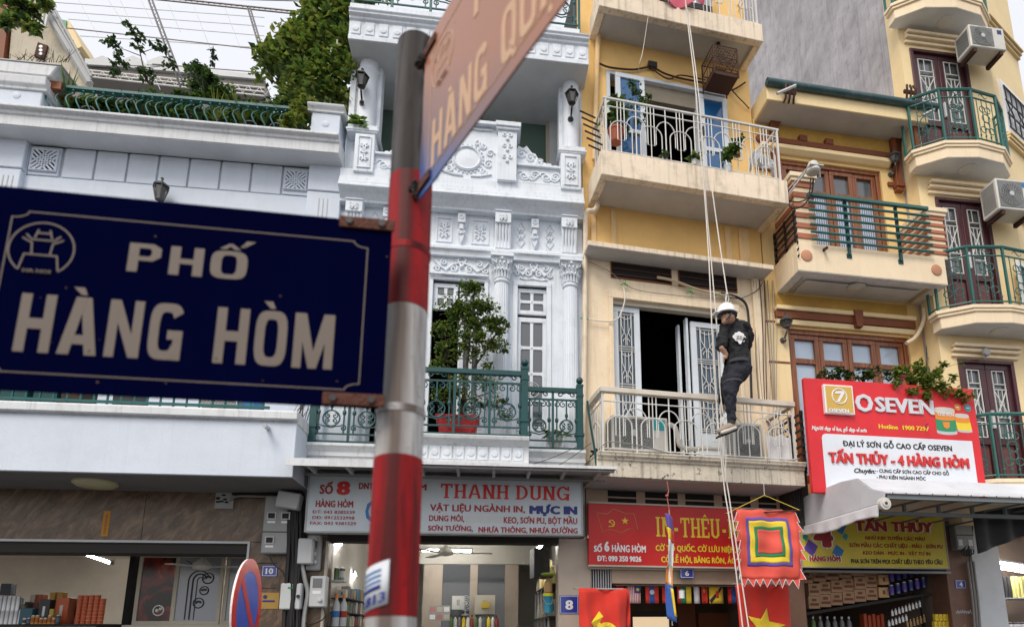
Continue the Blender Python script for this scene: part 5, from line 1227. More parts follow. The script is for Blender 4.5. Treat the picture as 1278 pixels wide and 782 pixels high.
# drain pipes
t=cable('drain_pipe','cream drain pipe down the left edge of the middle cream house',FB,[(745.5,247,.10),(745,258,.14),(741,263,.14),(733,264,.14),(731,272,.12),(730.5,300,.06),(729.5,400,.05),(728.5,500,.05),(728,590,.05)],.035,M['cream_slab'],cat='drain pipe',n=10)
t=cable('drain_pipe','cream upper drain pipe beside the blue glass door',FB,[(747,30,.06),(746,60,.06),(744,110,.06),(743,170,.06),(742,200,.06)],.035,M['cream'],cat='drain pipe',n=10)
cable('cable','tan cable sagging across the wall above the blue glass doors',FB,[(744,77,.08),(760,84,.05),(790,87,.04),(812,84,.04),(830,92,.04),(850,98,.04),(880,104,.06),(910,113,.06),(930,103,.05)],.013,M['rust'])
cable('cable','thin tan cable parallel to the sagging one on the upper wall',FB,[(812,83,.05),(822,92,.05),(835,99,.05),(850,94,.05),(880,100,.06)],.009,M['rust'])
cable('cable','dark cable looping down right of the birdcage',FB,[(913,112,.06),(922,122,.06),(930,130,.05),(935,136,.03)],.008,M['cable'])
MB().box(*[b(810,84)[0]-.03,b(818,84)[0]],b(810,87)[1],b(810,81)[1],.02,.07).build('cable_clamp',M['plastic_dark'],H6)
cable('cable','pale conduit slanting across the transom grilles',FB,[(820,346,.05),(840,350,.06),(870,361,.06),(900,368,.06),(918,371,.05)],.018,M['cable_pale'])
cable('cable','black cable curling right of the helmeted climber down the wall',FB,[(900,366,.06),(918,370,.06),(930,378,.06),(934,395,.06),(935,430,.06),(937,470,.06),(938,500,.06)],.017,M['cable'])
cable('cable','white hose hanging from the left transom grille',FB,[(778,358,.05),(780,372,.08),(776,388,.09),(770,398,.08),(757,401,.05),(730,398,.05)],.009,M['rope'])
cable('cable','thin grey wire under the canopy soffit',FB,[(732,325,.04),(760,338,.04),(790,360,.05),(840,368,.05),(880,372,.05),(905,372,.05)],.005,M['cable_grey'])
cable('cable','thin black wire from the canopy corner',FB,[(905,371,.06),(925,372,.06),(945,362,.06),(952,352,.06)],.005,M['cable'])
for i,(x,y) in enumerate(((779,356),(861,366),(897,369),(729,398))):
    u,z=b(x,y,.05); t=thing('plastic_tie',['bright green cord tied at the left transom grille','bright green cord tied in the middle of the head trim','bright green cord tied near the helmet','teal clip on the drain pipe'][i],'cord',FB,u,z,.05)
    MB().tube([(u-.05,z+.0,.05),(u,z+.02,.07),(u+.05,z-.005,.06)],.008,4).tube([(u,z,.06),(u+.02,z+.07,.07),(u-.02,z+.05,.07)],.006,4).build('cord',flatcol('green_cord',(.02,.34,.05) if i<3 else (.01,.3,.18)),t)
# ---------------------------------------------------------------- cloth helper
def cloth(par,fn,s0,s1,t0,t1,off,mat,name='cloth',ns=14,nt_=14,thick=.002,poly=None):
    """fn(s,t) -> (u,z,k) is the hanging surface; a patch of it between s0..s1, t0..t1, OFF in front"""
    m=MB()
    if poly is None:
        vs=[];fs=[]
        for j in range(nt_+1):
            for i in range(ns+1):
                u,z,k=fn(s0+(s1-s0)*i/ns,t0+(t1-t0)*j/nt_); vs.append((u,z,k+off))
        for j in range(nt_):
            for i in range(ns): q=j*(ns+1)+i; fs.append((q,q+1,q+ns+2,q+ns+1))
        m.add(vs,fs)
    else:
        cs,ct=sum(p[0] for p in poly)/len(poly),sum(p[1] for p in poly)/len(poly); vs=[];fs=[]; R=3; n=len(poly)*2
        pp=[]
        for p,q in zip(poly,poly[1:]+poly[:1]): pp+=[p,((p[0]+q[0])/2,(p[1]+q[1])/2)]
        u,z,k=fn(cs,ct); vs.append((u,z,k+off))
        for r in range(1,R+1):
            for p in pp: u,z,k=fn(cs+(p[0]-cs)*r/R,ct+(p[1]-ct)*r/R); vs.append((u,z,k+off))
        for i in range(n): fs.append((0,1+i,1+(i+1)%n))
        for r in range(R-1):
            for i in range(n): fs.append((1+r*n+i,1+(r+1)*n+i,1+(r+1)*n+(i+1)%n,1+r*n+(i+1)%n))
        m.add(vs,fs)
    o=m.build(name,mat,par,smooth=True)
    sd_=o.modifiers.new('thickness','SOLIDIFY'); sd_.thickness=thick; sd_.offset=0
    return o
def clothmat(name,col,rough=.75): 
    m=paint(name,col,rough,samt=.15,bump=.3,bscale=220,vary=.08); b=m.node_tree.nodes['Principled BSDF']; b.inputs['Sheen Weight'].default_value=.2; return m
CR_=clothmat('red_cloth',(.62,.030,.016)); CRO=clothmat('red_orange_satin',(.72,.085,.055),.5); CY=clothmat('yellow_cloth',(.80,.58,.03)); CG=clothmat('green_cloth',(.02,.22,.09)); CP=clothmat('violet_cloth',(.12,.07,.36)); CW=clothmat('white_cloth',(.72,.72,.74)); CB=clothmat('blue_cloth',(.03,.10,.38)); CO=clothmat('orange_cloth',(.80,.30,.03)); CK=clothmat('pink_cloth',(.62,.10,.16)); CLB=clothmat('sky_cloth',(.10,.35,.60)); CD=clothmat('dark_cloth',(.03,.02,.04))
# --- red sign of number six
k6=.12; s6=thing('shop_sign','red shop sign with yellow lettering and a flag emblem, number six','shop sign',FB,b(850,707,k6)[0],z_s6b,k6)
u0,u1=b(734.5,665,k6)[0],b(978,665,k6)[0]; z0,z1=z_s6b,b(860,632.3,k6)[1]
def signface(name,col,dark): return paint(name,col,.4,samt=.25,stain=dark,bump=.02,vary=.12)
MB().box(u0,u1,z0,z1,k6-.06,k6).build('sign_board',signface('red_sign_face',(.55,.014,.012),(.25,.006,.006)),s6,bev=.003)
MB().box(u0,u1,z1,z1+.02,k6-.07,k6+.01).box(u0,u1,z0-.018,z0,k6-.07,k6+.01).build('sign_rim',M['beige_frame'],s6)
# serifed block letters
def slab(par,F,k,s_,x0,x1,yt,yb,mat,bold=.045):
    o=txt(par,F,k,s_,x0,x1,yt,yb,mat,bold); return o
YL=M['yellow']; G_={}
def slabtext(par,F,k,glyphs,x0,x1,yt,yb,mat,name='slab_lettering',w_=.20,outline=None):
    """condensed slab-serif capitals built from bars; GLYPHS is a string"""
    D={'I':(.34,['v.5']),'N':(.62,['v.16','v.84','d']),'T':(.60,['v.5','ht']),'H':(.62,['v.18','v.82','hm']),'Ê':(.52,['v.2','ht','hm','hb','hat']),'U':(.62,['v.18u','v.82u','hbu']),'M':(.72,['v.13','v.87','m']),'D':(.62,['v.18','db']),'G':(.66,['gr']),'-':(.42,['dash']),' ':(.2,[]),'A':(.66,['a']),'Y':(.6,['y'])}
    tot=sum(D[c][0]+.10 for c in glyphs); xm=(x0+x1)/2
    U0,U1=F.P(x0,(yt+yb)/2,k)[0],F.P(x1,(yt+yb)/2,k)[0]; Z0,Z1=F.P(xm,yb,k)[1],F.P(xm,yt,k)[1]; S=(U1-U0)/tot; H=Z1-Z0; x=U0; m=MB(); L=[0]
    def B(a,b_,c,d): L[0]+=1; m.box(a,b_,c,d,k+.0005,k+.002+.0002*(L[0]%7))
    def Pq(p): L[0]+=1; m.prism(p,k+.0005,k+.002+.0002*(L[0]%7))
    for c in glyphs:
        W,parts=D[c]; W*=S; t=.20*S*.72; st=.085*H
        for p in parts:
            if p[0]=='v':
                up='u' in p; cx_=x+W*float(p[1:].replace('u','')); B(cx_-t/2,cx_+t/2,Z0+(H*.12 if up else 0),Z1); B(cx_-t*.95,cx_+t*.95,Z1-st,Z1)
                if not up: B(cx_-t*.95,cx_+t*.95,Z0,Z0+st)
            if p=='ht': B(x,x+W,Z1-st*1.3,Z1); B(x,x+t*.5,Z1-H*.28,Z1-st); B(x+W-t*.5,x+W,Z1-H*.28,Z1-st)
            if p=='hb': B(x,x+W,Z0,Z0+st*1.2); B(x+W-t*.5,x+W,Z0+st,Z0+H*.28)
            if p=='hm': B(x+W*.2,x+W*(.8 if c=='H' else .72),Z0+H*.45,Z0+H*.45+st*1.1)
            if p=='hbu': Pq([(x+W*.18-t/2,Z0+H*.16),(x+W*.3,Z0),(x+W*.7,Z0),(x+W*.82+t/2,Z0+H*.16),(x+W*.82-t/2,Z0+H*.22),(x+W*.6,Z0+st*1.2),(x+W*.4,Z0+st*1.2),(x+W*.18+t/2,Z0+H*.22)])
            if p=='d': Pq([(x+W*.16-t*.4,Z1),(x+W*.16+t*.6,Z1),(x+W*.84+t*.4,Z0),(x+W*.84-t*.6,Z0)])
            if p=='m': Pq([(x+W*.13-t*.4,Z1),(x+W*.13+t*.7,Z1),(x+W*.5+t*.3,Z0+H*.2),(x+W*.5-t*.4,Z0+H*.2)]); Pq([(x+W*.87+t*.4,Z1),(x+W*.87-t*.7,Z1),(x+W*.5-t*.3,Z0+H*.2),(x+W*.5+t*.4,Z0+H*.2)])
            if p=='a': Pq([(x,Z0),(x+t,Z0),(x+W*.5+t*.2,Z1),(x+W*.5-t*.6,Z1)]); Pq([(x+W,Z0),(x+W-t,Z0),(x+W*.5-t*.2,Z1),(x+W*.5+t*.6,Z1)]); B(x+W*.2,x+W*.8,Z0+H*.28,Z0+H*.28+st)
            if p=='y': B(x+W*.5-t/2,x+W*.5+t/2,Z0,Z0+H*.45); Pq([(x,Z1),(x+t,Z1),(x+W*.5+t/2,Z0+H*.4),(x+W*.5-t/2,Z0+H*.4)]); Pq([(x+W,Z1),(x+W-t,Z1),(x+W*.5-t/2,Z0+H*.4),(x+W*.5+t/2,Z0+H*.4)])
            if p=='db':
                for q in range(8):
                    a1=-math.pi/2+math.pi*q/8; a2=a1+math.pi/8; cx0=x+W*.38; f=lambda a,r,rz:(cx0+math.cos(a)*r,Z0+H/2+math.sin(a)*rz)
                    Pq([f(a1,W*.62,H*.5),f(a2,W*.62,H*.5),f(a2,W*.62-t,H*.5-st*1.2),f(a1,W*.62-t,H*.5-st*1.2)])
                B(x+W*.18,cx0,Z1-st*1.2,Z1); B(x+W*.18,cx0,Z0,Z0+st*1.2)
            if p=='gr':
                for q in range(14):
                    a1=math.radians(35)+math.radians(290)*q/14; a2=a1+math.radians(290)/14; f=lambda a,r,rz:(x+W*.5+math.cos(a)*r,Z0+H/2+math.sin(a)*rz)
                    Pq([f(a1,W*.5,H*.5),f(a2,W*.5,H*.5),f(a2,W*.5-t,H*.5-st*1.3),f(a1,W*.5-t,H*.5-st*1.3)])
                B(x+W-t,x+W,Z0,Z0+H*.45); B(x+W*.55,x+W+t*.2,Z0+H*.38,Z0+H*.38+st); B(x+W-t*.6,x+W,Z0+H*.68,Z1)
            if p=='dash': B(x+W*.2,x+W*.8,Z0+H*.30,Z0+H*.46)
            if p=='hat': cx_=x+W*.5; Pq([(cx_-t*.9,Z1+H*.06),(cx_,Z1+H*.24),(cx_+t*.9,Z1+H*.06),(cx_+t*.3,Z1+H*.06),(cx_,Z1+H*.13),(cx_-t*.3,Z1+H*.06)])
        x+=W+.10*S
    return m.build(name,mat,par)
p_,F_,k_,t_,*xy=TD_
slabtext(p_,F_,k_+.001,t_,*xy,M['red'])
slabtext(s6,FB,k6,'IN-THÊU-MA',818,937,646.5,670.5,YL)
txt(s6,FB,k6,'SỐ',741,751.5,680,688,M['ywhite'],.06); txt(s6,FB,k6,'6',754,760.5,674.5,687.5,M['ywhite'],.07); txt(s6,FB,k6,'HÀNG HÒM',763.5,806,679.5,688.5,M['ywhite'],.05)
txt(s6,FB,k6,'ĐT: 090 350 9026',745,800.5,693,700,M['ywhite'],.06)
txt(s6,FB,k6,'CỜ TỔ QUỐC, CỜ LƯU NIỆM, C',818,925,680.5,688,YL,.05); txt(s6,FB,k6,'CỜ LỄ HỘI, BĂNG RÔN, ÁO T',825,925,694.5,702,YL,.05)
# flag emblem: wavy outline, crossed tool mark and star
def star_pts(cu,cz,r,rot=0): return [(cu+math.sin(rot+i*math.pi/5)*r*(1 if i%2==0 else .40),cz+math.cos(rot+i*math.pi/5)*r*(1 if i%2==0 else .40)) for i in range(10)]
def hammer_sickle(par,cu,cz,r,k,mat,name='hammer_and_sickle'):
    m=MB(); n=16
    o_=[(cu+math.cos(t)*r,cz+math.sin(t)*r) for t in [math.radians(-130+250*i/n) for i in range(n+1)]]
    i_=[(cu-.12*r+math.cos(t)*r*.80,cz+.02*r+math.sin(t)*r*.80) for t in [math.radians(-125+245*i/n) for i in range(n+1)]]
    for i in range(n): m.prism([o_[i],o_[i+1],i_[i+1],i_[i]],k,k+.002)
    m.prism([(cu-r*.85,cz-r*1.0),(cu-r*.65,cz-r*1.15),(cu-r*.45,cz-r*.85),(cu-r*.62,cz-r*.7)],k+.0003,k+.0023)
    m.prism([(cu-r*.55,cz+r*.45),(cu-r*.40,cz+r*.58),(cu+r*.85,cz-r*.75),(cu+r*.68,cz-r*.90)],k+.0006,k+.0026)
    m.prism([(cu-r*.85,cz+r*.35),(cu-r*.45,cz+r*.80),(cu-r*.20,cz+r*.62),(cu-r*.62,cz+r*.15)],k+.0009,k+.0029)
    return m.build(name,mat,par)
c=lambda x,y: b(x,y,k6)
pts=[(745,639.5),(758,641),(765,634.5),(780,640),(791,640),(796,660),(785,659.5),(775,664.5),(763,660),(752,663),(745,639.5)]
MB().tube([(*c(x,y),k6+.002) for x,y in pts],.0035,4).build('flag_outline',flatcol('dull_gold',(.55,.33,.12)),s6)
u,z=c(763,652.5); hammer_sickle(s6,u,z,.042,k6+.001,YL)
u,z=c(780,649.5); MB().prism(star_pts(u,z,.046),k6+.001,k6+.003).build('star',YL,s6)
# --- big red flags below
def sub(F,x,y,k): return F.P(x,y,k)
kf=.42
fl1=thing('flag','red flag with a yellow hammer and sickle hanging on a pole by the pier','flag',FB,*b(750,740,kf),kf)
p0=b(716,736,.22); MB().tube([(*b(715.5,733.5,.20),.20),(*b(724,734,kf),kf),(*b(782,734.5,kf),kf)],.009,6).build('flag_pole',M['plastic_grey'],fl1)
U0,U1=b(722,760,kf)[0],b(783,760,kf)[0]; ZT=b(750,733.5,kf)[1]
def f1(s,t): # t down
    return (U0+(U1-U0)*s*(1-.10*t)+.02*t, ZT-t*1.0-.02*math.sin(s*5)*t, kf+.045*math.sin(s*9+t*2)*(.25+t)+.03*math.sin(s*19-t*4)*(.2+t)+.012*math.sin(t*14+s*7))
cloth(fl1,f1,0,1,0,1,0,CR_,'flag_cloth',30,20)
hs=[]
m=MB()
def onf(fn,pts2,off):
    vs=[(*fn(s,t)[:2],fn(s,t)[2]+off) for s,t in pts2]; n=len(vs); m.add(vs,[list(range(n))])
for q in range(12):
    t0=math.radians(-120+240*q/12); t1=math.radians(-120+240*(q+1)/12); C=(.56,.52); R_=.26
    f=lambda t,r: (C[0]+math.cos(t)*r*1.0, C[1]-math.sin(t)*r*.62)
    onf(f1,[f(t0,R_),f(t1,R_),f(t1,R_*.72),f(t0,R_*.72)],.007)
onf(f1,[(.30,.32),(.38,.29),(.54,.46),(.48,.50)],.0075); onf(f1,[(.48,.50),(.54,.46),(.84,.70),(.78,.74)],.0075); onf(f1,[(.24,.36),(.42,.24),(.50,.30),(.34,.42)],.008)
m.build('hammer_and_sickle',CY,fl1)
U0b=b(776,750,kf-.05)[0]; U1b=b(786,750,kf-.05)[0]
fl1b=thing('flag','second red flag fold showing behind the hammer and sickle flag','flag',FB,*b(781,740,kf-.06),kf-.06)
cloth(fl1b,lambda s,t:(U0b+(U1b-U0b)*s,ZT-.01-t*.42,kf-.06+.02*math.sin(s*6+t*3)),0,1,0,1,0,CR_,'flag_cloth',6,8)
# star flag, behind the banner
kf2=.40; fl2=thing('flag','red flag with a large yellow star hanging behind the festival banner','flag',FB,*b(950,735,kf2),kf2)
V0,V1=b(919,755,kf2)[0],b(985,755,kf2)[0]; ZT2=b(950,729,kf2)[1]
def f2(s,t): return (V0+(V1-V0)*s, ZT2-t*.95, kf2+.03*math.sin(s*7+t*3)+.018*math.sin(s*16+t*2))
cloth(fl2,f2,0,1,0,1,0,CR_,'flag_cloth',24,16)
cloth(fl2,f2,0,1,0,1,.012,CY,'yellow_star',poly=[(.50+math.sin(i*math.pi/5+.25)*(.36 if i%2==0 else .15),.50-math.cos(i*math.pi/5+.25)*(.23 if i%2==0 else .095)) for i in range(10)])
MB().tube([(V0-.03,ZT2+.005,kf2),(V1+.03,ZT2+.005,kf2)],.008,6).build('flag_pole',M['plastic_grey'],fl2)
# festival banner, five colours in nested squares
kb_=.78; bn=thing('festival_banner','square festival banner in nested red, violet, yellow and green cloth','banner',FB,*b(957,640,kb_),kb_)
W0,W1=b(921,680,kb_)[0],b(996,680,kb_)[0]; ZBt=b(957,637,kb_)[1]; ZBb=b(957,722,kb_)[1]; HB=ZBt-ZBb
def f3(s,t): return (W0+(W1-W0)*s+.015*math.sin(t*3)+.02*(1-2*s)*t*.6, ZBt-HB*t+.02*s*(1-t)+.004*math.sin(s*20), kb_+.022*math.sin(s*6+t*4)+.010*math.sin(s*17+1+t*3)+.006*math.sin(t*21-s*5))
for i,(mn,mat) in enumerate(((.0,CRO),(.115,CP),(.165,CY),(.245,CG),(.295,CRO))):
    sh=.01; cloth(bn,f3,mn+sh*(i>0),1-mn-sh*(i>0),mn*1.0,1-mn*1.05-.06*(i>0)+.0,.0025*i,mat,'cloth_square',20,20,.001)
# toothed fringe
def teeth(side):
    m=MB(); w2=MB(); n=8 if side=='b' else 7
    for i in range(n):
        if side=='b':
            s0,s1=i/n,(i+1)/n; A1=f3(s0,1);B1=f3(s1,1); dx=.012*math.sin(i*2); tip=((A1[0]+B1[0])/2+dx,A1[1]-.085-.02*math.sin(i*3),A1[2]+.02*math.sin(i))
        else:
            t0,t1=.04+.96*i/n,.04+.96*(i+1)/n; s=0 if side=='l' else 1; A1=f3(s,t0);B1=f3(s,t1); d=-1 if side=='l' else 1
            tip=(A1[0]+d*(.045+.015*math.sin(i*2)),(A1[1]+B1[1])/2-.06,A1[2]+.04*math.sin(i*2.3))
        m.add([A1,B1,tip],[(0,1,2)]); w2.tube([A1,tip,B1],.0045,4)
    o=m.build('fringe_teeth',CRO,bn); q=o.modifiers.new('thickness','SOLIDIFY'); q.thickness=.002
    w2.build('white_piping',CW,bn)
for s in 'blr': teeth(s)
pa,pb=(*b(905,641,kb_),kb_),(*b(999,636.5,kb_),kb_); ap=(*b(954,617.5,KB6-.02),KB6-.02)
MB().tube([pa,pb],.008,6).build('bamboo_stick',M['rust'],bn)
MB().tube([pa,ap,pb],.005,5).build('hanging_string',flatcol('yellow_string',(.65,.50,.06)),bn)
MB().tube([ap,(ap[0],ZS1b+.0,ap[2])],.004,4).build('hook',M['white_iron'],bn)
# slim Buddhist style flag hanging at the middle
kh=.62; hf=thing('hanging_flag','narrow twisted striped flag in violet, yellow, white, orange and blue','flag',FB,*b(836,780,kh),kh)
x0,x1=832,841
seg=[(636,664,CP),(654,672,CY),(672,705,CW),(705,733,CO),(733,776,CB)]
zt_=b(836,640,kh)[1]; zb__=b(836,777,kh)[1]; ua0,ua1=b(831.5,700,kh)[0],b(840.5,700,kh)[0]
def f4(s,t):
    tw=1-.35*math.sin(t*3.1)**2; c_=(ua0+ua1)/2+.03*(t-.5)*-.6+.018*math.sin(t*7); w2=(ua1-ua0)*1.15*tw
    return (c_+(s-.5)*w2, zt_-(zt_-zb__)*t-(.05*s if t<.5 else -.05*(1-s)), kh+.03*math.sin(s*4+t*5))
for t0,t1,m0 in ((0,.13,CP),(.13,.24,CY),(.24,.47,CW),(.47,.68,CO),(.68,1.0,CB)): cloth(hf,f4,0,1,t0,t1,0,m0,'stripe',6,8)
for t0,t1,m0 in ((.13,.24,CR_),(.47,.68,CW),(.70,.95,CY)): cloth(hf,f4,.55 if m0!=CY else .7,1 if m0!=CW else .8,t0,t1,.006,m0,'side_stripe',3,6)
MB().tube([(*b(832.5,600,kh),kh),(*b(834.5,612,kh),kh),(*b(832.5,620,kh),kh),(*b(835,634,kh),kh),(*b(836,641,kh),kh)],.006,5).lathe([(.02,0),(.02,.02)],*b(832.5,619,kh),kh,8).build('hanging_cord',flatcol('faded_cord',(.45,.12,.10)),hf)
MB().tube([(*b(835,636,kh),kh),(*b(839,780,kh),kh)],.006,5).build('flag_pole',M['plastic_grey'],hf)
# bunting of small national flags under the lintel
kn=-.12; ZN=b(850,731.5,kn)[1]; HN=.20
line=thing('bunting_string','string of small country flags under the lintel of number six','bunting',FB,b(770,732,kn)[0],ZN,kn)
MB().tube([(b(766,731,kn)[0],ZN+.01,kn),(b(925,733,kn)[0],ZN+.01,kn)],.004,4).build('string',M['rope'],line)
def mini(x0,x1,lab,fn):
    p,q=b(x0,740,kn)[0],b(x1,740,kn)[0]; o=thing('small_flag',lab,'small flag',FB,(p+q)/2,ZN,kn,group=None)
    sf=lambda s,t:(p+(q-p)*s,ZN-HN*t,kn+.012*math.sin(s*5+x0)+.006)
    def r(s0,s1,t0,t1,mat,off=.0): cloth(o,sf,s0,s1,t0,t1,off,mat,'cloth',4,4,.001)
    fn(r,sf,o)
mini(768,778,'plain dark red small flag, first of the row under the lintel',lambda r,sf,o:r(0,1,0,1,CR_))
def my(r,sf,o):
    r(0,1,0,1,CW); [r(i/8+.01,i/8+.06,0,1,CR_,.003) for i in range(8)]; r(.55,1,0,.4,CB,.005)
    cloth(o,sf,0,1,0,1,.008,CY,'emblem',poly=[(.77+.12*math.cos(i*.63),.2+.1*math.sin(i*.63)) for i in range(10)])
mini(783,799,'small red and white striped flag with a blue corner',my)
def la(r,sf,o):
    r(0,.28,0,1,CR_); r(.28,.72,0,1,CB); r(.72,1,0,1,CR_); cloth(o,sf,0,1,0,1,.006,CW,'disc',poly=[(.5+.2*math.cos(i*.52),.35+.15*math.sin(i*.52)) for i in range(12)])
mini(805,822,'small red and blue flag with a white disc',la)
mini(826,830,'narrow red small flag next to the disc flag',lambda r,sf,o:r(0,1,0,1,CR_))
def gm(r,sf,o):
    r(0,.3,0,1,CR_); r(.3,.65,0,1,CG); r(.65,1,0,1,CY); cloth(o,sf,0,1,0,1,.006,CW,'star',poly=[(.35+math.sin(i*math.pi/5)*(.25 if i%2==0 else .1),.32-math.cos(i*math.pi/5)*(.22 if i%2==0 else .09)) for i in range(10)])
mini(845,862,'small striped flag with a white star and a yellow edge',gm)
mini(866,873.5,'plain white small flag',lambda r,sf,o:r(0,1,0,1,CW))
def vn(r,sf,o): r(0,1,0,1,CR_); cloth(o,sf,0,1,0,1,.006,CY,'star',poly=[(.5+math.sin(i*math.pi/5)*(.3 if i%2==0 else .12),.25-math.cos(i*math.pi/5)*(.15 if i%2==0 else .06)) for i in range(10)])
mini(875,882.5,'small red flag with a tiny yellow star',vn)
def bn_(r,sf,o): r(0,1,0,1,CY); cloth(o,sf,0,1,0,1,.003,CD,'diagonal',poly=[(.0,.8),(.8,.0),(1,.02),(.12,1)]); cloth(o,sf,0,1,0,1,.006,CR_,'emblem',poly=[(.4,.25),(.65,.25),(.6,.65),(.45,.65)])
mini(885,902.5,'small yellow flag with a dark diagonal band',bn_)
mini(908,912,'narrow dark red small flag at the right end of the row',lambda r,sf,o:r(0,1,0,1,CR_))
mini(912.5,918,'narrow blue small flag at the right end of the row',lambda r,sf,o:r(0,1,0,1,CB))
t=can('tin','white cup hanging in front of the small flags','cup',FB,*b(851,746,.05),.05,.035,.09,M['ywhite'])
# --- air conditioners
def ac_unit(F,x0,x1,yt,yb,k1,depth,label,side='l',blank=.25,rx=True):
    p0=F.P(x0,(yt+yb)/2,k1);p1=F.P(x1,(yt+yb)/2,k1); z1=F.P((x0+x1)/2,yt,k1)[1]; z0=F.P((x0+x1)/2,yb,k1)[1]; u0,u1=p0[0],p1[0]
    t=thing('air_conditioner',label,'air conditioner',F,(u0+u1)/2,z0,k1-depth)
    MB().box(u0,u1,z0,z1,k1-depth,k1).build('casing',M['ac'],t,bev=.012)
    g0,g1=u0+(u1-u0)*.04,u0+(u1-u0)*(1-blank); cu,cz=(g0+g1)/2,(z0+z1)/2; R=min(g1-g0,z1-z0)*.46
    MB().box(g0,g1,z0+.04,z1-.04,k1,k1+.006).build('grille_plate',M['ac_grille'],t)
    m=MB()
    for r in [R*q for q in (.25,.42,.58,.74,.88,1)]: m.tube(arc(cu,cz,k1+.014,r,0,2*math.pi,24),.0032,4,closed=False)
    for i in range(22): a_=i*math.pi/11; m.tube([(cu+math.cos(a_)*R*.2,cz+math.sin(a_)*R*.2,k1+.016),(cu+math.cos(a_+.35)*R,cz+math.sin(a_+.35)*R,k1+.016)],.0028,3)
    m.build('fan_guard',M['plastic_grey'],t); MB().lathe([(R*.2,0),(R*.2,.012),(1e-6,.016)],cu,cz,k1+.01,16,'k').build('hub',M['plastic_lgrey'],t)
    m=MB(); uu=u0-.004 if side=='l' else u1
    for i in range(14): z=z0+.06+(z1-z0-.12)*i/13; m.box(uu,uu+.004,z-.006,z+.006,k1-depth+.04,k1-.04)
    m.build('side_louvres',M['ac_grille'],t)
    MB().box(u0+.05,u0+.10,z0-.06,z0-.001,k1-depth,k1-.02).box(u1-.10,u1-.05,z0-.06,z0-.001,k1-depth,k1-.02).build('bracket',M['rust'],t)
    return t,u0,u1,z0,z1
ka_=.38
t,p,q,z0,z1=ac_unit(FB,764,834,519,563,ka_,.28,'air conditioner with a round fan grille behind the lower white railing',blank=.28)
MB().box(q-.20,q-.04,z1-.16,z1-.03,ka_,ka_+.003).build('turquoise_sticker',M['cyan_print'],t)
t,p,q,z0,z1=ac_unit(FB,917,952,527,575,ka_-.05,.28,'dim air conditioner at the right end of the lower white railing',blank=.1)
cable('insulated_pipe','white insulated pipe curving down from the left air conditioner',FB,[(834,529,.38),(842,533,.42),(846,545,.42),(849,556,.40),(862,560,.36),(880,559,.34),(900,560,.34)],.030,M['ac'],cat='pipe',n=10)
cable('cable','thin pale wire along the foot of the lower white railing',FB,[(752,556,.64),(762,551,.66),(800,556,.62),(840,566,.62),(880,570,.60),(930,571,.62),(975,575,.64),(998,572,.64)],.007,M['cable_grey'])
t=thing('cloth_bundle','pale cloth draped in the right corner of the lower white balcony','cloth',FB,*b(970,560,.5),.5)
c0,c1=b(956,550,.48)[0],b(986,550,.48)[0]; zt_=b(970,541,.48)[1]
cloth(t,lambda s,q_:(c0+(c1-c0)*s,zt_-.04*abs(math.sin(s*5))-q_*.34,.48+.03*math.sin(s*14+q_*2)*q_),0,1,0,1,0,CW,'cloth',20,8)
# pink blanket on the top balcony
t=thing('blanket','pink blanket hanging over the top cream balcony','blanket',FB,*b(845,10,.53),.53)
c0,c1=b(822,5,.53)[0],b(880,14,.53)[0]
def fb(s,q_): return (c0+(c1-c0)*s, ZS3t+.10-(.18*math.sin(math.pi*min(1,s*1.25))*q_) -.0*s+(.10*(1-q_)), .535+.03*math.sin(s*11)*q_)
cloth(t,fb,0,1,0,1,0,CK,'cloth',22,8)
arch_rail(H6,s3u0+.05,s3u1-.05,ZS3t,ZS3t+.9,.46,.40,WI,.03,toph=.03)
# --- ropes
def rope(label,pts,r=.0075): return cable('rope',label,FB,pts,r,M['rope'],cat='rope',n=6)
rope('left of the two long white ropes passing down to the street',[(855,-10,.62),(856,8,.62),(859,35,.60),(868,110,.74),(873,180,.74),(879,240,.76),(885,330,.82),(889,420,.86),(893,490,.88),(903,600,.90),(912,660,.94),(929,800,.98)])
rope('right of the two long white ropes passing down to the street',[(854,-10,.60),(857,10,.60),(861,35,.60),(871,110,.72),(877,180,.72),(881,250,.74),(888,330,.80),(894,400,.84),(899,470,.87),(901,560,.89),(910,620,.90),(922,700,.96),(937,800,1.0)])
rope('slack white rope running from the middle balcony to the helmet',[(889,238,.70),(892,260,.74),(899,310,.82),(905,350,.88),(907.5,366,.90)])
rope('thin old string hanging from the top balcony',[(809,20,.50),(806,40,.50),(802,65,.50),(798,80,.50),(797,92,.3)],.004)
rope('white rope loop hanging beside the climber',[(907,366,.90),(901,420,.93),(897,450,.95),(899,490,.95),(903,520,.97),(906,560,.95),(905,600,.92)],.006)
t=thing('carabiner','steel carabiner and knot above the white helmet','carabiner',FB,*b(907,370,.90),.90)
cu,cz=b(907.5,373,.90); MB().tube(arc(cu,cz,.90,.022,0,2*math.pi,14,rz=.04),.006,5,closed=False).ball(cu,cz+.06,.90,.02,8).build('ring',M['plastic_lgrey'],t)

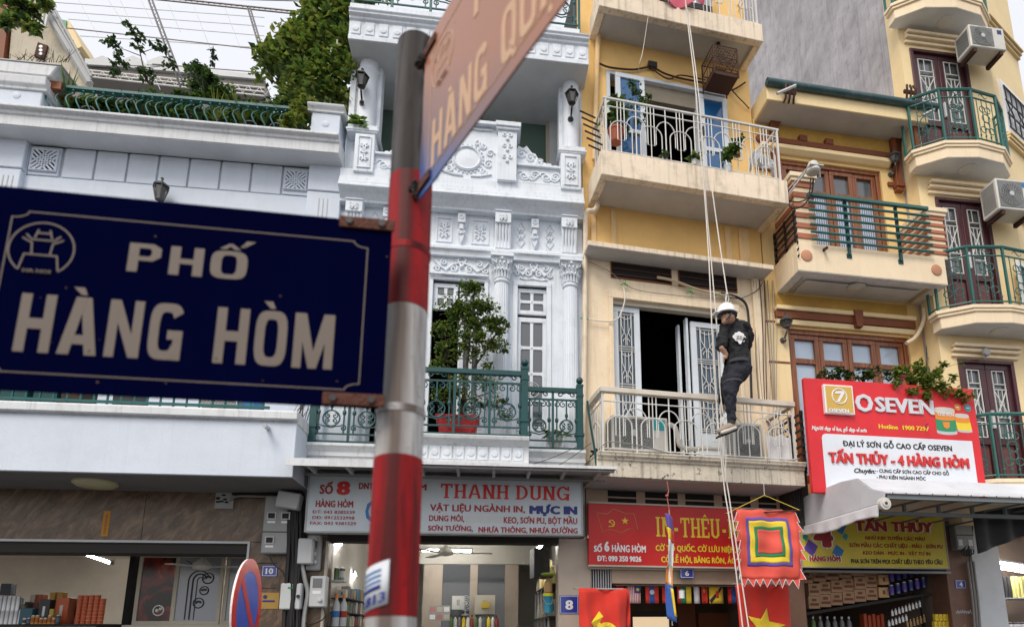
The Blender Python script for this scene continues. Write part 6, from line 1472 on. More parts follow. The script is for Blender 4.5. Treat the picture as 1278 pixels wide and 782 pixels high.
for i,(p,q) in enumerate((((655,582,.5),(722,556,.5)),((690,584,.5),(738,552,.5)),((720,586,.5),(752,560,.6)))): cable('cable',['lower','middle','upper'][i]+' thin black wire slanting across the right end of the green balcony slab',FA,[p,((p[0]+q[0])/2,(p[1]+q[1])/2+2,.5),q],.004,M['cable'])
rg=random.Random(4)
for i in range(9):
    P=[(736+rg.uniform(0,8),574+rg.uniform(-6,8),.3)]+[(740+rg.uniform(-3,16),568+rg.uniform(-9,10),.35+rg.uniform(-.05,.1)) for _ in range(4)]+[(752+rg.uniform(-3,6),558+rg.uniform(-3,5),.5)]
    cable('cable','black cable knotted in the tangle at the corner of the lower cream balcony',FB,P,rg.choice((.009,.013)),M['cable'],group='cables knotted at the cream balcony corner')
cable('pipe','thin teal pipe slanting down at the left end of the lower white railing',FB,[(733,500,.62),(737,530,.62),(742,560,.60),(745,588,.58)],.014,M['green2'],cat='pipe')
# ================================================================ the climber
def chain(m,pts,rs,n=10):
    """tapered limb through points (px,py,k) with radii, rounded at the joints"""
    P=[(*FB.P(x,y,k),k) for x,y,k in pts]
    for i in range(len(P)-1): m.tube([P[i],P[i+1]],rs[i],n,r1=rs[i+1])
    for p,r in zip(P,rs): m.ball(*p,r,10)
    return P
def remeshed(m,name,mat,par,vox,smooth=6,fold=0):
    o=m.build(name,mat,par,smooth=True)
    r=o.modifiers.new('remesh','REMESH'); r.mode='VOXEL'; r.voxel_size=vox; r.use_smooth_shade=True
    s=o.modifiers.new('smooth','SMOOTH'); s.iterations=smooth; s.factor=.5
    if fold:
        tx=bpy.data.textures.new('folds','CLOUDS'); tx.noise_scale=.07; tx.noise_depth=1
        d=o.modifiers.new('folds','DISPLACE'); d.texture=tx; d.strength=fold; d.mid_level=.5; d.texture_coords='LOCAL'
    return o
kp_=.98
per=thing('person','climber in a white helmet, black tee shirt and black trousers hanging on ropes','person',FB,*b(912,540,kp_),kp_)
skin=paint('skin',(.42,.24,.16),.55,samt=0,bump=.05,vary=.05)
bl=paint('black_cotton',(.012,.013,.016),.85,samt=.25,stain=(.022,.024,.03),bump=.5,bscale=90,vary=.2)
bl2=paint('black_trouser_cloth',(.013,.015,.024),.85,samt=.3,stain=(.03,.032,.045),bump=.5,bscale=60,vary=.2)
HX,HY=909,396
m=MB()
chain(m,[(917,406,.98),(919,425,.98),(921,445,.98),(921,458,.98)],[.085,.10,.095,.10])
chain(m,[(912,401,1.0),(915,404,.98),(917,408,.98)],[.046,.05,.065])                       # neck
hu,hz=b(HX,HY,1.03); m.ball(hu,hz,1.03,.080,14,1.22,1.15)                                  # head
m.ball(hu-.045,hz-.055,1.035,.043,10,1.0)                                                     # jaw, turned down and left
m.add(*[[(hu-.076,hz+.012,1.02),(hu-.076,hz+.012,1.05),(hu-.104,hz-.026,1.035),(hu-.074,hz-.032,1.035)],[(0,1,2),(1,3,2),(0,2,3),(0,3,1)]])   # nose
m.ball(hu+.012,hz-.018,1.108,.018,8,1.4)                                                     # ear
def arm(pts,rs): return chain(m,pts,rs)
A1=arm([(904,411,.97),(901.5,424,.99),(901,434,1.01),(906.5,443,1.0)],[.052,.046,.037,.026])
A2=arm([(932,411,.97),(934,424,.95),(930,437,.84),(912,442,.80)],[.055,.046,.038,.026])
def hand(P,dx,dz,dk):
    u,z,k=P; m.ball(u+dx*.04,z+dz*.04,k+dk*.04,.034,8,.8,.55)
    for i,(l,o_) in enumerate(((.052,-.026),(.060,-.009),(.057,.009),(.045,.025))):
        a0=(u+dx*.07,z+dz*.07+o_,k+dk*.07); a1=(a0[0]+dx*l*.7,a0[1]+dz*l*.7,a0[2]+dk*l*.7+.015); a2=(a1[0]-.012,a1[1]+dz*.01-.006,a1[2]+.03)
        m.tube([a0,a1,a2],.0095,6,r1=.008); m.ball(*a2,.0085,6)
    t0=(u+dx*.02,z+.03,k+.01); t1=(u+dx*.05,z+.055,k+.02); t2=(u+dx*.075,z+.045,k+.035)
    m.tube([t0,t1,t2],.012,6,r1=.009); m.ball(*t2,.009,6)
hand(A1[-1],-.5,-.75,.1); hand(A2[-1],-.9,-.3,.1)
L1=[(920,463,.97),(913,478,1.01),(909.5,491,1.02),(911.5,508,1.01),(912.5,528,1.02)]; L2=[(914,463,.92),(907,478,.93),(902,491,.90),(901.5,502,.84)]
chain(m,L1,[.08,.062,.046,.034,.030]); chain(m,L2,[.07,.05,.036,.028])
remeshed(m,'body',skin,per,.0065,3)
m=MB()   # tee shirt
chain(m,[(917,408,.98),(919,420,.98),(920.5,434,.98),(921,446,.98),(921,453,.98)],[.100,.122,.120,.116,.124],14)
chain(m,[(905,410,.975),(918,406,.985),(930.5,409,.98)],[.068,.084,.072],12)
chain(m,[(904,411,.97),(901.5,423,.99),(901.3,432,1.0)],[.068,.064,.060],12); chain(m,[(931.5,411,.98),(934.5,422,.96),(933,431,.90),(930,437,.84)],[.068,.062,.056,.050],12)
remeshed(m,'tee_shirt',bl,per,.009,3,.045)
m=MB()   # trousers
chain(m,[(921,451,.98),(922,459,.97)],[.122,.126],14); chain(m,[(927,459,1.0),(925,464,1.0)],[.108,.10],14)
chain(m,[(920,463,.98),(914,477,1.01),(910.5,490,1.02),(912,507,1.02),(913,524,1.02)],[.118,.098,.080,.057,.047],14)
chain(m,[(914,463,.92),(907.5,478,.93),(902.5,491,.90),(901.5,500,.86)],[.098,.080,.062,.050],14)
remeshed(m,'trousers',bl2,per,.009,3,.04)
# shoes
shoe=paint('worn_sneaker',(.30,.24,.19),.7,samt=.4,stain=(.12,.09,.07),bump=.3); sole=paint('white_rubber_sole',(.60,.57,.52),.7,samt=.3)
def shoe_at(pts,rs,soledz):
    m=MB(); P=chain(m,pts,rs,12); s=remeshed(m,'shoe',shoe,per,.008,2)
    m=MB(); q=[]
    for (u,z,k),r in zip(P,rs): q.append((u,z-r*.75,k,r))
    for a_,b__ in zip(q,q[1:]): m.tube([(a_[0],a_[1],a_[2]-.02),(b__[0],b__[1],b__[2]-.02)],a_[3]*.62,8,r1=b__[3]*.62).tube([(a_[0],a_[1],a_[2]+.02),(b__[0],b__[1],b__[2]+.02)],a_[3]*.62,8,r1=b__[3]*.62)
    so_=remeshed(m,'sole',sole,per,.008,1)
    m=MB()
    for i in range(7):
        f=i/6; u=q[0][0]+(q[-1][0]-q[0][0])*f; z=q[0][1]+(q[-1][1]-q[0][1])*f; m.box(u-.009,u+.009,z-.035,z-.018,q[0][2]-.045,q[0][2]+.045)
    m.build('sole_tread',M['dark2'],per)
shoe_at([(917,530.5,1.01),(911,532,1.02),(904,535,1.04),(898,538,1.05)],[.042,.046,.042,.032],0)
shoe_at([(903,506,.74),(902.5,509,.77),(902,512,.80)],[.038,.036,.03],0)
MB().lathe([(.044,0),(.046,.02),(.044,.05)],*b(913,530,1.02),1.02,14).build('sock',M['dark2'],per,smooth=True)
# helmet, chin strap, harness, shirt print
m=MB(); prof=[(.112,-.012),(.125,-.010),(.116,.004),(.108,.012),(.104,.05),(.088,.085),(.055,.108),(.02,.118),(1e-6,.120)]
hm=thing
hc=(b(906.5,391,1.03)); m.lathe(prof,hc[0],hc[1],1.03,28); o=m.build('helmet',glassy('white_helmet_shell',(.80,.80,.80),.25,.5),per,smooth=True)
m=MB(); m.lathe([(.126,-.014),(.128,-.008),(.126,-.002)],hc[0],hc[1],1.03,28).box(hc[0]-.155,hc[0]-.08,hc[1]-.020,hc[1]-.008,.98,1.08); m.build('helmet_brim',M['ywhite'],o)
m=MB(); 
for q in (-.03,.0,.03): m.tube([(hc[0]+q,hc[1]+.119-abs(q)*.2,1.03-.07),(hc[0]+q*1.2,hc[1]+.128-abs(q)*.25,1.03),(hc[0]+q,hc[1]+.119-abs(q)*.2,1.03+.07)],.004,4)
m.build('helmet_ridge',M['ywhite'],o)
MB().tube([(hc[0]+.03,hc[1]-.01,1.13),(hc[0]+.0,hc[1]-.06,1.125),(hc[0]-.045,hc[1]-.12,1.09)],.008,5).tube([(hc[0]+.08,hc[1]-.015,1.08),(hc[0]+.03,hc[1]-.06,1.12)],.007,5).lathe([(.105,-.03),(.103,0)],hc[0],hc[1],1.03,20).build('helmet_strap',M['plastic_dark'],per)
MB().ball(hc[0]+.034,hc[1]-.030,1.035,.089,12,.72,1.08).build('hair',M['dark'],per,smooth=True)
hk=1.115
m=MB(); hr=paint('grey_webbing',(.05,.05,.055),.8,samt=.2)
pu,pz=b(921.5,453,.98); m.lathe([(.131,-.018),(.133,.0),(.131,.018)],pu,pz,.98,24); m.build('harness_belt',hr,per)
pu,pz=b(914.5,477,1.01); MB().lathe([(.102,-.012),(.104,0),(.102,.012)],pu,pz,1.01,20).build('leg_loop',hr,per)
# print on the back: a pale cloud-shaped emblem with dark strokes
cu,cz=b(922.5,421.5,1.10); m=MB()
for i,(dx,dz,r) in enumerate(((-.055,.01,.025),(-.03,.035,.028),(.0,.045,.03),(.035,.038,.028),(.062,.012,.024),(.04,-.02,.028),(0,-.03,.034),(-.035,-.018,.026),(0,.005,.045),(0,-.06,.02))): 
    m.lathe([(r,0),(r,.0015)],cu+dx,cz+dz,1.108+.0004*i-abs(dx)*.2,12,'k')
m.build('shirt_print',M['ywhite'],per)
m=MB()
for i in range(4): m.box(cu-.035+i*.019,cu-.026+i*.019,cz-.015,cz+.022,1.113,1.1145)
m.box(cu-.045,cu+.045,cz-.027,cz-.021,1.113,1.1145); m.build('shirt_print_strokes',M['black_print'],per)
# ================================================================ house four (yellow, timber windows)
d=lambda x,y,k=0: FD.P(x,y,k)
KD=.58; Y1,Y2,YT,RB,BT=M['yel'],M['yel2'],M['yel_trim'],M['redband'],M['brown_trim']
H4=thing('town_house','yellow town house with timber windows and a striped balcony, number four','house',FD,0,0,0)
uD1=d(1146,240)[0]+.02; uD0=.0
zE0=d(1060,139,.42)[1]; zE1=d(1060,119,.42)[1]
w1=(d(976,250)[0],d(1104,260)[0]); w1t=d(1040,206)[1]; zB1=d(1090,346,KD)[1]; zB1f=d(1090,312,KD)[1]
w0=(d(985,450)[0],d(1137,450)[0]); w0t=d(1060,415.5)[1]; zA_=d(1060,605,.0)[1]
wallmb(uD0,uD1,2.9,zE0+.05,-.25,0,[(w1[0],w1[1],zB1f-.1,w1t),(w0[0],w0[1],zA_,w0t)]).build('wall',Y1,H4)
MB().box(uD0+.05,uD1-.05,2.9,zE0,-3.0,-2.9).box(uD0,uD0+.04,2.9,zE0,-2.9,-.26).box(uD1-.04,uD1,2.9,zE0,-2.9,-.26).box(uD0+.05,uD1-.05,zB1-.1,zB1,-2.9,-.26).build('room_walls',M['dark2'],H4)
# eave with gutter pipe
e0,e1=d(957,115,.42)[0],d(1158.5,150,.42)[0]
MB().box(e0,e1,zE0,zE1,-.3,.42).build('eave_slab',Y2,H4,bev=.008)
MB().box(e0+.03,e1-.03,zE0-.004,zE0-.001,0.0,.40).build('eave_soffit',M['soffit_grey'],H4)
MB().box(uD0-.1,e1,zE1-.01,zE1+.05,-6,-.3).build('flat_roof',M['soffit_grey'],H4)
gp0,gp1=d(957,102,.46),d(1170,139,.46)
MB().tube([(gp0[0],gp0[1]+.0,.46),(gp1[0],gp0[1],.46)],.055,14).build('gutter_pipe',paint('dark_teal_pipe',(.03,.075,.085),.4,samt=.5,stain=(.25,.27,.27),bump=.1),H4,smooth=True)
for x in (983,1133):
    u,z=d(x,118,.44); m=MB()
    for q in (-.05,0,.05): m.tube([(u+q,z+.10,.50),(u+q*1.4,z+.02,.52),(u+q*1.2,z-.10,.48),(u+q*1.5,z-.15,.44)],.016,6)
    m.box(u-.10,u+.10,z-.03,z+.02,.47,.50); m.build('pipe_clamp',M['rust'],H4)
for x0,x1,y0,y1 in ((970,993,117,107),(1152,1166,144,137)): MB().tube([(*d(x0,y0,.56),.56),(*d(x1,y1,.58),.58)],.022,6).build('loose_wire_roll',M['plastic_lgrey'],H4)
# timber trim under the eave and brackets
z1_=d(1040,153)[1]; z2_=d(1040,187)[1]
MB().box(uD0+.02,d(1113,170)[0],z1_-.05,z1_+.02,.0,.05).build('timber_band',BT,H4)
MB().box(uD0+.02,d(1118,190)[0],z2_-.05,z2_+.03,.0,.06).build('timber_band',BT,H4)
MB().box(uD0+.02,d(1118,190)[0],z2_+.031,z1_-.051,.0,.008).build('render_panel',M['yel_rough'],H4)
for x in (1032,1000): u=d(x,178)[0]; MB().box(u-.06,u+.06,z2_+.03,z2_+.12,.0,.07).box(u-.04,u+.04,z2_-.11,z2_-.051,.0,.065).build('keystone',BT,H4)
MB().mould([(.0,w1t+.16),(.10,w1t+.16),(.10,w1t+.10),(.04,w1t+.05),(.0,w1t+.05)],uD0+.06,d(1108,210)[0]).build('window_head_mould',Y2,H4,bev=.003)
for x0,x1 in ((1106,1120),(958,970)):
    u0,u1=d(x0,200)[0],d(x1,200)[0]; c=(u0+u1)/2+.03
    zc_=d(x0,168)[1]; zd=d(x0+8,232)[1]
    MB().prism([(c-.05,zd),(c+.05,zd),(c+.05,zc_+.1),(c+.12,zE0-.002),(c-.05,zE0-.002)],.0,.08).box(c-.07,c+.07,zd-.06,zd,.0,.10).box(c-.06,c+.06,zd-.12,zd-.061,.0,.08).build('timber_bracket',BT,H4,bev=.004)
MB().prism([(d(1120,165)[0],zE0-.45),(d(1120,165)[0]+.05,zE0-.5),(d(1120,165)[0]+.10,zE0-.004),(d(1120,165)[0]-.02,zE0-.004)],.0,.34).build('eave_bracket',BT,H4)
zz=d(1120,232)[1]; MB().box(d(1108,235)[0],uD1,zz-.03,zz+.03,.0,.03).box(uD0,d(974,232)[0],zz-.03,zz+.03,.0,.03).build('string_band',BT,H4)
def timber_window(u0,u1,z0,z1,n,tr,par,curt=None,wd=.07):
    F_=framebox(MB(),u0,u1,z0,z1,.06,-.16,-.03).build('window_frame',M['brown'],par,bev=.004); w_=(u1-u0-.12)/n
    for i in range(n):
        a0=u0+.06+w_*i; L_=framebox(MB(),a0+.004,a0+w_-.004,z0+.06,z1-.06,wd,-.13,-.05-(i%2)*.006).build('casement',M['brown'],par,bev=.003)
        MB().box(a0+wd,a0+w_-wd,tr-.035,tr+.035,-.12,-.058).build('cross_bar',M['brown'],L_)
        for p,q in ((z0+.06+wd,tr-.035),(tr+.035,z1-.06-wd)):
            g=MB().box(a0+wd,a0+w_-wd,p,q,-.10,-.094).build('pane',curt or M['glass_sky'],L_)
    return F_
cur=paint('gathered_curtain_behind_glass',(.42,.43,.50),.35,samt=0,streak=.0,bump=.1); 
m_,t_,b_=nodes('blue_white_curtain'); L=t_.links.new; pos=N(t_,'ShaderNodeNewGeometry').outputs['Position']; wv=N(t_,'ShaderNodeTexWave',Scale=9.0,Distortion=1.5); wv.bands_direction='X'; L(pos,wv.inputs[0]); r_=N(t_,'ShaderNodeValToRGB'); r_.color_ramp.elements[0].color=(.07,.10,.20,1); r_.color_ramp.elements[1].color=(.50,.54,.62,1); L(wv.outputs[0],r_.inputs[0]); L(r_.outputs[0],b_.inputs['Base Color']); b_.inputs['Roughness'].default_value=.3; b_.inputs['Coat Weight'].default_value=.5; CURT=m_
tr1=d(1040,240)[1]; 
timber_window(w1[0],w1[1],zB1f-.1,w1t,4,tr1,H4,M['glass_grey'],.065)
# curtains seen in the lower panes
for i in (1,2,3):
    w_=(w1[1]-w1[0]-.12)/4; a0=w1[0]+.06+w_*i
    MB().box(a0+.07,a0+w_-.07,zB1f,tr1-.04,-.093,-.088).build('curtain',CURT,H4)
tr0=d(1060,452)[1]; timber_window(w0[0],w0[1],zA_,w0t,4,tr0,H4,M['glass_sky'],.065)
# lintel mouldings between the storeys
for ya,yb_,mt,k in ((391,396,Y2,.10),(396.5,405,BT,.07),(405.5,412,Y2,.05)):
    zt_,zl=d(1050,ya)[1],d(1050,yb_)[1]; MB().box(uD0+.10,d(1140,415)[0],zl,zt_,.0,k).build('lintel_mould',mt,H4,bev=.006)
u=d(1066,400)[0]; zt_,zl=d(1050,391)[1],d(1050,409)[1]; MB().prism([(u-.07,zt_+.01),(u+.07,zt_+.01),(u+.045,zl-.02),(u-.045,zl-.02)],.0,.125).build('keystone',BT,H4,bev=.004)
zt_=zB1-.02; zl=d(1050,389)[1]; MB().box(uD0+.12,d(1132,390)[0],zl,zt_,.0,.006).build('render_panel',M['yel_rough'],H4)
for x0,x1 in ((958,983.5),(1140,1146.5)):
    u0,u1=d(x0,430)[0],d(x1,430)[0]
    for y in (402,452,): z=d(970,y)[1]; MB().box(u0,u1,z-.012,z+.012,.0,.02).build('string_band',BT,H4)
MB().box(uD0,d(984,430)[0],zA_,d(970,391)[1],.0,.012).build('corner_pilaster',Y2,H4)
# balcony four: parapet box, striped piers, green bars
q0,q1=d(996.8,337,KD)[0],d(1183.5,355,KD)[0]
bk=d(1000,300,KD)
def zk(y,x=1090): return d(x,y,KD)[1]
MB().box(q0,q1,zB1,zB1f,KD-.12,KD).build('balcony_parapet',YT,H4,bev=.006)
MB().box(q0,q0+.14,zB1,zB1f,.0,KD-.121).build('balcony_side',YT,H4,bev=.004); MB().box(q1-.14,q1,zB1,zB1f,.0,KD-.121).build('balcony_side',YT,H4,bev=.004)
MB().box(q0+.141,q1-.141,zB1+.06,zB1f-.08,.0,KD-.121).build('balcony_slab',M['soffit_white'],H4)
MB().box(q0+.0,q1-.0,zB1-.006,zB1-.001,KD-.13,KD-.004).box(q0,q0+.13,zB1-.006,zB1-.001,.0,KD-.131).box(q1-.13,q1,zB1-.006,zB1-.001,.0,KD-.131).build('soffit_border',M['white_dirty'],H4)
for i in range(3):
    o=.141+.0; MB().box(q0+o+.05*i,q1-o-.05*i,zB1+.058-.02*i+.0,zB1+.0595-.02*i,.0+.001*i,KD-.122-.06*i).build('soffit_step',M['soffit_white'],H4)
MB().lathe([(.12,0),(.12,-.02),(.09,-.035),(1e-6,-.045)],d(1068,352,.3)[0],zB1+.02,.3,20).build('soffit_lamp',M['ac'],H4,smooth=True)
zpt=d(1007,226,KD)[1]
def striped_pier(u0,u1,zb_,zt_,k0,k1):
    MB().box(u0+.015,u1-.015,zb_,zt_,k0+.01,k1-.015).build('pier_core',YT,H4)
    n=12; h=(zt_-zb_)/n; A_=None
    for i in range(n):
        if i%2==1: 
            if A_ is None: A_=MB().box(u0,u1,zb_+h*i,zb_+h*(i+1),k0,k1).build('terracotta_course',RB,H4,bev=.004); j=i
            else: copy_part(A_,H4,dz=h*(i-j))
    MB().box(u0-.02,u1+.02,zt_,zt_+.05,k0-.02,k1+.02).box(u0-.04,u1+.04,zt_+.05,zt_+.12,k0-.04,k1+.04).build('pier_cap',YT,H4,bev=.006)
pw=.22
s1_=d(1022,280,KD)[0]; 
zcap=zk(236); 
striped_pier(q0+.02,s1_-.02,zB1f,zcap-.02,.0+.05,KD-.01)
s2_=d(1155,290,KD)[0]; s3_=d(1179,290,KD)[0]
striped_pier(s2_+.04,s3_+.03,zB1f,zcap-.30,.05,KD-.01)
for x,y in ((1006.5,319),(1168.5,337)):
    u,z=d(x,y,KD); MB().lathe([(.078,0),(.078,.012),(.07,.016),(1e-6,.016)],u,z,KD,24,'k').build('terracotta_disc',M['disc'],H4,smooth=True)
G3=M['green3']
b0,b1=d(1009,260,KD+.06)[0],d(1160,280,KD+.06)[0]
ys=[(243,262),(251.5,269.5),(261,278),(269.5,286.5),(279,296),(287.5,304.5),(297,313.5)]
zt_=d(1009,243,KD+.06)[1]; zl=d(1009,297.5,KD+.06)[1]
rl=MB().box(b0,b1,zt_-.02,zt_+.025,KD+.035,KD+.085).build('green_railing',G3,H4,bev=.003)
for i in range(1,7):
    z=zt_+(zl-zt_)*i/6; MB().tube([(b0+.02,z,KD+.06),(b1-.02+.02*(i%2),z,KD+.06)],.017,8).ball(b0+.02,z,KD+.06,.02,6).ball(b1,z,KD+.06,.02,6).build('rail_bar',G3,rl,smooth=True)
for x,y in ((1060,318),(1123,325)):
    u=d(x-2,280,KD+.04)[0]; zb_=d(x,y-0,KD+.03)[1]; MB().box(u-.016,u+.016,zb_,zt_,KD+.0,KD+.034).box(u-.035,u+.035,zb_-.03,zb_+.03,KD+.0005,KD+.012).build('rail_stanchion',M['green2'],rl)
MB().tube([(*d(1028,312,KD),KD),(*d(1032,309,KD+.1),KD+.1)],.02,8).build('drain_stub',M['rust'],H4)
# dark side grilles on the left of both balconies
def side_grille(x,y0,y1,kf,n,lab):
    u=d(x,(y0+y1)/2,kf)[0]; z1,z0=d(x,y0,kf)[1],d(x,y1,kf)[1]; m=MB().box(u-.015,u+.015,z0,z1,kf-.03,kf).box(u-.015,u+.015,z0,z1,.0,.03).box(u-.015,u+.015,z0,z1,kf*.5,kf*.5+.03).build('side_grille',M['blackiron'],H4)
    for i in range(n): z=z0+(z1-z0)*(i+.5)/n; MB().box(u-.02,u-.016,z-.018,z+.018,-.02,kf+.06).build('grille_bar',M['blackiron'],m)
side_grille(994,262,325,KD-.02,8,'')
side_grille(1003,512,590,KD+.0,8,'')
# lower storey balcony behind the red sign
zf4=d(1100,607,KD)[1]-.05
MB().box(d(1024,590,KD)[0],d(1200,610,KD)[0],zf4-.25,zf4,-.0,KD).build('lower_balcony_slab',YT,H4,bev=.006)
# wall lamps
lm=paint('lantern_pewter',(.10,.10,.105),.4,samt=.3,metal=.4)
lantern(FD,976,417,.012,'grey wall lantern left of the timber windows above the red sign',.17,lm)
lantern(FD,1163,430,.0,'grey wall lantern hanging right of the lower timber windows',.17,lm)
lantern(FD,1110,212,.0,'grey wall lantern right of the top timber windows',.17,lm)
# flood lamp on an arm
t=thing('flood_lamp','white caged flood lamp on an angled arm before the striped pier','lamp',FD,*d(1015,215,KD+.15),KD+.15)
c0=d(1015,213,KD+.2); MB().tube([(*d(982,245,KD),KD),(*d(1015,202,KD+.2),KD+.2)],.014,6).tube([(*d(982,238,KD),KD),(*d(1016,200,KD+.2),KD+.2)],.008,6).build('arm',M['plastic_grey'],t)
MB().lathe([(.02,.10),(.06,.09),(.085,.0),(.09,-.04),(.07,-.06),(1e-6,-.065)],c0[0]+.0,c0[1]+.02,KD+.2,16).box(c0[0]-.09,c0[0]+.10,c0[1]+.02,c0[1]+.035,KD+.11,KD+.29).box(c0[0]+.10,c0[0]+.115,c0[1]-.07,c0[1]+.035,KD+.15,KD+.18).build('lamp_head',M['ac'],t,smooth=True)
cable('cable','black cable looping from the flood lamp along the pier',FD,[(1015,222,KD+.2),(1013,240,KD+.12),(1003,256,KD+.08),(990,260,KD+.06),(984,254,KD+.04)],.011,M['cable'])
cable('cable','second black cable looping below the flood lamp',FD,[(1012,222,KD+.2),(1009,245,KD+.12),(997,252,KD+.08),(984,250,KD+.04)],.009,M['cable'])
# --- red sign with raised letters
kS=.80; S4=thing('shop_sign','big red paint shop sign with white raised letters above the awning','shop sign',FD,d(1110,607,kS)[0],d(1110,607,kS)[1],kS)
u0,u1=d(1005.5,500,kS)[0],d(1218.7,520,kS)[0]; z1=d(1100,477.5,kS)[1]; z0=d(1016,614,kS)[1]
MB().box(u0,u1,z0,z1,kS-.06,kS).build('sign_board',signface('signal_red_face',(.66,.022,.030),(.5,.02,.025)),S4,bev=.004)
wb0,wb1=d(1026,552,kS)[0],d(1213,553,kS)[0]; wz1=d(1120,545.5,kS)[1]; wz0=z0+.004; r=.05
MB().prism([(wb0,wz0),(wb1,wz0),(wb1,wz1),(wb0+r,wz1),(wb0+r*.3,wz1-r*.3),(wb0,wz1-r)],kS+.001,kS+.006).build('white_panel',plain('sign_white',(.70,.74,.80),.4),S4)
P0,P1=d(1027,505,kS),d(1063,505,kS); zt_=d(1044,482,kS)[1]; zl=d(1044,517.5,kS)[1]
lp=MB().box(P0[0],P1[0],zl,zt_,kS+.001,kS+.05).build('logo_plate',M['ywhite'],S4,bev=.004)
MB().box(P0[0]+.02,P1[0]-.02,zl+.02,zt_-.02,kS+.0505,kS+.054).build('logo_field',flatcol('mustard_print',(.62,.40,.08),.5),lp)
cu,cz=(P0[0]+P1[0])/2,zl+(zt_-zl)*.60; rr=(zt_-zl)*.26
MB().tube(arc(cu,cz,kS+.056,rr,0,2*math.pi,28),.008,5).build('logo_ring',M['ywhite'],lp)
MB().prism([(cu-rr*.55,cz+rr*.6),(cu+rr*.75,cz+rr*.75),(cu+rr*.75,cz+rr*.45),(cu-rr*.05,cz-rr*.75),(cu-rr*.45,cz-rr*.75),(cu+rr*.28,cz+rr*.38),(cu-rr*.55,cz+rr*.3)],kS+.055,kS+.059).build('logo_seven',M['ywhite'],lp)
txt(S4,FD,kS+.054,'OSEVEN',1034,1059.5,509.5,514.5,M['ywhite'],.06)
silver=plain('silver_letters',(.62,.64,.68),.35)
def raised(s_,x0,x1,yt,yb,mat,bold,dp=.03,kk=kS): return txt(S4,FD,kk,s_,x0,x1,yt,yb,mat,bold,depth=dp*.5)
raised('O',1066.5,1088.5,491.5,513.5,silver,.045,.03); raised('SEVEN',1091.5,1164,497,515.5,silver,.045,.03)
txt(S4,FD,kS,'Người đẹp vì lụa, gỗ đẹp vì sơn',1013,1081,532.5,537.5,M['ywhite'],.045,shear=.2)
txt(S4,FD,kS,'Hotline  1900 7297',1096.5,1159,530.5,536,M['yellow'],.05)
txt(S4,FD,kS,'Hà Nội 0974',1143,1158,489.5,491.5,M['ywhite'],.02) if False else None
txt(S4,FD,kS+.006,'ĐẠI LÝ SƠN GỖ CAO CẤP OSEVEN',1052,1187.5,552.5,559.5,M['black_print'],.04)
rr_=plain('red_letters',(.60,.03,.03),.4)
raised('TẤN THỦY - 4 HÀNG HÒM',1034,1208,567.5,580.5,rr_,.05,.03,kS+.006)
txt(S4,FD,kS+.006,'Chuyên:',1065,1092,584,590,M['black_print'],.04,shear=.3)
txt(S4,FD,kS+.006,'- CUNG CẤP SƠN CAO CẤP CHO GỖ',1094,1184,586.5,591,M['black_print'],.03); txt(S4,FD,kS+.006,'- PHỤ KIỆN NGÀNH MỘC',1094,1155,593.5,598,M['black_print'],.03)
a0_,a1_=d(1067,599,kS),d(1186,602,kS); MB().box(a0_[0],a1_[0],a0_[1]-.003,a0_[1]+.003,kS+.006,kS+.0072).build('underline',M['black_print'],S4)
# printed tins and roundels
def tin_print(x0,x1,yt,yb,c1,c2,c3,nm,tilt=0):
    u0,u1=d(x0,520,kS)[0],d(x1,520,kS)[0]; z1,z0=d((x0+x1)/2,yt,kS)[1],d((x0+x1)/2,yb,kS)[1]; w_=(u1-u0)/2; c=(u0+u1)/2; H=z1-z0
    def ell(z,n=12,lo=True): return [(c+math.cos(t)*w_,z+math.sin(t)*H*.07) for t in [math.pi+math.pi*i/n for i in range(n+1)]]
    def band(f0,f1,mat,kk):
        lo=ell(z0+H*f0); hi=ell(z0+H*f1)[::-1]; o=MB().prism([(p+tilt*(q-z0),q) for p,q in lo+hi],kS+kk,kS+kk+.0015).build(nm,mat,S4)
    band(0,.12,M['plastic_lgrey'],.001); band(.12,.62,c1,.0012); band(.55,.82,c2,.003); band(.82,.93,c3,.0014)
    MB().prism([(c+math.cos(t)*w_+tilt*H,z1-H*.07+math.sin(t)*H*.07) for t in [2*math.pi*i/16 for i in range(16)]],kS+.0015,kS+.004).build(nm,M['ac'],S4)
    return c,z0,H,w_
c,z0q,H,w_=tin_print(1167,1192,508,540,M['green_print'],M['orange_print'],M['ac'],'printed_tin')
MB().prism([(c-.05,z0q+H*.42),(c+.05,z0q+H*.42),(c+.04,z0q+H*.22),(c,z0q+H*.16),(c-.04,z0q+H*.22)],kS+.005,kS+.006).build('printed_badge',M['orange_print'],S4)
txt(S4,FD,kS+.005,'OSEVEN',1170,1190,515,519,M['ywhite'],.03)
tin_print(1193,1211,516,538,M['yellow'],M['orange_print'],M['ac'],'printed_tin',-.12)
for x,y,mt in ((1195,508,M['orange_print']),(1207.5,509,M['cyan_print'])):
    u,z=d(x,y,kS); MB().lathe([(.046,0),(.046,.002)],u,z,kS+.001,20,'k').lathe([(.034,.002),(.034,.003)],u,z,kS+.001,16,'k').build('printed_roundel',mt,S4); MB().box(u-.022,u+.022,z-.006,z+.006,kS+.004,kS+.005).build('roundel_bar',M['ywhite'],S4)
# --- deep awning of shop four
kA=1.80; aw4=thing('awning','deep pale grey awning with a curved left cheek over shop four','awning',FD,d(1200,610,.9)[0],2.9,.9)
L_=lambda x,y,k:(*d(x,y,k),k)
sheetm=paint('awning_sheet',(.58,.60,.64),.5,samt=.3,stain=(.28,.29,.31),bump=.05)
uf0=d(1104,618,kA)[0]; zf=d(1104,615.5,kA)[1]; ufr=uf0+3.3
zr_=d(1104,621,kA)[1]
ub_=d(998,650,0)[0]
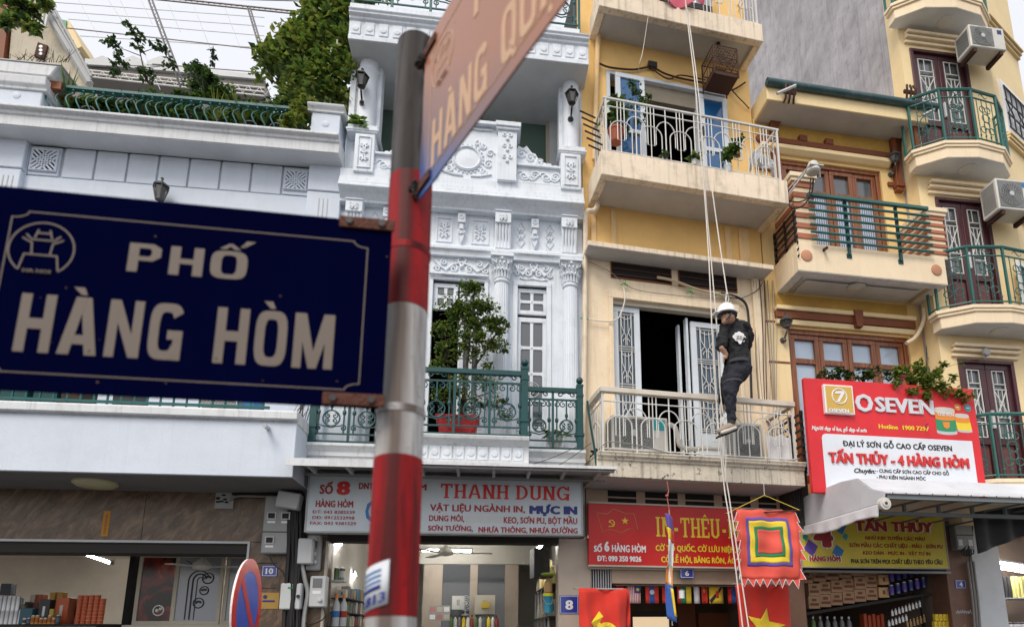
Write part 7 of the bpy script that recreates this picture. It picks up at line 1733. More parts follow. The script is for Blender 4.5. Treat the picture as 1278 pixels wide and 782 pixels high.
# roof sheet: rises a little in the middle, falls to the front edge
n=10; vs=[]; fs=[]
zpk=d(1120,604.5,1.1)[1]; zbk=d(993,628,.05)[1]
prof=[(.05,zbk),(.35,zbk+(zpk-zbk)*.72),(.75,zbk+(zpk-zbk)*.93),(1.1,zpk),(1.4,zpk-.03),(1.62,zf+.075),(kA+.02,zf)]
MB().mould([(k,z+.012) for k,z in prof]+[(k,z) for k,z in prof[::-1]],uf0,ufr).build('roof_sheet',sheetm,aw4,smooth=False)
MB().prism([(0,0),(0,0),(0,0)],0,0) if False else None
# cheek: vertical side sheet below the curve
ck=[(uf0-.012,z,k) for k,z in prof]+[(uf0-.012,zr_-.04,kA),(uf0-.012,zr_-.04,.05)]
m=MB(); m.add(ck+[(uf0-.004,z,k) for _,z,k in ck],[list(range(len(ck))),list(range(len(ck),2*len(ck)))[::-1]]+[(i,(i+1)%len(ck),(i+1)%len(ck)+len(ck),i+len(ck)) for i in range(len(ck))]); m.build('cheek_sheet',sheetm,aw4)
# rolled fabric valance on the left side
fab=clothmat('pale_grey_fabric',(.56,.57,.60))
def fv(s,t): k=kA-.06-(kA-.1)*s; return (uf0-.03-.03*math.sin(s*40)*t*.4-.02*t, zr_-.05-t*(.135-.02*math.sin(s*9)), k)
cloth(aw4,fv,0,1,0,1,0,fab,'valance',40,6)
u=uf0-.02; MB().lathe([(.062,-.02),(.062,.03)],uf0-.02,zr_-.06,kA+.0,18,'k').lathe([(.035,.03),(.035,.04)],uf0-.02,zr_-.06,kA,14,'k').build('roller',M['ac'],aw4); MB().lathe([(.015,.041),(.015,.045)],uf0-.02,zr_-.06,kA,10,'k').build('roller_pin',M['plastic_dark'],aw4)
fm=M['plastic_grey']; fm2=paint('awning_frame_steel',(.17,.19,.20),.5,samt=.3)
MB().box(uf0+.03,ufr,zf-.05,zf-.01,kA-.05,kA).build('front_rail',fm2,aw4); MB().box(uf0+.03,ufr,zf-.14,zf-.10,kA-.45,kA-.40).build('lower_rail',fm2,aw4)
MB().box(uf0+.03,ufr,zf+.0,zf+.04,.0,.05).build('wall_rail',fm2,aw4)
for i in range(8):
    u=uf0+.10+i*.42
    if u>ufr: break
    MB().box(u,u+.03,zf-.10,zf-.02,kA-.44,kA-.41).build('strut',fm2,aw4)
    MB().tube([(u,zf-.03,kA-.03),(u,zf-.01,1.2),(u,zf-.01,.05)],.014,4).build('rafter',fm2,aw4)
m=MB()
for i in range(22): u=uf0+.08+i*.15; m.lathe([(.006,0),(.006,.004)],u,zf+.006,kA+.02,6,'k')
m.build('rivet',M['plastic_dark'],aw4); 
# --- yellow sign under the awning
ky=.28; SY=thing('shop_sign','yellow shop sign with red lettering hanging under the grey awning','shop sign',FD,d(1090,708,ky)[0],d(1090,708,ky)[1],ky)
u0,u1=d(1000.5,690,ky)[0],d(1181,680,ky)[0]; z1,z0=d(1100,641.5,ky)[1],d(1100,707.5,ky)[1]
MB().box(u0,u1,z0,z1,ky-.05,ky).build('sign_board',signface('mustard_sign_face',(.58,.47,.035),(.42,.32,.03)),SY)
framebox(MB(),u0-.008,u1+.008,z0-.012,z1+.012,.012,ky-.055,ky+.006).build('sign_rim',M['plastic_grey'],SY)
def T(s_,x0,x1,yt,yb,mat,bold=.03,kk=ky): return txt(SY,FD,kk,s_,x0,x1,yt,yb,mat,bold)
dr=M['darkred_print']
for x,y,r,mt in ((1048,655,.11,M['blue_print']),(1012,683,.10,M['purple_print']),(1046,688,.085,M['blue_print']),(1055,669,.045,M['cyan_print']),(1005,670,.045,M['cyan_print']),(1043,650,.07,M['green_print'])):
    u,z=d(x,y,ky); MB().prism([(u+math.cos(t)*r,z+math.sin(t)*r*1.1) for t in [math.pi*i/2+.2 for i in range(4)]],ky+.001,ky+.0015).build('printed_gem',mt,SY)
T('4',1013,1041,650,683,M['ywhite'],.16); T('4',1014.5,1039.5,652,682,dr,.11,ky+.004)
T('HÀNG HÒM',1009,1050,692.5,700.5,M['ywhite'],.10); T('HÀNG HÒM',1010,1049,693,700,dr,.07,ky+.004)
T('TẤN THỦY',1064.5,1165.5,649.5,663.5,M['ywhite'],.10); T('TẤN THỦY',1066,1164,650,663,dr,.07,ky+.004)
T('NHŨ KIM TUYẾN CÁC MÀU',1080,1154,669,673.5,dr,.04); T('SƠN MẦU CÁC CHẤT LIỆU - MÀU - SƠN PU',1060,1176,678,683,dr,.04)
T('KEO DÁN - MỰC IN - VẬT TƯ IN',1077,1161,687.5,692,dr,.04); T('PHA SƠN TRÊN MỌI CHẤT LIỆU THEO YÊU CẦU',1062,1176,697.5,703,M['black_print'],.05)
# --- ground floor of house four
gran=paint('speckled_brown_granite',(.19,.10,.065),.5,samt=.5,stain=(.09,.05,.035),bump=.1,vary=.2,spots=.2,spotcol=(.32,.20,.14))
zH4=z0-.02
for x0,x1 in ((983,1003.5),(1183,1215)):
    MB().box(d(x0,740)[0],d(x1,740)[0],0,3.0,-.3,.02).build('granite_pier',gran,H4,bev=.004)
g0_,g1_=d(1003.5,740)[0],d(1183,740)[0]
MB().box(g0_,g1_,zH4-.0,zH4+.08,-.1,.0).box(g0_,g1_,zH4+.08,3.0,-.3,-.02).build('shop_head',M['dark2'],H4)
MB().box(g0_,g1_,zH4-.03,zH4-.004,.0,.1).build('shutter_rail',M['plastic_grey'],H4)
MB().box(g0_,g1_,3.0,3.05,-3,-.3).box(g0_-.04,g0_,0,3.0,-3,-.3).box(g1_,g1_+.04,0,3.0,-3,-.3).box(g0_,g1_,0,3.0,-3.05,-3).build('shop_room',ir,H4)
plate('number_plate','4',FD,1192,1205,723,734,.021,'small navy plate reading 4 on the brown granite pier',.32)
t=thing('graffiti_mark','scrawled white marks on the granite pier below the plate','graffiti',FD,*d(1202,762,.02),.021)
m=MB(); pts=[]
for i in range(22): u,z=d(1193+i*.95,763+2.6*math.sin(i*1.9),.0215); pts.append((u,z,.0215))
m.tube(pts,.007,4).build('paint_mark',M['plastic_lgrey'],t)
# right shop: white pier, dark awning curtain, tubes and shelves
MB().box(d(1215,740)[0]+.002,d(1250,740)[0],0,2.95,-.2,.05).build('white_pier',M['soffit_white'],H4,bev=.004)
for i in range(3): cable('conduit',['left','middle','right'][i]+' grey conduit running down beside the white pier',FD,[(1207+i*4,700,.08),(1210+i*3.6,720,.08),(1214+i*3.4,750,.08),(1217+i*3.4,790,.08)],.014,M['cable_grey'],cat='conduit')
t=thing('curtain','dark net curtain hanging under the right part of the awning','curtain',FD,*d(1250,690,.8),.8)
c0,c1=d(1216,660,1.1)[0],d(1300,640,1.1)[0]; 
cloth(t,lambda s,q:(c0+(c1-c0)*s, d(1250,640,1.1)[1]+.0-.0-(.48-.20*s)*q+.12*s,1.1+.03*math.sin(s*18)),0,1,0,1,0,clothmat('charcoal_net',(.02,.021,.023)),'cloth',30,6)
meterbox_k=.05
u0,z0=d(1189,686,.05); u1,z1=d(1206,652,.05); t=thing('meter_box','grey electric meter pair behind the awning stay right of the yellow sign','meter box',FD,u0,z0,.02)
MB().box(u0,u1,z0,z1,.02,.14).build('case',M['plastic_grey'],t,bev=.01); MB().box(u0+.02,u0+.08,z0+.05,z0+.13,.14,.145).box(u1-.09,u1-.03,z0+.05,z0+.13,.14,.145).build('meter_window',M['ywhite'],t); MB().box(u0,u1,(z0+z1)/2,(z0+z1)/2+.01,.14,.143).build('seam',M['dark2'],t)
for i in range(8): cable('cable','black cable in the tangle beside the right meter box',FD,[(1205+random.uniform(-3,6),640,.15),(1208+random.uniform(-5,6),665,.12),(1204+random.uniform(-8,8),688+random.uniform(-3,3),.14),(1213+random.uniform(-3,3),690,.12),(1211,672,.12)],.008,M['cable'],group='cables tangled by the right meter box')
for i in range(10):
    x=1160+random.uniform(-3,4); cable('cable','thin cable running down past the right wall lantern',FD,[(x-6,380,.03),(x-2,420,.05),(x+random.uniform(-3,4),460,.06),(x+random.uniform(-2,6)+2,500,.08)],.005,random.choice((M['cable'],M['cable_grey'])),group='cables beside the right wall lantern')
for i in range(9):
    x=941+i*3.2; cable('cable','thin old cable hanging down the joint of the cream and yellow houses',FD,[(x-1+random.uniform(-2,2),350,.06),(x+1+random.uniform(-2,2),400,.05),(x+3+random.uniform(-3,3),450,.07),(x+4+random.uniform(-2,3),500,.06)],random.choice((.004,.006)),random.choice((M['cable_grey'],M['rust'],M['cable_grey'])),group='old cables in the joint of the houses')
cable('drain_pipe','beige drain pipe bending under the striped balcony',FD,[(1153,385,.10),(1153,398,.12),(1148,412,.13),(1140,423,.13),(1131,428,.13)],.028,YT,cat='drain pipe',n=10)
kz=-.9
for i,(y,x) in enumerate(((703,1243),(709,1243))): tubelamp((x,y-2),(x+36,y+4),-.2,-.6,FD,['upper','lower'][i]+' lit tube light in the shop at the right edge')
rs0,rs1=d(1250,740,0)[0],d(1250,740,0)[0]+1.6
MB().box(rs0,rs1,0,3.0,-1.2,-1.1).box(rs0,rs1,2.95,3.0,-1.1,-.05).build('right_shop_room',ir,H4)
for j,y in enumerate((745,783)):
    k=-.5; z=d(1265,y,k)[1]; t=thing('goods_shelf',['upper','lower'][j]+' grey shelf of goods in the shop at the right edge','shelf',FD,d(1265,y,k)[0],z,k)
    MB().box(rs0,rs1,z-.02,z-.001,k-.4,k).build('shelf_board',M['plastic_grey'],t)
    for i in range(9):
        u=d(1250+i*5,y,k)[0]
        if j==0: can('bottle_pack',('black' if i<4 else 'yellow green')+' wrapped roll on the upper shelf at the right edge','roll',FD,u,z,k-.05,.03,.30,M['plastic_dark'] if i<4 else cols8[1],None,'black rolls on the upper right shelf' if i<4 else 'yellow rolls on the upper right shelf',lid=False)
        else: can('tin','small dark jar with a white lid on the lower shelf at the right edge','jar',FD,u,z,k-.05,.028,.07,flatcol('dark_purple',(.05,.02,.05)) if i==0 else bpy.data.materials['dark_purple'],M['ywhite'],'jars on the lower right shelf')
# cartons and tins of shop four
card=paint('brown_carton',(.48,.30,.18),.8,samt=.35,stain=(.20,.11,.06),bump=.1,local=True); card2=paint('pale_carton',(.62,.40,.20),.8,samt=.2,local=True)
zst=None; k0_=-.35
def crow(y_l,y_r,x0,x1,n,row,matf,lab,hgt,grp,kk=k0_,band=None,gap=.003):
    out=[]
    for i in range(n):
        x=x0+(x1-x0)*(i+.5)/n; y=y_l+(y_r-y_l)*(i+.5)/n; u,z=d(x,y,kk); w_=(d(x0+(x1-x0)*(i+1)/n,y,kk)[0]-d(x0+(x1-x0)*i/n,y,kk)[0])-gap
        t=carton('carton',lab,'carton',FD,u,z,kk-.02*random.random(),w_,hgt,.22,matf(i),None,grp)
        if band: 
            MB().box(u-w_*.38,u+w_*.38,z+hgt*.25,z+hgt*.45,kk+.001,kk+.003).box(u-w_*.2,u+w_*.2,z+hgt*.6,z+hgt*.8,kk+.001,kk+.003).build('printed_marks',band,t)
        out.append(t)
    return out
brm=flatcol('brown_print',(.20,.06,.03))
# boards carrying the rows climb to the right away from the street, like a sloping rack
crow(760,747,1010,1096,6,0,lambda i:card,'brown carton in the bottom row of the stack in shop four',.162,'brown cartons in the bottom row of shop four',band=brm)
crow(744,731,1010,1096,6,1,lambda i:card,'brown carton in the middle row of the stack in shop four',.162,'brown cartons in the middle row of shop four',band=brm)
crow(728,715,1000,1096,6,2,lambda i:card,'brown carton in the top row of the stack in shop four',.162,'brown cartons in the top row of shop four',band=brm)
for i,(y,lab) in enumerate(((745,'lower'),(729,'middle'),(714,'upper'))): u,z=d(1104,y,k0_+.02); t=carton('carton',lab+' pale carton at the right end of the carton stack','carton',FD,u,z,k0_+.02,.15,.135,.2,card2,brm)
bt=glassy('blue_tin_paint',(.02,.025,.17),.3)
for r_ in range(2):
    for i in range(6):
        x=1113+i*8; y=742-r_*17-i*1.9; u,z=d(x,y,k0_+.05); can('paint_tin','glossy blue paint tin in the '+('lower' if r_==0 else 'upper')+' row of shop four','paint tin',FD,u,z,k0_+.05,.034,.125,bt,M['navy_print'] if i%2 else M['purple_print'],'blue tins in the '+('lower' if r_==0 else 'upper')+' row of shop four')
t=thing('goods_shelf','dark sloping rack that carries the brown cartons and blue tins','shelf',FD,*d(1080,762,k0_),k0_)
A_=[(*d(1004,764,k0_+.06),),(*d(1166,738,k0_+.06),)]
MB().prism([(A_[0][0],A_[0][1]),(A_[1][0],A_[1][1]),(A_[1][0],A_[1][1]-.035),(A_[0][0],A_[0][1]-.035)],k0_-.3,k0_+.06).build('shelf_board',M['dark2'],t)
for x,y in ((1006,766),(1150,742)): u,z=d(x,y,k0_+.04); MB().box(u-.015,u+.015,1.0,z-.04,k0_,k0_+.04).build('upright',M['plastic_dark'],t)
wt=M['ywhite']; 
for r_,(x0,y0,n,c) in enumerate(((1114,768,9,wt),(1110,781,6,wt))):
    for i in range(n):
        u,z=d(x0+i*4.3,y0-i*1.4,k0_+.08); bottle('white squeeze bottle in the '+('upper' if r_==0 else 'lower')+' slanting row under the rack',FD,u,z,k0_+.08,.015,.085,c,M['ac'],'white bottles in the '+('upper' if r_==0 else 'lower')+' slanting row')
for i in range(6):
    u,z=d(1133+i*4.2,783-i*1.4,k0_+.08); bottle('ochre tube in the slanting row beside the white bottles',FD,u,z,k0_+.08,.015,.10,cols8[5],cols8[1],'ochre tubes under the rack')
for i in range(5): u,z=d(1082+i*5.4,790,k0_-.1); carton('carton','orange red packet in the dark under the rack','packet',FD,u,z,k0_-.1,.045,.26-.02*(i%2),.1,flatcol('orange_card',(.35,.05,.012)) if i==0 else bpy.data.materials['orange_card'],None,'orange packets under the rack')
for i in range(4):
    for j in range(2): u,z=d(1169+i*5+(j*1),783-j*9,.05-.1); carton('carton','small bright yellow carton stacked against the granite pier','carton',FD,u,z,-.05,.045,.085,.05,M['yellow'],M['orange_print'],'yellow cartons stacked by the granite pier')
for i in range(6): u,z=d(1016+i*9,790,k0_-.05); bottle('dark bottle in the shade under the carton rack',FD,u,z,k0_-.05,.03,.22,cols8[random.choice((4,6,4))],M['plastic_lgrey'],'dark bottles under the carton rack')
# ================================================================ house two (tall, polygonal balconies)
e=lambda x,y,k=0: FE.P(x,y,k)
uE1_=0
H2=thing('town_house','tall yellow corner house with maroon doors and rounded green balconies','house',FE,0,0,0)
uE1=e(1262,240)[0]; ztop=26.0
def Ez(x,y,k=0): return e(x,y,k)[1]
dd=[(e(1148,120)[0],e(1213,120)[0],Ez(1137,142),Ez(1137,59)),]
D1=(e(1137,80)[0]+.0,e(1213,120)[0],Ez(1170,170),Ez(1160,64)); D2=(e(1168,260)[0],e(1233,260)[0],Ez(1210,375),Ez(1200,249)); D3=(e(1196,460)[0],e(1265,460)[0],Ez(1230,610),Ez(1230,449.5))
kE=.48
F1=Ez(1200,172,kE); F2=Ez(1220,376,kE); F3=Ez(1250,595,kE)
wallmb(0,uE1,2.9,ztop,-.25,0,[(D1[0],D1[1],F1,D1[3]),(D2[0],D2[1],F2,D2[3]),(D3[0],D3[1],F3,D3[3])]).build('front_wall',Y2,H2)
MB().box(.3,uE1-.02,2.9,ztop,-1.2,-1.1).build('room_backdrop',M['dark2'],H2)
gw2=M['grey_wall']
MB().box(0,.25,2.9,ztop,-8.0,-.251).build('party_wall',gw2,H2)
MB().box(-.003,-.0005,2.9,Ez(1146,240)+8,-.20,-.0).build('corner_return',Y2,H2)
# chamfered side wall, running back to the right
ch=Fr((FE.w(uE1,0,0).x,FE.w(uE1,0,0).y),34.6)
def CHp(x,y,k=0): return ch.P(x,y,k)
def chb(mb,name,mat,par=H2,bev=0):
    # geometry given in the chamfer frame, carried into the house frame
    out=[]
    for u,z,k in mb.v:
        p=ch.w(u,z,k); out.append(FE.uvk(p))
    mb.v=out; return mb.build(name,mat,par,bev=bev)
chb(MB().box(0,1.25,2.9,ztop,-.3,0),'chamfer_wall',Y2)
for x0,x1,yt_,yb_ in ((1245,1268,-45,14),(1250,1290,106,160),(1272,1320,330,400)):
    p0,p1=CHp(x0,(yt_+yb_)/2)[0],CHp(x1,(yt_+yb_)/2)[0]; z0=CHp(x0,yb_)[1]; z1=CHp(x0,yt_)[1]; p1=min(p1,1.15)
    if p1-p0<.3: continue
    chb(framebox(MB(),p0,p1,z0,z1,.06,.0,.04),'window_frame',M['ywhite'])
    chb(MB().box(p0+.06,p1-.06,z0+.06,z1-.06,.0,.01),'pane',M['soffit_white'])
    m=MB()
    for i in range(5): q=p0+.1+(p1-p0-.2)*i/4; m.tube([(q,z0+.1,.05),(q,z0+(z1-z0)*.4,.05),(q+.08*(-1)**i,z0+(z1-z0)*.5,.05),(q,z0+(z1-z0)*.6,.05),(q,z1-.1,.05)],.012,4)
    for i in range(4): z=z0+.1+(z1-z0-.2)*i/3; m.tube([(p0+.06,z,.05),(p1-.06,z,.05)],.012,4)
    chb(m,'window_grille',M['blackiron'])
    for j in range(3): chb(MB().box(p0-.06,min(p1+.1,1.2),z0-.10-.05*j,z0-.065-.05*j,.0,.09-.02*j),'sill_mould',Y2)
for y in (62,262): z=CHp(1262,y)[1]; [chb(MB().box(.02,1.25,z-.05*j,z+.03-.05*j,.0,.10-.03*j),'string_mould',Y2) for j in range(3)]
# maroon doors
def maroon_door(u0,u1,z0,z1,tag_=''):
    MR=M['maroon']; fr_=framebox(MB(),u0,u1,z0-.1,z1,.05,-.10,.02).build('door_frame',MR,H2,bev=.004)
    mid=(u0+u1)/2
    for a0,a1 in ((u0+.05,mid-.004),(mid+.004,u1-.05)):
        w_=a1-a0; zp=z0+(z1-z0)*.36; L_=framebox(MB(),a0,a1,z0,z1-.05,.075,-.08,-.02).build('door_leaf',MR,H2,bev=.004)
        MB().box(a0+.075,a1-.075,zp-.06,zp+.02,-.07,-.022).build('lock_rail',MR,L_)
        MB().box(a0+.075,a1-.075,z0+.07,zp-.06,-.07,-.05).build('lower_panel',M['maroon_panel'],L_,bev=.003)
        MB().box(a0+.10,a1-.10,z0+.12,zp-.12,-.05,-.035).build('raised_panel',M['maroon_panel'],L_,bev=.006)
        MB().box(a0+.075,a1-.075,zp+.02,z1-.125,-.065,-.058).build('pane',M['glass_grey'],L_)
        g0,g1,h0,h1=a0+.085,a1-.085,zp+.04,z1-.14; m=MB(); r=.009; k=-.03; H=h1-h0; c=(g0+g1)/2
        for q in (0,.22,.30,.72,.80,1): m.tube([(g0,h0+H*q,k),(g1,h0+H*q,k)],r,4)
        m.tube([(g0+.01,h0,k),(g0+.01,h1,k)],r,4).tube([(g1-.01,h0,k),(g1-.01,h1,k)],r,4)
        m.tube([(g0,h0+H*.30,k),(g1,h0+H*.72,k)],r,4).tube([(g1,h0+H*.30,k),(g0,h0+H*.72,k)],r,4)
        m.tube([(c-.02,h0+H*.80,k),(c-.02,h1,k)],r*.8,4).tube([(c+.03,h0,k),(c+.03,h0+H*.22,k)],r*.8,4).tube([(c-.03,h0+H*.3,k),(c-.03,h0+H*.72,k)],r*.7,4).tube([(c+.03,h0+H*.3,k),(c+.03,h0+H*.72,k)],r*.7,4)
        m.build('door_grille',M['white_iron'],L_)
    MB().box(mid-.02,mid+.02,z0+.8,z0+1.05,-.018,.01).build('padlock',M['plastic_lgrey'],fr_)
maroon_door(D1[0],D1[1],F1,D1[3]); maroon_door(D2[0],D2[1],F2,D2[3]); maroon_door(D3[0],D3[1],F3,D3[3])
for x0,x1,ys in ((1128,1206,(46,50,55)),(1157,1236,(229,234,240)),(1186,1268,(430,435,441))):
    for j,y in enumerate(ys):
        z=Ez((x0+x1)/2,y+ (4 if x0>1130 else 3)); MB().box(e(x0,y)[0],e(x1,y)[0],z-.03,z+.012,.0,.10-.03*j).build('hood_mould',YT,H2,bev=.003)
# polygonal balconies
def poly_balcony(xl,xr,yfl,yslab,zf,name,skirt=.16,rail=True,hr=.85,soff_lamp=None,lip=True):
    k=kE; ul_,ur_=e(xl,yfl,k*.45)[0],e(xr,yfl,k*.45)[0]; w_=ur_-ul_; c=(ul_+ur_)/2
    out=[(ul_-.02,.0),(ul_-.02,k*.35),(ul_+w_*.2,k*.86),(c,k),(ur_-w_*.2,k*.86),(ur_+.02,k*.35),(ur_+.02,.0)]
    def scl(f,dk=0): return [(c+(u-c)*f,max(0,kk*f+dk)) for u,kk in out]
    MB().flat(scl(1),zf-.05,zf).build('balcony_floor',YT,H2,bev=.004); MB().flat(scl(.97),zf-.09,zf-.0501).build('balcony_lip',YT,H2,bev=.004)
    MB().flat(scl(.93),zf-skirt-.09,zf-.0901).build('balcony_skirt',YT,H2,bev=.004); MB().flat(scl(.92),zf-skirt-.094,zf-skirt-.0901).build('balcony_soffit',M['soffit_white'],H2)
    MB().lathe([(.11,0),(.11,-.018),(.08,-.03),(1e-6,-.036)],c+.0,zf-skirt-.094,k*.45,20).build('soffit_lamp',M['ac'],H2,smooth=True)
    if not rail: return
    pr=scl(.95); R_=MB().tube([(u,zf+hr,kk) for u,kk in pr],.024,6).tube([(u,zf+hr-.13,kk) for u,kk in pr],.012,5).tube([(u,zf+.05,kk) for u,kk in pr],.012,5).build('balcony_railing',G3,H2)
    for (u,kk) in pr: MB().box(u-.014,u+.014,zf,zf+hr,kk-.014,kk+.014).build('upright',G3,R_)
    L2=[]
    for (p,q) in zip(pr[1:-1],pr[2:-1]+[]):
        ln=math.hypot(q[0]-p[0],q[1]-p[1]); nb=max(2,round(ln/.10)); m=MB()
        for i in range(1,nb):
            f=i/nb; u,kk=p[0]+(q[0]-p[0])*f,p[1]+(q[1]-p[1])*f; m.tube([(u,zf+.05,kk),(u,zf+hr-.13,kk)],.006,4)
            m.ball(u,zf+.12,kk,.014,6,1.5)
        cu_,ck=(p[0]+q[0])/2,(p[1]+q[1])/2; ux=(q[0]-p[0])/ln; kx=(q[1]-p[1])/ln
        for (dx,dz,r) in ((0,.30,.055),(.0,.42,.07),(-.07,.22,.05),(.07,.22,.05),(-.05,.56,.05),(.05,.56,.05)):
            m.tube([(cu_+ux*(dx+math.cos(t)*r),zf+dz+math.sin(t)*r,ck+kx*(dx+math.cos(t)*r)) for t in [i*.5 for i in range(13)]],.007,4)
        m.tube([(cu_+ux*(-.08+.16*i/8),zf+hr-.065+.03*math.sin(i*math.pi/4*1.0),ck+kx*(-.08+.16*i/8)) for i in range(9)],.006,4)
        m.build('scrollwork',G3,R_)
poly_balcony(1141,1262,178,205,F1,'upper')
poly_balcony(1172,1310,380,420,F2,'middle')
poly_balcony(1200,1345,598,640,F3,'lower')
Ft=Ez(1180,-6,kE)+.10
poly_balcony(1116,1236,8,33,Ft+.0,'top',rail=True)
# air conditioners of house two
t,p,q,z0,z1=ac_unit(FE,1211,1254,33,60,.42,.30,'air conditioner high up beside the topmost rounded balcony',blank=.35)
MB().box(q-.12,q-.05,z1-.12,z1-.05,.42,.423).build('navy_sticker',M['navy_print'],t)
t,p,q,z0,z1=ac_unit(FE,1245,1290,224,262,.42,.30,'air conditioner above the middle rounded balcony at the right edge',blank=.3)
MB().box(e(1275,230,.42)[0],e(1277.5,230,.42)[0]+.03,z1-.12,z1-.04,.42,.423).build('blue_sticker',M['blue_print'],t)
t=thing('exhaust_fan','small round grey vent fan above the lowest maroon door','vent fan',FE,*e(1231,438,.12),.12)
cu,cz=e(1231,439,.12); MB().lathe([(.055,-.02),(.06,0),(.05,.02),(.02,.03),(1e-6,.032)],cu,cz,.12,16,'k').box(cu-.008,cu+.008,cz-.09,cz-.05,.10,.12).build('body',M['plastic_grey'],t,smooth=True)

u0_,z1_=d(984,586,.30); u1_,z0_=d(1012,650,.30)
MB().box(u0_,u1_,z0_-.1,z1_,.02,.30).build('timber_box',M['dark2'],H4,bev=.004)
for i in range(4): cable('cable','dark cable hanging beside the left edge of the big red sign',FD,[(990+i*4,588,.34),(988+i*4,606,.36),(992+i*3,625,.34),(986+i*4,645,.33)],.010,M['cable'],group='dark cables beside the red sign')
# ================================================================ plants
def leafmesh(rg,pts,size,fold=.35,droop=.3,mb=None):
    vs=[];fs=[]
    for (u,z,k) in pts:
        s=size*rg.uniform(.6,1.35); a_=rg.uniform(0,2*math.pi); el=rg.uniform(-1.0,.45)
        dx,dk,dz=math.cos(a_)*math.cos(el),math.sin(a_)*math.cos(el),math.sin(el)
        t=Vector((dx,dk,dz)); sd=t.cross(Vector((rg.uniform(-.5,.5),rg.uniform(-.5,.5),1))).normalized(); n=t.cross(sd).normalized()
        p=Vector((u,k,z)); w_=s*.30
        q=[p,p+t*s*.45+sd*w_+n*w_*fold,p+t*s-Vector((0,0,droop*s*.3)),p+t*s*.45-sd*w_+n*w_*fold]
        b_=len(vs); vs+=[(v.x,v.z,v.y) for v in q]; fs+=[(b_,b_+1,b_+2),(b_,b_+2,b_+3)]
    m=mb or MB(); m.add(vs,fs); return m
def blobs_points(rg,blobs,n,shell=.55):
    tot=sum(r**2 for *_,r in blobs); out=[]
    for (u,z,k,r) in blobs:
        for _ in range(int(n*r*r/tot)):
            while True:
                x,y,w_=rg.uniform(-1,1),rg.uniform(-1,1),rg.uniform(-1,1); d_=math.sqrt(x*x+y*y+w_*w_)
                if d_<=1 and d_>rg.random()*shell: break
            out.append((u+x*r,z+y*r*.85,k+w_*r*.8))
    return out
def plant(name,label,cat,F,base,blobs,n,size,mats,stems=(),seed=1,group=None,extra=None):
    """blobs in (px,py,k,radius m)"""
    rg=random.Random(seed); u,z=F.P(base[0],base[1],base[2]); t=thing(name,label,cat,F,u,z,base[2],group)
    B_=[(*F.P(x,y,k),k,r) for x,y,k,r in blobs]
    # small clumps give light and dark masses
    cl=[]
    for (uu,zz,kk,r) in B_:
        for _ in range(max(3,int(r*r*160))):
            a_=rg.uniform(0,6.28); c_=rg.uniform(-1,1); rr=r*rg.uniform(.55,1.0); s=math.sqrt(1-c_*c_)
            cl.append((uu+math.cos(a_)*s*rr,zz+c_*rr*.85,kk+math.sin(a_)*s*rr*.8,rg.uniform(.16,.34)*min(.5,r)))
    pts=blobs_points(rg,B_,int(n*.35))+blobs_points(rg,cl,int(n*.65),.2)
    rg.shuffle(pts); c0=0
    for i,(mt,fr_) in enumerate(mats):
        c1=c0+int(len(pts)*fr_); o=leafmesh(rg,pts[c0:c1],size).build('foliage',mt,t); c0=c1
        o['kind']='stuff'
    if stems:
        m=MB()
        for st in stems:
            P_=[(*F.P(x,y,k),k) for x,y,k in st[0]]; m.tube(P_,st[1],6,r1=st[1]*.35)
        m.build('stem',M['bark'],t)
    # twigs reach into the clumps
    m=MB(); 
    for i in range(min(60,len(cl))):
        c_=cl[i]; bb=min(B_,key=lambda q:(q[0]-c_[0])**2+(q[1]-c_[1])**2); m.tube([(bb[0]+rg.uniform(-.05,.05),bb[1]-bb[3]*.4,bb[2]),((bb[0]+c_[0])/2,(bb[1]+c_[1])/2-.02,(bb[2]+c_[2])/2),(c_[0],c_[1],c_[2])],.006,4,r1=.002)
    m.build('twigs',M['bark'],t)
    return t
LG,LY,LD=M['leaf'],M['leaf_y'],M['leaf_d']
# big climber on the roof of house ten, spilling over between the two white houses
t=plant('climbing_tree','bushy green climber overflowing beside the right pedestal of the white roof','tree',FA,(412,140,-.3),
 [(372,78,-.2,.45),(405,55,-.3,.50),(425,30,-.4,.45),(345,70,-.2,.26),(335,85,-.2,.22),(395,105,-.1,.42),(420,95,-.2,.42),(425,130,-.15,.25),(378,122,-.05,.30),(388,140,.05,.16),(412,5,-.4,.42),(365,45,-.3,.25),(330,62,-.2,.16),(435,60,-.35,.30),(385,30,-.35,.28),(425,-30,-.4,.5),(440,-10,-.4,.4)],
 10500,.092,[(LG,.45),(LY,.43),(LD,.12)],
 stems=[([(410,150,-.3),(405,120,-.3),(400,90,-.3),(412,50,-.35),(425,0,-.4)],.04),([(405,110,-.3),(380,80,-.2),(350,70,-.2)],.025),([(412,60,-.35),(385,45,-.3),(365,40,-.3)],.02)],seed=2)
MB().tube([(*a(404,130,-.05),-.05),(*a(414,60,-.05),-.05)],.012,6).tube([(*a(412,130,-.05),-.05),(*a(421,50,-.05),-.05)],.012,6).tube([(*a(405,112,-.05),-.05),(*a(414,113,-.05),-.05)],.008,5).build('stake',M['white_iron'],t)
plant('hanging_shoots','yellow green shoots hanging over the end of the roof railing','plant',FA,(370,140,.2),[(366,148,.24,.10),(374,140,.22,.12),(362,155,.24,.06),(384,128,.2,.12)],420,.10,[(LY,.8),(LG,.2)],seed=3)
plant('leafy_shoot','small leafy shoot growing out beside the left loggia column','plant',FA,(435,158,.05),[(440,150,.1,.07),(450,155,.12,.08),(455,160,.12,.05)],70,.11,[(LG,1)],stems=[([(434,150,.0),(445,152,.1),(456,158,.12)],.006)],seed=4)
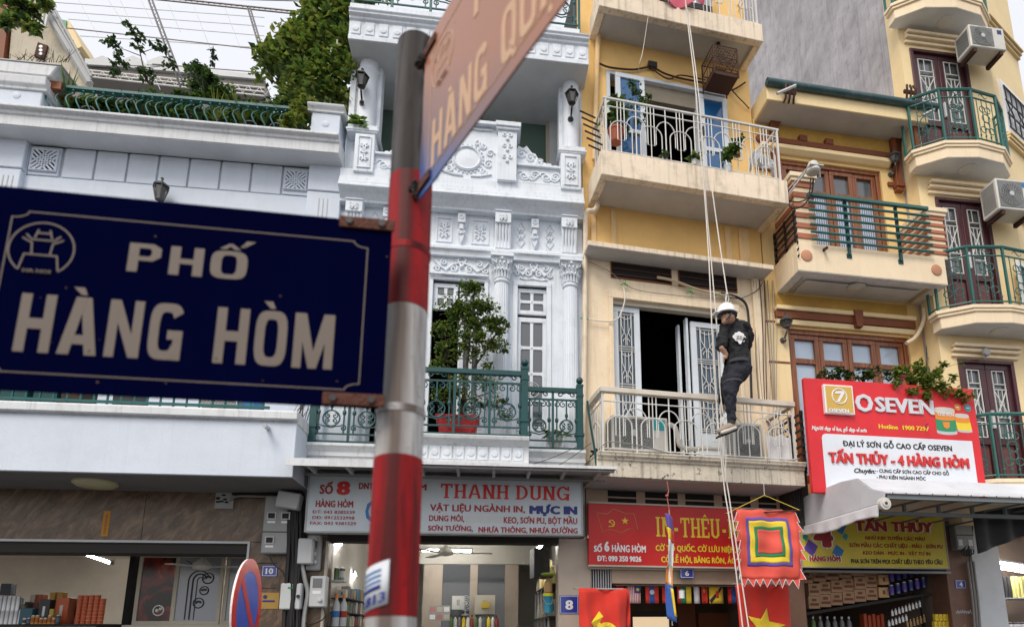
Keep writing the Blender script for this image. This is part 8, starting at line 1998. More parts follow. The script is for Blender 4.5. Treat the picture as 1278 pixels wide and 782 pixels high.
# roof garden along the railing
def spiky(label,x,y,k,n,ln,mat,seed,F=FA,name='spiky_plant'):
    rg=random.Random(seed); u,z=F.P(x,y,k); t=thing(name,label,'plant',F,u,z,k); m=MB()
    for i in range(n):
        a_=rg.uniform(0,6.28); h=ln*rg.uniform(.6,1.1); sp_=rg.uniform(.2,.9); vs=[];fs=[]
        for j in range(6):
            f=j/5; r=h*sp_*f; zz=z+h*(f-.35*sp_*f*f*1.4); w_=.016*(1-f)+.001
            ux,kx=math.cos(a_),math.sin(a_); vs+=[(u+ux*r-kx*w_,zz,k+kx*r+ux*w_),(u+ux*r+kx*w_,zz,k+kx*r-ux*w_)]
        for j in range(5): fs.append((2*j,2*j+1,2*j+3,2*j+2))
        m.add(vs,fs)
    m.build('leaf_blades',mat,t); return t
for i,(x,y,ln,mt,lab) in enumerate(((58,133,.42,LD,'dark spiky plant at the left end of the roof railing'),(82,134,.50,LG,'broad spiky plant behind the left roof railing'),(268,152,.40,LY,'pale yellow green spiky plant in the middle of the roof railing'),(300,152,.48,LY,'tall pale spiky plant right of the middle of the roof railing'),(330,155,.40,LG,'green spiky plant near the right end of the roof railing'),(175,143,.30,LD,'small dark spiky plant behind the roof railing'))): spiky(lab,x,y,.02,26,ln,mt,20+i)
for i,(bl_,lab,n) in enumerate((
  ([(120,136,-.1,.16),(140,134,-.1,.15)],'low leafy shrub behind the left part of the roof railing',500),
  ([(190,128,-.2,.2),(215,135,-.15,.2),(235,128,-.2,.2)],'dark leafy shrub behind the middle of the roof railing',900),
  ([(250,100,-.35,.22),(265,112,-.3,.22),(245,85,-.4,.13),(280,120,-.3,.2)],'bluish green shrub rising above the middle of the roof railing',1100),
  ([(310,140,-.1,.2),(340,140,-.1,.2)],'leafy shrub behind the right part of the roof railing',800))):
    plant('roof_shrub',lab,'shrub',FA,(bl_[0][0],bl_[0][1]+25,bl_[0][2]),bl_,int(n*1.8),.06,[(LD,.7),(LG,.3)],stems=[([(bl_[0][0],150,-.2),(bl_[0][0]+3,bl_[0][1],-.2)],.012)],seed=40+i)
plant('vine','thin dark vine with clusters of leaves in front of the pergola','vine',FA,(195,140,-.5),[(170,40,-.5,.07),(160,32,-.5,.05),(175,50,-.5,.06),(145,55,-.5,.08),(135,52,-.5,.06),(172,57,-.5,.08),(195,57,-.5,.07),(205,60,-.5,.06),(150,75,-.5,.12),(210,78,-.5,.10),(185,95,-.45,.12),(145,88,-.5,.08),(237,85,-.5,.08)],700,.060,[(LD,.85),(LG,.15)],stems=[([(195,118,-.45),(182,98,-.45),(178,80,-.5),(174,62,-.5),(168,45,-.5)],.012),([(176,70,-.5),(150,60,-.5),(135,54,-.5)],.006),([(176,66,-.5),(200,58,-.5)],.006),([(180,85,-.5),(210,82,-.5)],.006)],seed=60)
plant('hanging_creeper','small leaf cluster hanging from the pergola wire','vine',FA,(265,60,-1.0),[(266,62,-1.0,.03),(266,70,-1.0,.03),(265,78,-1.0,.03)],40,.06,[(LD,1)],stems=[([(266,58,-1.0),(265,84,-1.0)],.006)],seed=61)
plant('overhanging_branch','green leafy branch overhanging the top left corner','branch',FA,(-5,10,.3),[(15,5,.3,.16),(35,12,.3,.12),(8,25,.3,.1),(52,4,.3,.07),(30,22,.32,.08),(45,36,.32,.06),(38,30,.3,.07),(58,-2,.3,.06)],620,.085,[(LG,.6),(LD,.25),(LY,.15)],stems=[([(-20,-5,.3),(15,8,.3),(45,30,.3)],.012)],seed=62)
plant('hedge','low dark hedge of mixed leaves filling the planter behind the roof railing','hedge',FA,(220,155,-.12),[(x_,128+x_*.085,-.12,.17) for x_ in range(75,392,16)],3600,.075,[(LD,.75),(LG,.25)],seed=90)
# planter trough and dry twigs at the left end
kt=.27; t=thing('planter','long stone trough with dry twigs on the left roof pedestal','planter',FA,*a(30,92,kt),kt)
u0,u1=a(-40,85,kt)[0],a(75,90,kt)[0]; zt_,zl=a(30,77.5,kt)[1],a(30,90,kt)[1]
MB().prism([(u0,zt_),(u1,zt_),(u1-.05,zt_-.035),(u1-.10,zl-.02),(u0,zl-.02)],-.05,kt).build('trough',M['white_dirty'],t,bev=.01)
MB().box(u0,u1+.01,zt_+.0,zt_+.012,-.06,kt+.01).build('rim',M['soffit_grey'],t)
MB().box(a(55,100,.2)[0],a(76,108,.2)[0],zl-.12,zl-.021,-.05,.2).build('brown_bracket',M['brown_trim'],t)
m=MB(); rg=random.Random(9)
for i in range(26):
    x=12+i*2.9; p=(*a(x,78,.12),.12); q=(p[0]+rg.uniform(-.12,.12),p[1]+rg.uniform(.08,.2),.12); m.tube([p,q],.004,4,r1=.0015).tube([((p[0]+q[0])/2,(p[1]+q[1])/2,.12),(q[0]+rg.uniform(-.08,.08),q[1]-.02,.14)],.0025,3)
m.build('dry_twigs',M['bark'],t)
# neighbouring stair wall with the sloping handrail (left background)
kn=-1.3; sw=thing('stair_wall','cream end wall with a sloping metal handrail behind the left roof','wall',FA,*a(60,108,kn),kn)
c=lambda x,y:a(x,y,kn)
MB().prism([c(8,112),c(114,112),c(104,92),c(56,14),c(45,-25),c(20,-30)],kn-.25,kn).build('wall',paint('aged_cream_wall',(.52,.47,.37),.9,stain=(.25,.22,.17),samt=.5,streak=.5,bump=.3),sw)
MB().prism([c(-20,112),c(3,112),c(20,-30),c(-5,-30)],kn-1.2,kn+.05).build('wooden_shutter',M['brown_trim'],sw)
MB().prism([c(44,72),c(56,76),c(61,59),c(49,55)],kn,kn+.03).build('rusty_plate',M['rust'],sw)
for i in range(3): u,z=c(53,61+i*4.5); MB().lathe([(.025,0),(.025,.01),(1e-6,.01)],u,z,kn+.03,8,'k').build('plate_hole',M['ywhite'],sw)
for o,r in ((0,.05),(5,.022),(9,.022)): MB().tube([(*a(112+o*.2,105-o,kn+.1),kn+.1),(*a(56+o,12-o*.6,kn+.1),kn+.1),(*a(44+o,-20,kn+.1),kn+.1)],r,6).build('handrail',M['plastic_grey'],sw)
for i in range(5): MB().tube([(*a(66+i*9,26+i*15,kn+.1),kn+.1),(*a(73+i*9,20+i*15,kn+.1),kn+.1)],.015,5).build('rail_post',M['plastic_lgrey'],sw)
MB().tube([(*a(52,32,kn+.2),kn+.2),(*a(55,5,kn+.2),kn+.2)],.03,5).tube([(*a(56,34,kn+.2),kn+.2),(*a(62,6,kn+.2),kn+.2)],.02,5).build('white_prop',M['white_iron'],sw)
# far house sliver
kf_=-7; fh=thing('distant_house','sliver of a pale far house with a green window above the stair wall','house',FA,*a(88,60,kf_),kf_)
c=lambda x,y:a(x,y,kf_)
MB().prism([c(74,24),c(86,26),c(102,58),c(98,60),c(80,60),c(74,50)],kf_-1,kf_).build('wall',M['yel2'],fh)
MB().prism([c(77,26),c(84,27),c(83,37),c(78,38)],kf_,kf_+.03).build('window',M['green_print'],fh)
# roofs behind the garden
kb9=-3.2; rb=thing('roof_shed','weathered concrete roof structure behind the roof garden','shed',FA,*a(200,115,kb9),kb9)
c=lambda x,y:a(x,y,kb9)
cm=paint('sooty_concrete',(.20,.19,.175),.9,samt=.6,stain=(.07,.065,.06),bump=.4,vary=.2)
MB().prism([c(95,58),c(170,56),c(200,64),c(238,72),c(243,88),c(100,84)],kb9-2,kb9-.4).build('upper_slab',M['cream_slab'],rb)
MB().prism([c(100,64),c(240,80),c(240,84),c(100,69)],kb9-.4,kb9-.35).build('shadow_joint',M['dark2'],rb)
MB().prism([c(215,70),c(236,73),c(240,86),c(218,84)],kb9-.399,kb9-.34).build('green_band',M['green2'],rb)
MB().prism([c(108,80),c(330,100),c(335,125),c(330,140),c(105,128)],kb9-.3,kb9).build('lower_block',cm,rb)
MB().prism([c(108,76),c(330,96),c(330,102),c(108,82)],kb9-.1,kb9+.05).build('lower_roof_edge',M['plastic_lgrey'],rb)
MB().prism([c(110,92),c(330,112),c(330,126),c(110,120)],kb9,kb9+.02).build('dark_opening',M['dark2'],rb)
for x0 in (112,150,185): MB().prism([c(x0,80),c(x0+18,73),c(x0+30,78),c(x0+34,86),c(x0,84)],kb9+.02,kb9+.06).build('roof_panel',M['plastic_lgrey'],rb)
for q in range(3):
    k=kb9+.2+.1*q; MB().tube([(*a(112,88+q*4,k),k),(*a(330,110+q*5,k),k)],.014,5).build('white_truss_bar',M['white_iron'],rb)
m=MB()
for i in range(16): x=114+i*14; k=kb9+.3; m.tube([(*a(x,88+(x-112)*.1,k),k),(*a(x+7,97+(x-112)*.1,k),k),(*a(x+14,89+(x-112)*.1,k),k)],.008,4)
m.build('truss_webbing',M['white_iron'],rb)
# pergola: light steel trusses and wires against the sky
pg=thing('pergola','thin steel pergola trusses over the roof garden','pergola',FA,*a(200,140,-.9),-.9)
ps=paint('pergola_steel',(.16,.15,.15),.5,samt=.4,metal=.3)
def truss(x0,y0,k0,x1,y1,k1,g,nm='truss',n=12):
    p=Vector((*a(x0,y0,k0),k0)); q=Vector((*a(x1,y1,k1),k1)); dd_=(q-p).normalized(); s=Vector((-dd_.y,dd_.x,0))*g
    m=MB().tube([tuple(p),tuple(q)],.014,5).tube([tuple(p+s),tuple(q+s)],.014,5)
    for i in range(n): f=i/n; m.tube([tuple(p+(q-p)*f),tuple(p+(q-p)*(f+.5/n)+s),tuple(p+(q-p)*(f+1/n))],.004,3)
    m.build(nm,ps,pg)
truss(183,-6,-1.2,225,108,-.6,.05); truss(309,10,-1.6,334,95,-.6,.04)
truss(170,-3,-1.6,450,26,-1.6,.05,n=20)
m=MB()
for (x0,y0,x1,y1) in ((82,35,345,64),(190,80,345,92),(128,-5,470,4)): m.tube([(*a(x0,y0,-1.3),-1.3),(*a(x1,y1,-1.3),-1.3)],.009,5)
m.build('wire_rail',ps,pg)
m=MB()
for (x0,y0,x1,y1) in ((66,3,330,22),(85,24,330,45),(98,0,128,55),(135,0,165,45),(176,0,190,30),(210,5,225,40),(66,14,330,33),(100,45,330,60),(240,3,262,60),(280,8,300,60),(150,0,200,112)): m.tube([(*a(x0,y0,-2),-2),(*a(x1,y1,-2),-2)],.006,4)
m.build('net_wire',M['plastic_lgrey'],pg)
# ficus in the green balcony
u_,z_=a(585,541,.62); fi=thing('planter','red plastic trough on the green balcony','planter',FA,u_,z_,.62)
p0,p1=a(545,530,.74)[0],a(596,530,.74)[0]; z1,z0=a(570,517,.74)[1],ZF+.02
MB().prism([(p0,z1),(p1,z1),(p1-.03,z0),(p0+.03,z0)],.42,.74).build('trough',M['pot_red'],fi,bev=.012); MB().box(p0-.02,p1+.02,z1-.03,z1,.40,.76).build('rim',M['pot_red'],fi,bev=.006)
m=MB()
for i in range(5): u=p0+.06+(p1-p0-.12)*(i+.5)/5; m.tube(arc(u,z0+.10,.745,.045,math.pi,2*math.pi,8),.008,4)
m.build('embossed_swag',M['pot_red'],fi)
plant('potted_tree','tall airy ficus tree in the red trough before the centre door','tree',FA,(575,518,.6),
 [(585,358,.5,.12),(590,375,.5,.22),(560,380,.5,.16),(612,385,.5,.15),(578,400,.5,.2),(605,412,.5,.24),(622,405,.5,.14),(555,415,.5,.16),(560,440,.55,.16),(590,435,.55,.20),(622,430,.5,.14),(608,470,.5,.14),(548,455,.55,.12),(570,480,.55,.16),(585,500,.55,.15),(612,480,.55,.10),(620,500,.55,.12),(628,515,.55,.08),(550,495,.55,.12),(608,455,.5,.08)],
 8500,.040,[(LD,.22),(LG,.46),(LY,.32)],stems=[([(575,520,.6),(580,480,.55),(586,430,.5),(588,370,.5)],.022),([(565,520,.6),(560,470,.55),(555,410,.5)],.012),([(583,470,.55),(605,440,.5),(622,410,.5)],.012),([(578,500,.6),(610,490,.55),(625,505,.55)],.010)],seed=5)
# small things behind the side rail
t=thing('potted_plant','small pale green plant in a bowl behind the right green railing','plant',FA,*a(692,545,.3),.3)
u,z=a(692,545,.3); MB().lathe([(.05,-.14),(.09,-.03),(.10,0),(.08,0)],u,z,.3,14).build('bowl',M['ac'],t)
rg=random.Random(3); leafmesh(rg,[(u+rg.uniform(-.10,.10),z+rg.uniform(0,.07),.3+rg.uniform(-.06,.06)) for _ in range(60)],.10).build('foliage',LY,t)
t=carton('box','red and white printed box at the foot of the right green railing','box',FA,a(692,556,.3)[0],ZF+.01,.30,.17,.14,.1,M['ywhite'],M['red'])
# plants on the cream balconies
def potted(label,x,y,k,r,h,mat,blobs,n,size,seed,F=FB,mats=None,stems=()):
    u,z=F.P(x,y,k); t=plant('potted_plant',label,'plant',F,(x,y,k),blobs,n,size,mats or [(LG,.6),(LD,.4)],stems,seed)
    MB().lathe([(r*.75,0),(r,h*.8),(r*1.08,h*.82),(r*1.08,h),(r*.8,h),(1e-6,h*.9)],u,z,k,16).build('pot',mat,t,smooth=True); return t
potted('leafy plant in a large terracotta pot at the left of the middle white balcony',769,178,.42,.10,.19,M['terracotta'],[(762,150,.4,.12),(770,140,.4,.12),(766,128,.4,.08),(778,160,.4,.08)],240,.095,70,stems=[([(769,165,.42),(768,120,.42)],.008)])
plant('climbing_shrub','thin feathery shrub before the left blue glass door','shrub',FB,(790,195,.35),[(790,110,.35,.14),(797,125,.35,.14),(785,130,.35,.12),(805,118,.35,.10),(800,150,.35,.10),(792,170,.35,.08),(808,140,.35,.06)],330,.045,[(LD,.6),(LG,.4)],stems=[([(790,192,.35),(792,150,.35),(794,105,.35)],.007),([(792,150,.35),(808,118,.35)],.004)],seed=71)
potted('small green plant in a white cup outside the middle balcony floor',867,206,.60,.035,.07,M['ac'],[(867,196,.6,.05),(872,193,.6,.03)],60,.07,72)
potted('bushy plant in a hanging glass jar on the middle white railing',909,216,.62,.05,.10,M['plastic_lgrey'],[(912,188,.62,.09),(908,196,.62,.07),(917,183,.62,.05)],160,.08,73)
potted('small plant in a terracotta pot near the right end of the middle balcony',921,195,.5,.05,.10,M['terracotta'],[(920,177,.5,.05),(924,172,.5,.03)],30,.10,74)
potted('tiny plant hanging at the foot of the middle white railing',831,196,.62,.03,.03,M['plastic_dark'],[(831,192,.62,.05)],40,.06,75)
t=thing('plastic_sheet','crumpled clear plastic sheet at the right end of the middle balcony','plastic sheet',FB,*b(955,205,.4),.4)
c0,c1=b(935,200,.42)[0],b(966,200,.42)[0]; zt_=b(945,200,.42)[1]
cloth(t,lambda s,q:(c0+(c1-c0)*s,zt_+.05*math.sin(s*7)+.16*math.sin(s*3.1)-q*.22,.42+.05*math.sin(s*13+q*5)*q),0,1,0,1,0,plain('milky_plastic',(.45,.46,.47),.3),'sheet',24,8)
# bougainvillea over the red sign
plant('bougainvillea','yellow green bougainvillea spilling over the right top of the red sign','shrub',FD,(1150,480,.6),
 [(1120,468,.7,.12),(1135,465,.75,.14),(1150,470,.78,.15),(1165,478,.82,.14),(1150,455,.72,.10),(1170,462,.75,.09),(1180,485,.84,.11),(1195,488,.84,.08),(1205,495,.86,.06),(1157,492,.84,.07),(1118,478,.8,.07),(1140,485,.82,.08),(1178,455,.7,.05),(1212,492,.85,.04),(1200,452,.7,.03),(1188,470,.8,.05)],
 1900,.060,[(LY,.62),(LG,.38)],stems=[([(1150,490,.6),(1160,465,.7),(1190,455,.7),(1215,450,.7)],.005),([(1150,480,.7),(1185,485,.82),(1232,490,.85)],.004),([(1150,480,.7),(1180,492,.85),(1200,510,.85)],.004)],seed=80)
plant('trailing_shrub','dark fine leaved shrub behind the left top of the red sign','shrub',FD,(1050,478,.6),[(1032,466,.62,.09),(1045,465,.62,.10),(1060,470,.62,.11),(1080,465,.62,.13),(1092,462,.62,.10),(1105,468,.65,.08),(1022,470,.62,.05)],900,.048,[(LD,.7),(LG,.3)],stems=[([(1025,475,.62),(1060,468,.62),(1100,460,.62)],.004)],seed=81)
t=thing('pink_flower','single pink blossom on the plants over the red sign','flower',FD,*d(1125,469,.86),.86)
u,z=d(1125,469,.86); rg=random.Random(5); leafmesh(rg,[(u,z,.86)]*7,.045).build('petals',M.setdefault('pinkp',flatcol('pink_petal',(.6,.06,.2))),t)
t=thing('pink_flower','loose pink blossom hanging beside the hotline number','flower',FD,*d(1156,530,.86),.86)
u,z=d(1156,530,.86); leafmesh(rg,[(u,z,.86)]*7,.04).build('petals',M['pinkp'],t); MB().tube([(u,z,.86),(u-.05,z+.3,.86)],.002,3).build('stem',LG,t)
# loose things behind the lower left railing
for i,(x0,x1,mt,lab,k) in enumerate(((-10,33,M['green2'],'green plastic crate behind the far left balcony railing',.6),(40,70,M['green2'],'second green crate behind the left balcony railing',.6),(75,98,M['bark'],'dark wooden crate behind the left balcony railing',.6),(140,165,M['plastic_dark'],'round black grill pan behind the left balcony railing',.6),(305,318,M['blue_print'],'blue box at the right end of the left balcony railing',.62))):
    u0,u1=a(x0,500,k)[0],a(x1,500,k)[0]; carton('crate',lab,'crate',FA,(u0+u1)/2,zfl+.01,k,u1-u0,.30,.3,mt,None)
p=a(238,500,.55); q=a(300,500,.55); t=thing('patterned_basket','zigzag patterned basket behind the left balcony railing','basket',FA,(p[0]+q[0])/2,zfl,.55)
MB().box(p[0]+.1,q[0],zfl+.01,zfl+.35,.3,.60).build('basket_body',M['ywhite'],t)
m=MB()
for i in range(24): u=p[0]+.12+(q[0]-p[0]-.14)*i/24; m.tube([(u,zfl+.03,.603),(u+.03,zfl+.1,.603),(u,zfl+.17,.603),(u+.03,zfl+.24,.603)],.004,3)
m.build('zigzag_pattern',M['black_print'],t)
# ================================================================ foreground: striped pole and the two enamel street signs
DP=.985; pb=ray(487.5,785); pb=EYEV+pb*(DP/pb.y); DT=1.075; pt=ray(521,58); pt=EYEV+pt*(DT/pt.y); RP=.038
FS=Fr((EYEV+ray(483,400)*(.955/ray(483,400).y)).to_tuple()[:2],9.9)
pole=bpy.data.objects.new('street_pole',None); link(pole); INFO[pole.name]=(FS,0,0,0); pole.location=FS.O; pole.rotation_euler=(0,0,FS.yaw)
tag(pole,'thin round street sign pole banded in red and white, nearest the camera','pole')
p0=FS.uvk(pb); p1=FS.uvk(pt)
def pz(y):
    f=(785-y)/727; zz_=None; lo,hi=0.0,4.5
    for _ in range(40):
        md=(lo+hi)/2; ff=(md-pb.z)/(pt.z-pb.z); q=RC@(pb+(pt-pb)*ff-EYEV); yy=PCY+FPX*q[1]/q[2]
        if yy>y: lo=md
        else: hi=md
    return lo
def pp(z): f=(z-p0[1])/(p1[1]-p0[1]); return (p0[0]+(p1[0]-p0[0])*f,z,p0[2]+(p1[2]-p0[2])*f)
def polemat(name,col,rust,ramt,rough=.45):  # rust: colour of the rust streaks and of the painted-in dark reflected core
    m,t,b=nodes(name); L=t.links.new; pos=N(t,'ShaderNodeNewGeometry').outputs['Position']
    mp=N(t,'ShaderNodeMapping'); mp.inputs['Scale'].default_value=(38,38,2.5); L(pos,mp.inputs[0]); n=N(t,'ShaderNodeTexNoise',Scale=1.0,Detail=7.0,Roughness=.6); L(mp.outputs[0],n.inputs[0])
    r=N(t,'ShaderNodeMapRange'); r.inputs[1].default_value=.46; r.inputs[2].default_value=.66; r.inputs[4].default_value=ramt; L(n.outputs[0],r.inputs[0])
    n2=N(t,'ShaderNodeTexNoise',Scale=70.0,Detail=8.0); L(pos,n2.inputs[0]); r2=N(t,'ShaderNodeMapRange'); r2.inputs[1].default_value=.56; r2.inputs[2].default_value=.72; r2.inputs[4].default_value=.5; L(n2.outputs[0],r2.inputs[0])
    mx=N(t,'ShaderNodeMath',operation='MAXIMUM'); L(r.outputs[0],mx.inputs[0]); L(r2.outputs[0],mx.inputs[1])
    tc=N(t,'ShaderNodeTexCoord'); sp_=N(t,'ShaderNodeSeparateXYZ'); L(tc.outputs['Object'],sp_.inputs[0])
    sl_=(p1[0]-p0[0])/(p1[1]-p0[1]); ax=N(t,'ShaderNodeMath',operation='MULTIPLY_ADD'); ax.inputs[1].default_value=-sl_; L(sp_.outputs[2],ax.inputs[0]); L(sp_.outputs[0],ax.inputs[2])   # the pole's dark reflected core, painted in along with its rust streaks
    nn_=N(t,'ShaderNodeMath',operation='MULTIPLY_ADD'); nn_.inputs[1].default_value=.022; L(n.outputs[0],nn_.inputs[0]); L(ax.outputs[0],nn_.inputs[2])
    dd0=N(t,'ShaderNodeMath',operation='SUBTRACT'); dd0.inputs[1].default_value=p0[0]-sl_*p0[1]+.007; L(nn_.outputs[0],dd0.inputs[0]); ab=N(t,'ShaderNodeMath',operation='ABSOLUTE'); L(dd0.outputs[0],ab.inputs[0])
    rg_=N(t,'ShaderNodeMapRange'); rg_.inputs[1].default_value=.006; rg_.inputs[2].default_value=.024; rg_.inputs[3].default_value=.88; rg_.inputs[4].default_value=0; L(ab.outputs[0],rg_.inputs[0]); m2_=N(t,'ShaderNodeMath',operation='MAXIMUM'); L(mx.outputs[0],m2_.inputs[0]); L(rg_.outputs[0],m2_.inputs[1]); mx=m2_
    x=N(t,'ShaderNodeMix',data_type='RGBA'); x.inputs[6].default_value=(*col,1); x.inputs[7].default_value=(*rust,1); L(mx.outputs[0],x.inputs[0]); L(x.outputs[2],b.inputs['Base Color']); b.inputs['Roughness'].default_value=rough; b.inputs['Specular IOR Level'].default_value=.22
    bp=N(t,'ShaderNodeBump'); bp.inputs['Strength'].default_value=.25; bp.inputs['Distance'].default_value=.002; L(n2.outputs[0],bp.inputs['Height']); L(bp.outputs[0],b.inputs['Normal']); return m
red_p=polemat('pole_red_paint',(.30,.003,.005),(.035,.002,.003),.8,.6); wh_p=polemat('pole_white_paint',(.46,.455,.45),(.085,.055,.04),.75,.6); gy_p=polemat('pole_grey_steel',(.085,.080,.080),(.014,.009,.008),1.0,.7)
def band(y0,y1,mat,nm,r=RP):
    z0=pz(y1) if y1<782 else -.0; z1=pz(y0); MB().tube([pp(z0),pp(z1)],r,32).build(nm,mat,pole,smooth=True)
MB().tube([(*pp(0.0)[:2],pp(0.0)[2]),pp(pz(771))],RP,32).build('white_band',wh_p,pole,smooth=True)
band(575,770.5,red_p,'red_band',RP+.0005); band(391.5,575,wh_p,'white_band'); band(229,391.5,red_p,'red_band',RP+.0005); band(60,229,gy_p,'steel_band')
q=pp(pz(60)); MB().lathe([(RP,-.001),(RP*.95,.004),(1e-6,.006)],q[0],q[1],q[2],28).build('pole_cap',gy_p,pole,smooth=True)
# sticker wrapped on the pole
def wrap(name,a0,a1,z0,z1,r,mat,par,n=10):
    vs=[];fs=[]
    for i in range(n+1):
        t=a0+(a1-a0)*i/n
        for z in (z0,z1): c=pp(z); vs.append((c[0]+math.sin(t)*r,z+ .012*(t-a0),c[2]+math.cos(t)*r))
    for i in range(n): fs.append((2*i,2*i+2,2*i+3,2*i+1))
    o=MB().add(vs,fs).build(name,mat,par,smooth=True); s=o.modifiers.new('thickness','SOLIDIFY'); s.thickness=.0003; return o
st=wrap('paper_sticker',-1.45,-.05,pz(768),pz(714),RP+.0016,plain('sticker_paper',(.55,.58,.62),.6),pole)
zA,zB=pz(768),pz(714); bp_=M['navy_print']
wrap('sticker_band',-1.4,-.35,zA+(zB-zA)*.40,zA+(zB-zA)*.50,RP+.0024,bp_,st)
def wraptext(s,a0,a1,z0,h,mat,par,bold=.06):
    v,f=textmesh(s); x0,x1=min(p[0] for p in v),max(p[0] for p in v); m=MB()
    for i,(dx,dy) in enumerate(((0,0),(bold,0),(-bold,0),(bold*.5,bold*.4),(-bold*.5,-bold*.4))):
        vs=[]
        for p in v:
            t=a0+(a1-a0)*(p[0]+dx-x0)/(x1-x0); z=z0+(p[1]+dy)/.72*h+.012*(t-a0); c=pp(z); r=RP+.0026+.00012*i; vs.append((c[0]+math.sin(t)*r,z,c[2]+math.cos(t)*r))
        m.add(vs,f)
    return raw_build(m,'sticker_print',mat,par)
wraptext('1.813',-1.35,-.15,zA+(zB-zA)*.10,(zB-zA)*.22,bp_,st); wraptext('CHOT',-1.25,-.30,zA+(zB-zA)*.41,(zB-zA)*.08,M['ywhite'],st) if False else None
wraptext('KHOAN',-1.25,-.25,zA+(zB-zA)*.60,(zB-zA)*.12,bp_,st) if False else None
for j in range(3): wrap('sticker_line',-1.3,-.35,zA+(zB-zA)*(.58+.12*j),zA+(zB-zA)*(.63+.12*j),RP+.0024,M['blue_print'],st)
# enamel plates. design measured on the left plate, in fractions of its width and height
g=lambda x,y: FS.P(x,y,0)
SU1=g(483,400)[0]; SU0=g(-40,370)[0]; SZ1=g(424,272.3)[1]; SZ0=g(402,506.3)[1]; SW,SH=SU1-SU0,SZ1-SZ0
def fr(x,y): u,z=g(x,y); return ((u-SU0)/SW,(z-SZ0)/SH)
GL={ # condensed poster capitals, strokes in a 1 x 1 cell: list of polygons
'H':[[(0,0),(.30,0),(.30,1),(0,1)],[(.70,0),(1,0),(1,1),(.70,1)],[(.30,.40),(.70,.40),(.70,.58),(.30,.58)]],
'A':[[(0,0),(.30,0),(.58,1),(.30,1)],[(1,0),(.70,0),(.42,1),(.70,1)],[(.22,.18),(.78,.18),(.74,.34),(.26,.34)]],
'N':[[(0,0),(.28,0),(.28,1),(0,1)],[(.72,0),(1,0),(1,1),(.72,1)],[(.0,1),(.30,1),(1,0),(.70,0)]],
'M':[[(0,0),(.22,0),(.22,1),(0,1)],[(.78,0),(1,0),(1,1),(.78,1)],[(.02,1),(.28,1),(.60,0),(.40,0)],[(.98,1),(.72,1),(.40,0),(.60,0)]],
'P':[[(0,0),(.30,0),(.30,1),(0,1)],[(.30,1),(.72,1),(.95,.86),(.95,.56),(.72,.40),(.30,.40),(.30,.55),(.60,.55),(.67,.62),(.67,.78),(.60,.84),(.30,.84)]],
'O':None,'G':None,'Q':None,
'U':[[(0,.22),(.28,.22),(.28,1),(0,1)],[(.72,.22),(1,.22),(1,1),(.72,1)],[(0,.22),(.05,.08),(.22,0),(.78,0),(.95,.08),(1,.22),(.72,.22),(.66,.15),(.34,.15),(.28,.22)]],
'T':[[(.34,0),(.66,0),(.66,.84),(.34,.84)],[(0,.84),(1,.84),(1,1),(0,1)]]}
def ringpoly(t=.29,n=10,a0=0,a1=2*math.pi):
    out=[]
    def so_(c,s,w,h,p): return (.5+math.copysign(abs(c)**p,c)*w,.5+math.copysign(abs(s)**p,s)*h)
    N_=28
    for i in range(N_):
        x,y=a0+(a1-a0)*i/N_,a0+(a1-a0)*(i+1)/N_
        out.append([so_(math.cos(x),math.sin(x),.5,.5,.55),so_(math.cos(y),math.sin(y),.5,.5,.55),so_(math.cos(y),math.sin(y),.5-t,.5-.155,.55),so_(math.cos(x),math.sin(x),.5-t,.5-.155,.55)])
    return out
GL['O']=ringpoly(); GL['Q']=ringpoly()+[[(.55,.28),(.72,.28),(1.02,-.06),(.80,-.10)]]
GL['G']=ringpoly(a0=math.radians(30),a1=math.radians(330))+[[(.55,.36),(1,.36),(1,.52),(.55,.52)],[(.73,.0),(1,.0),(1,.40),(.73,.40)]]
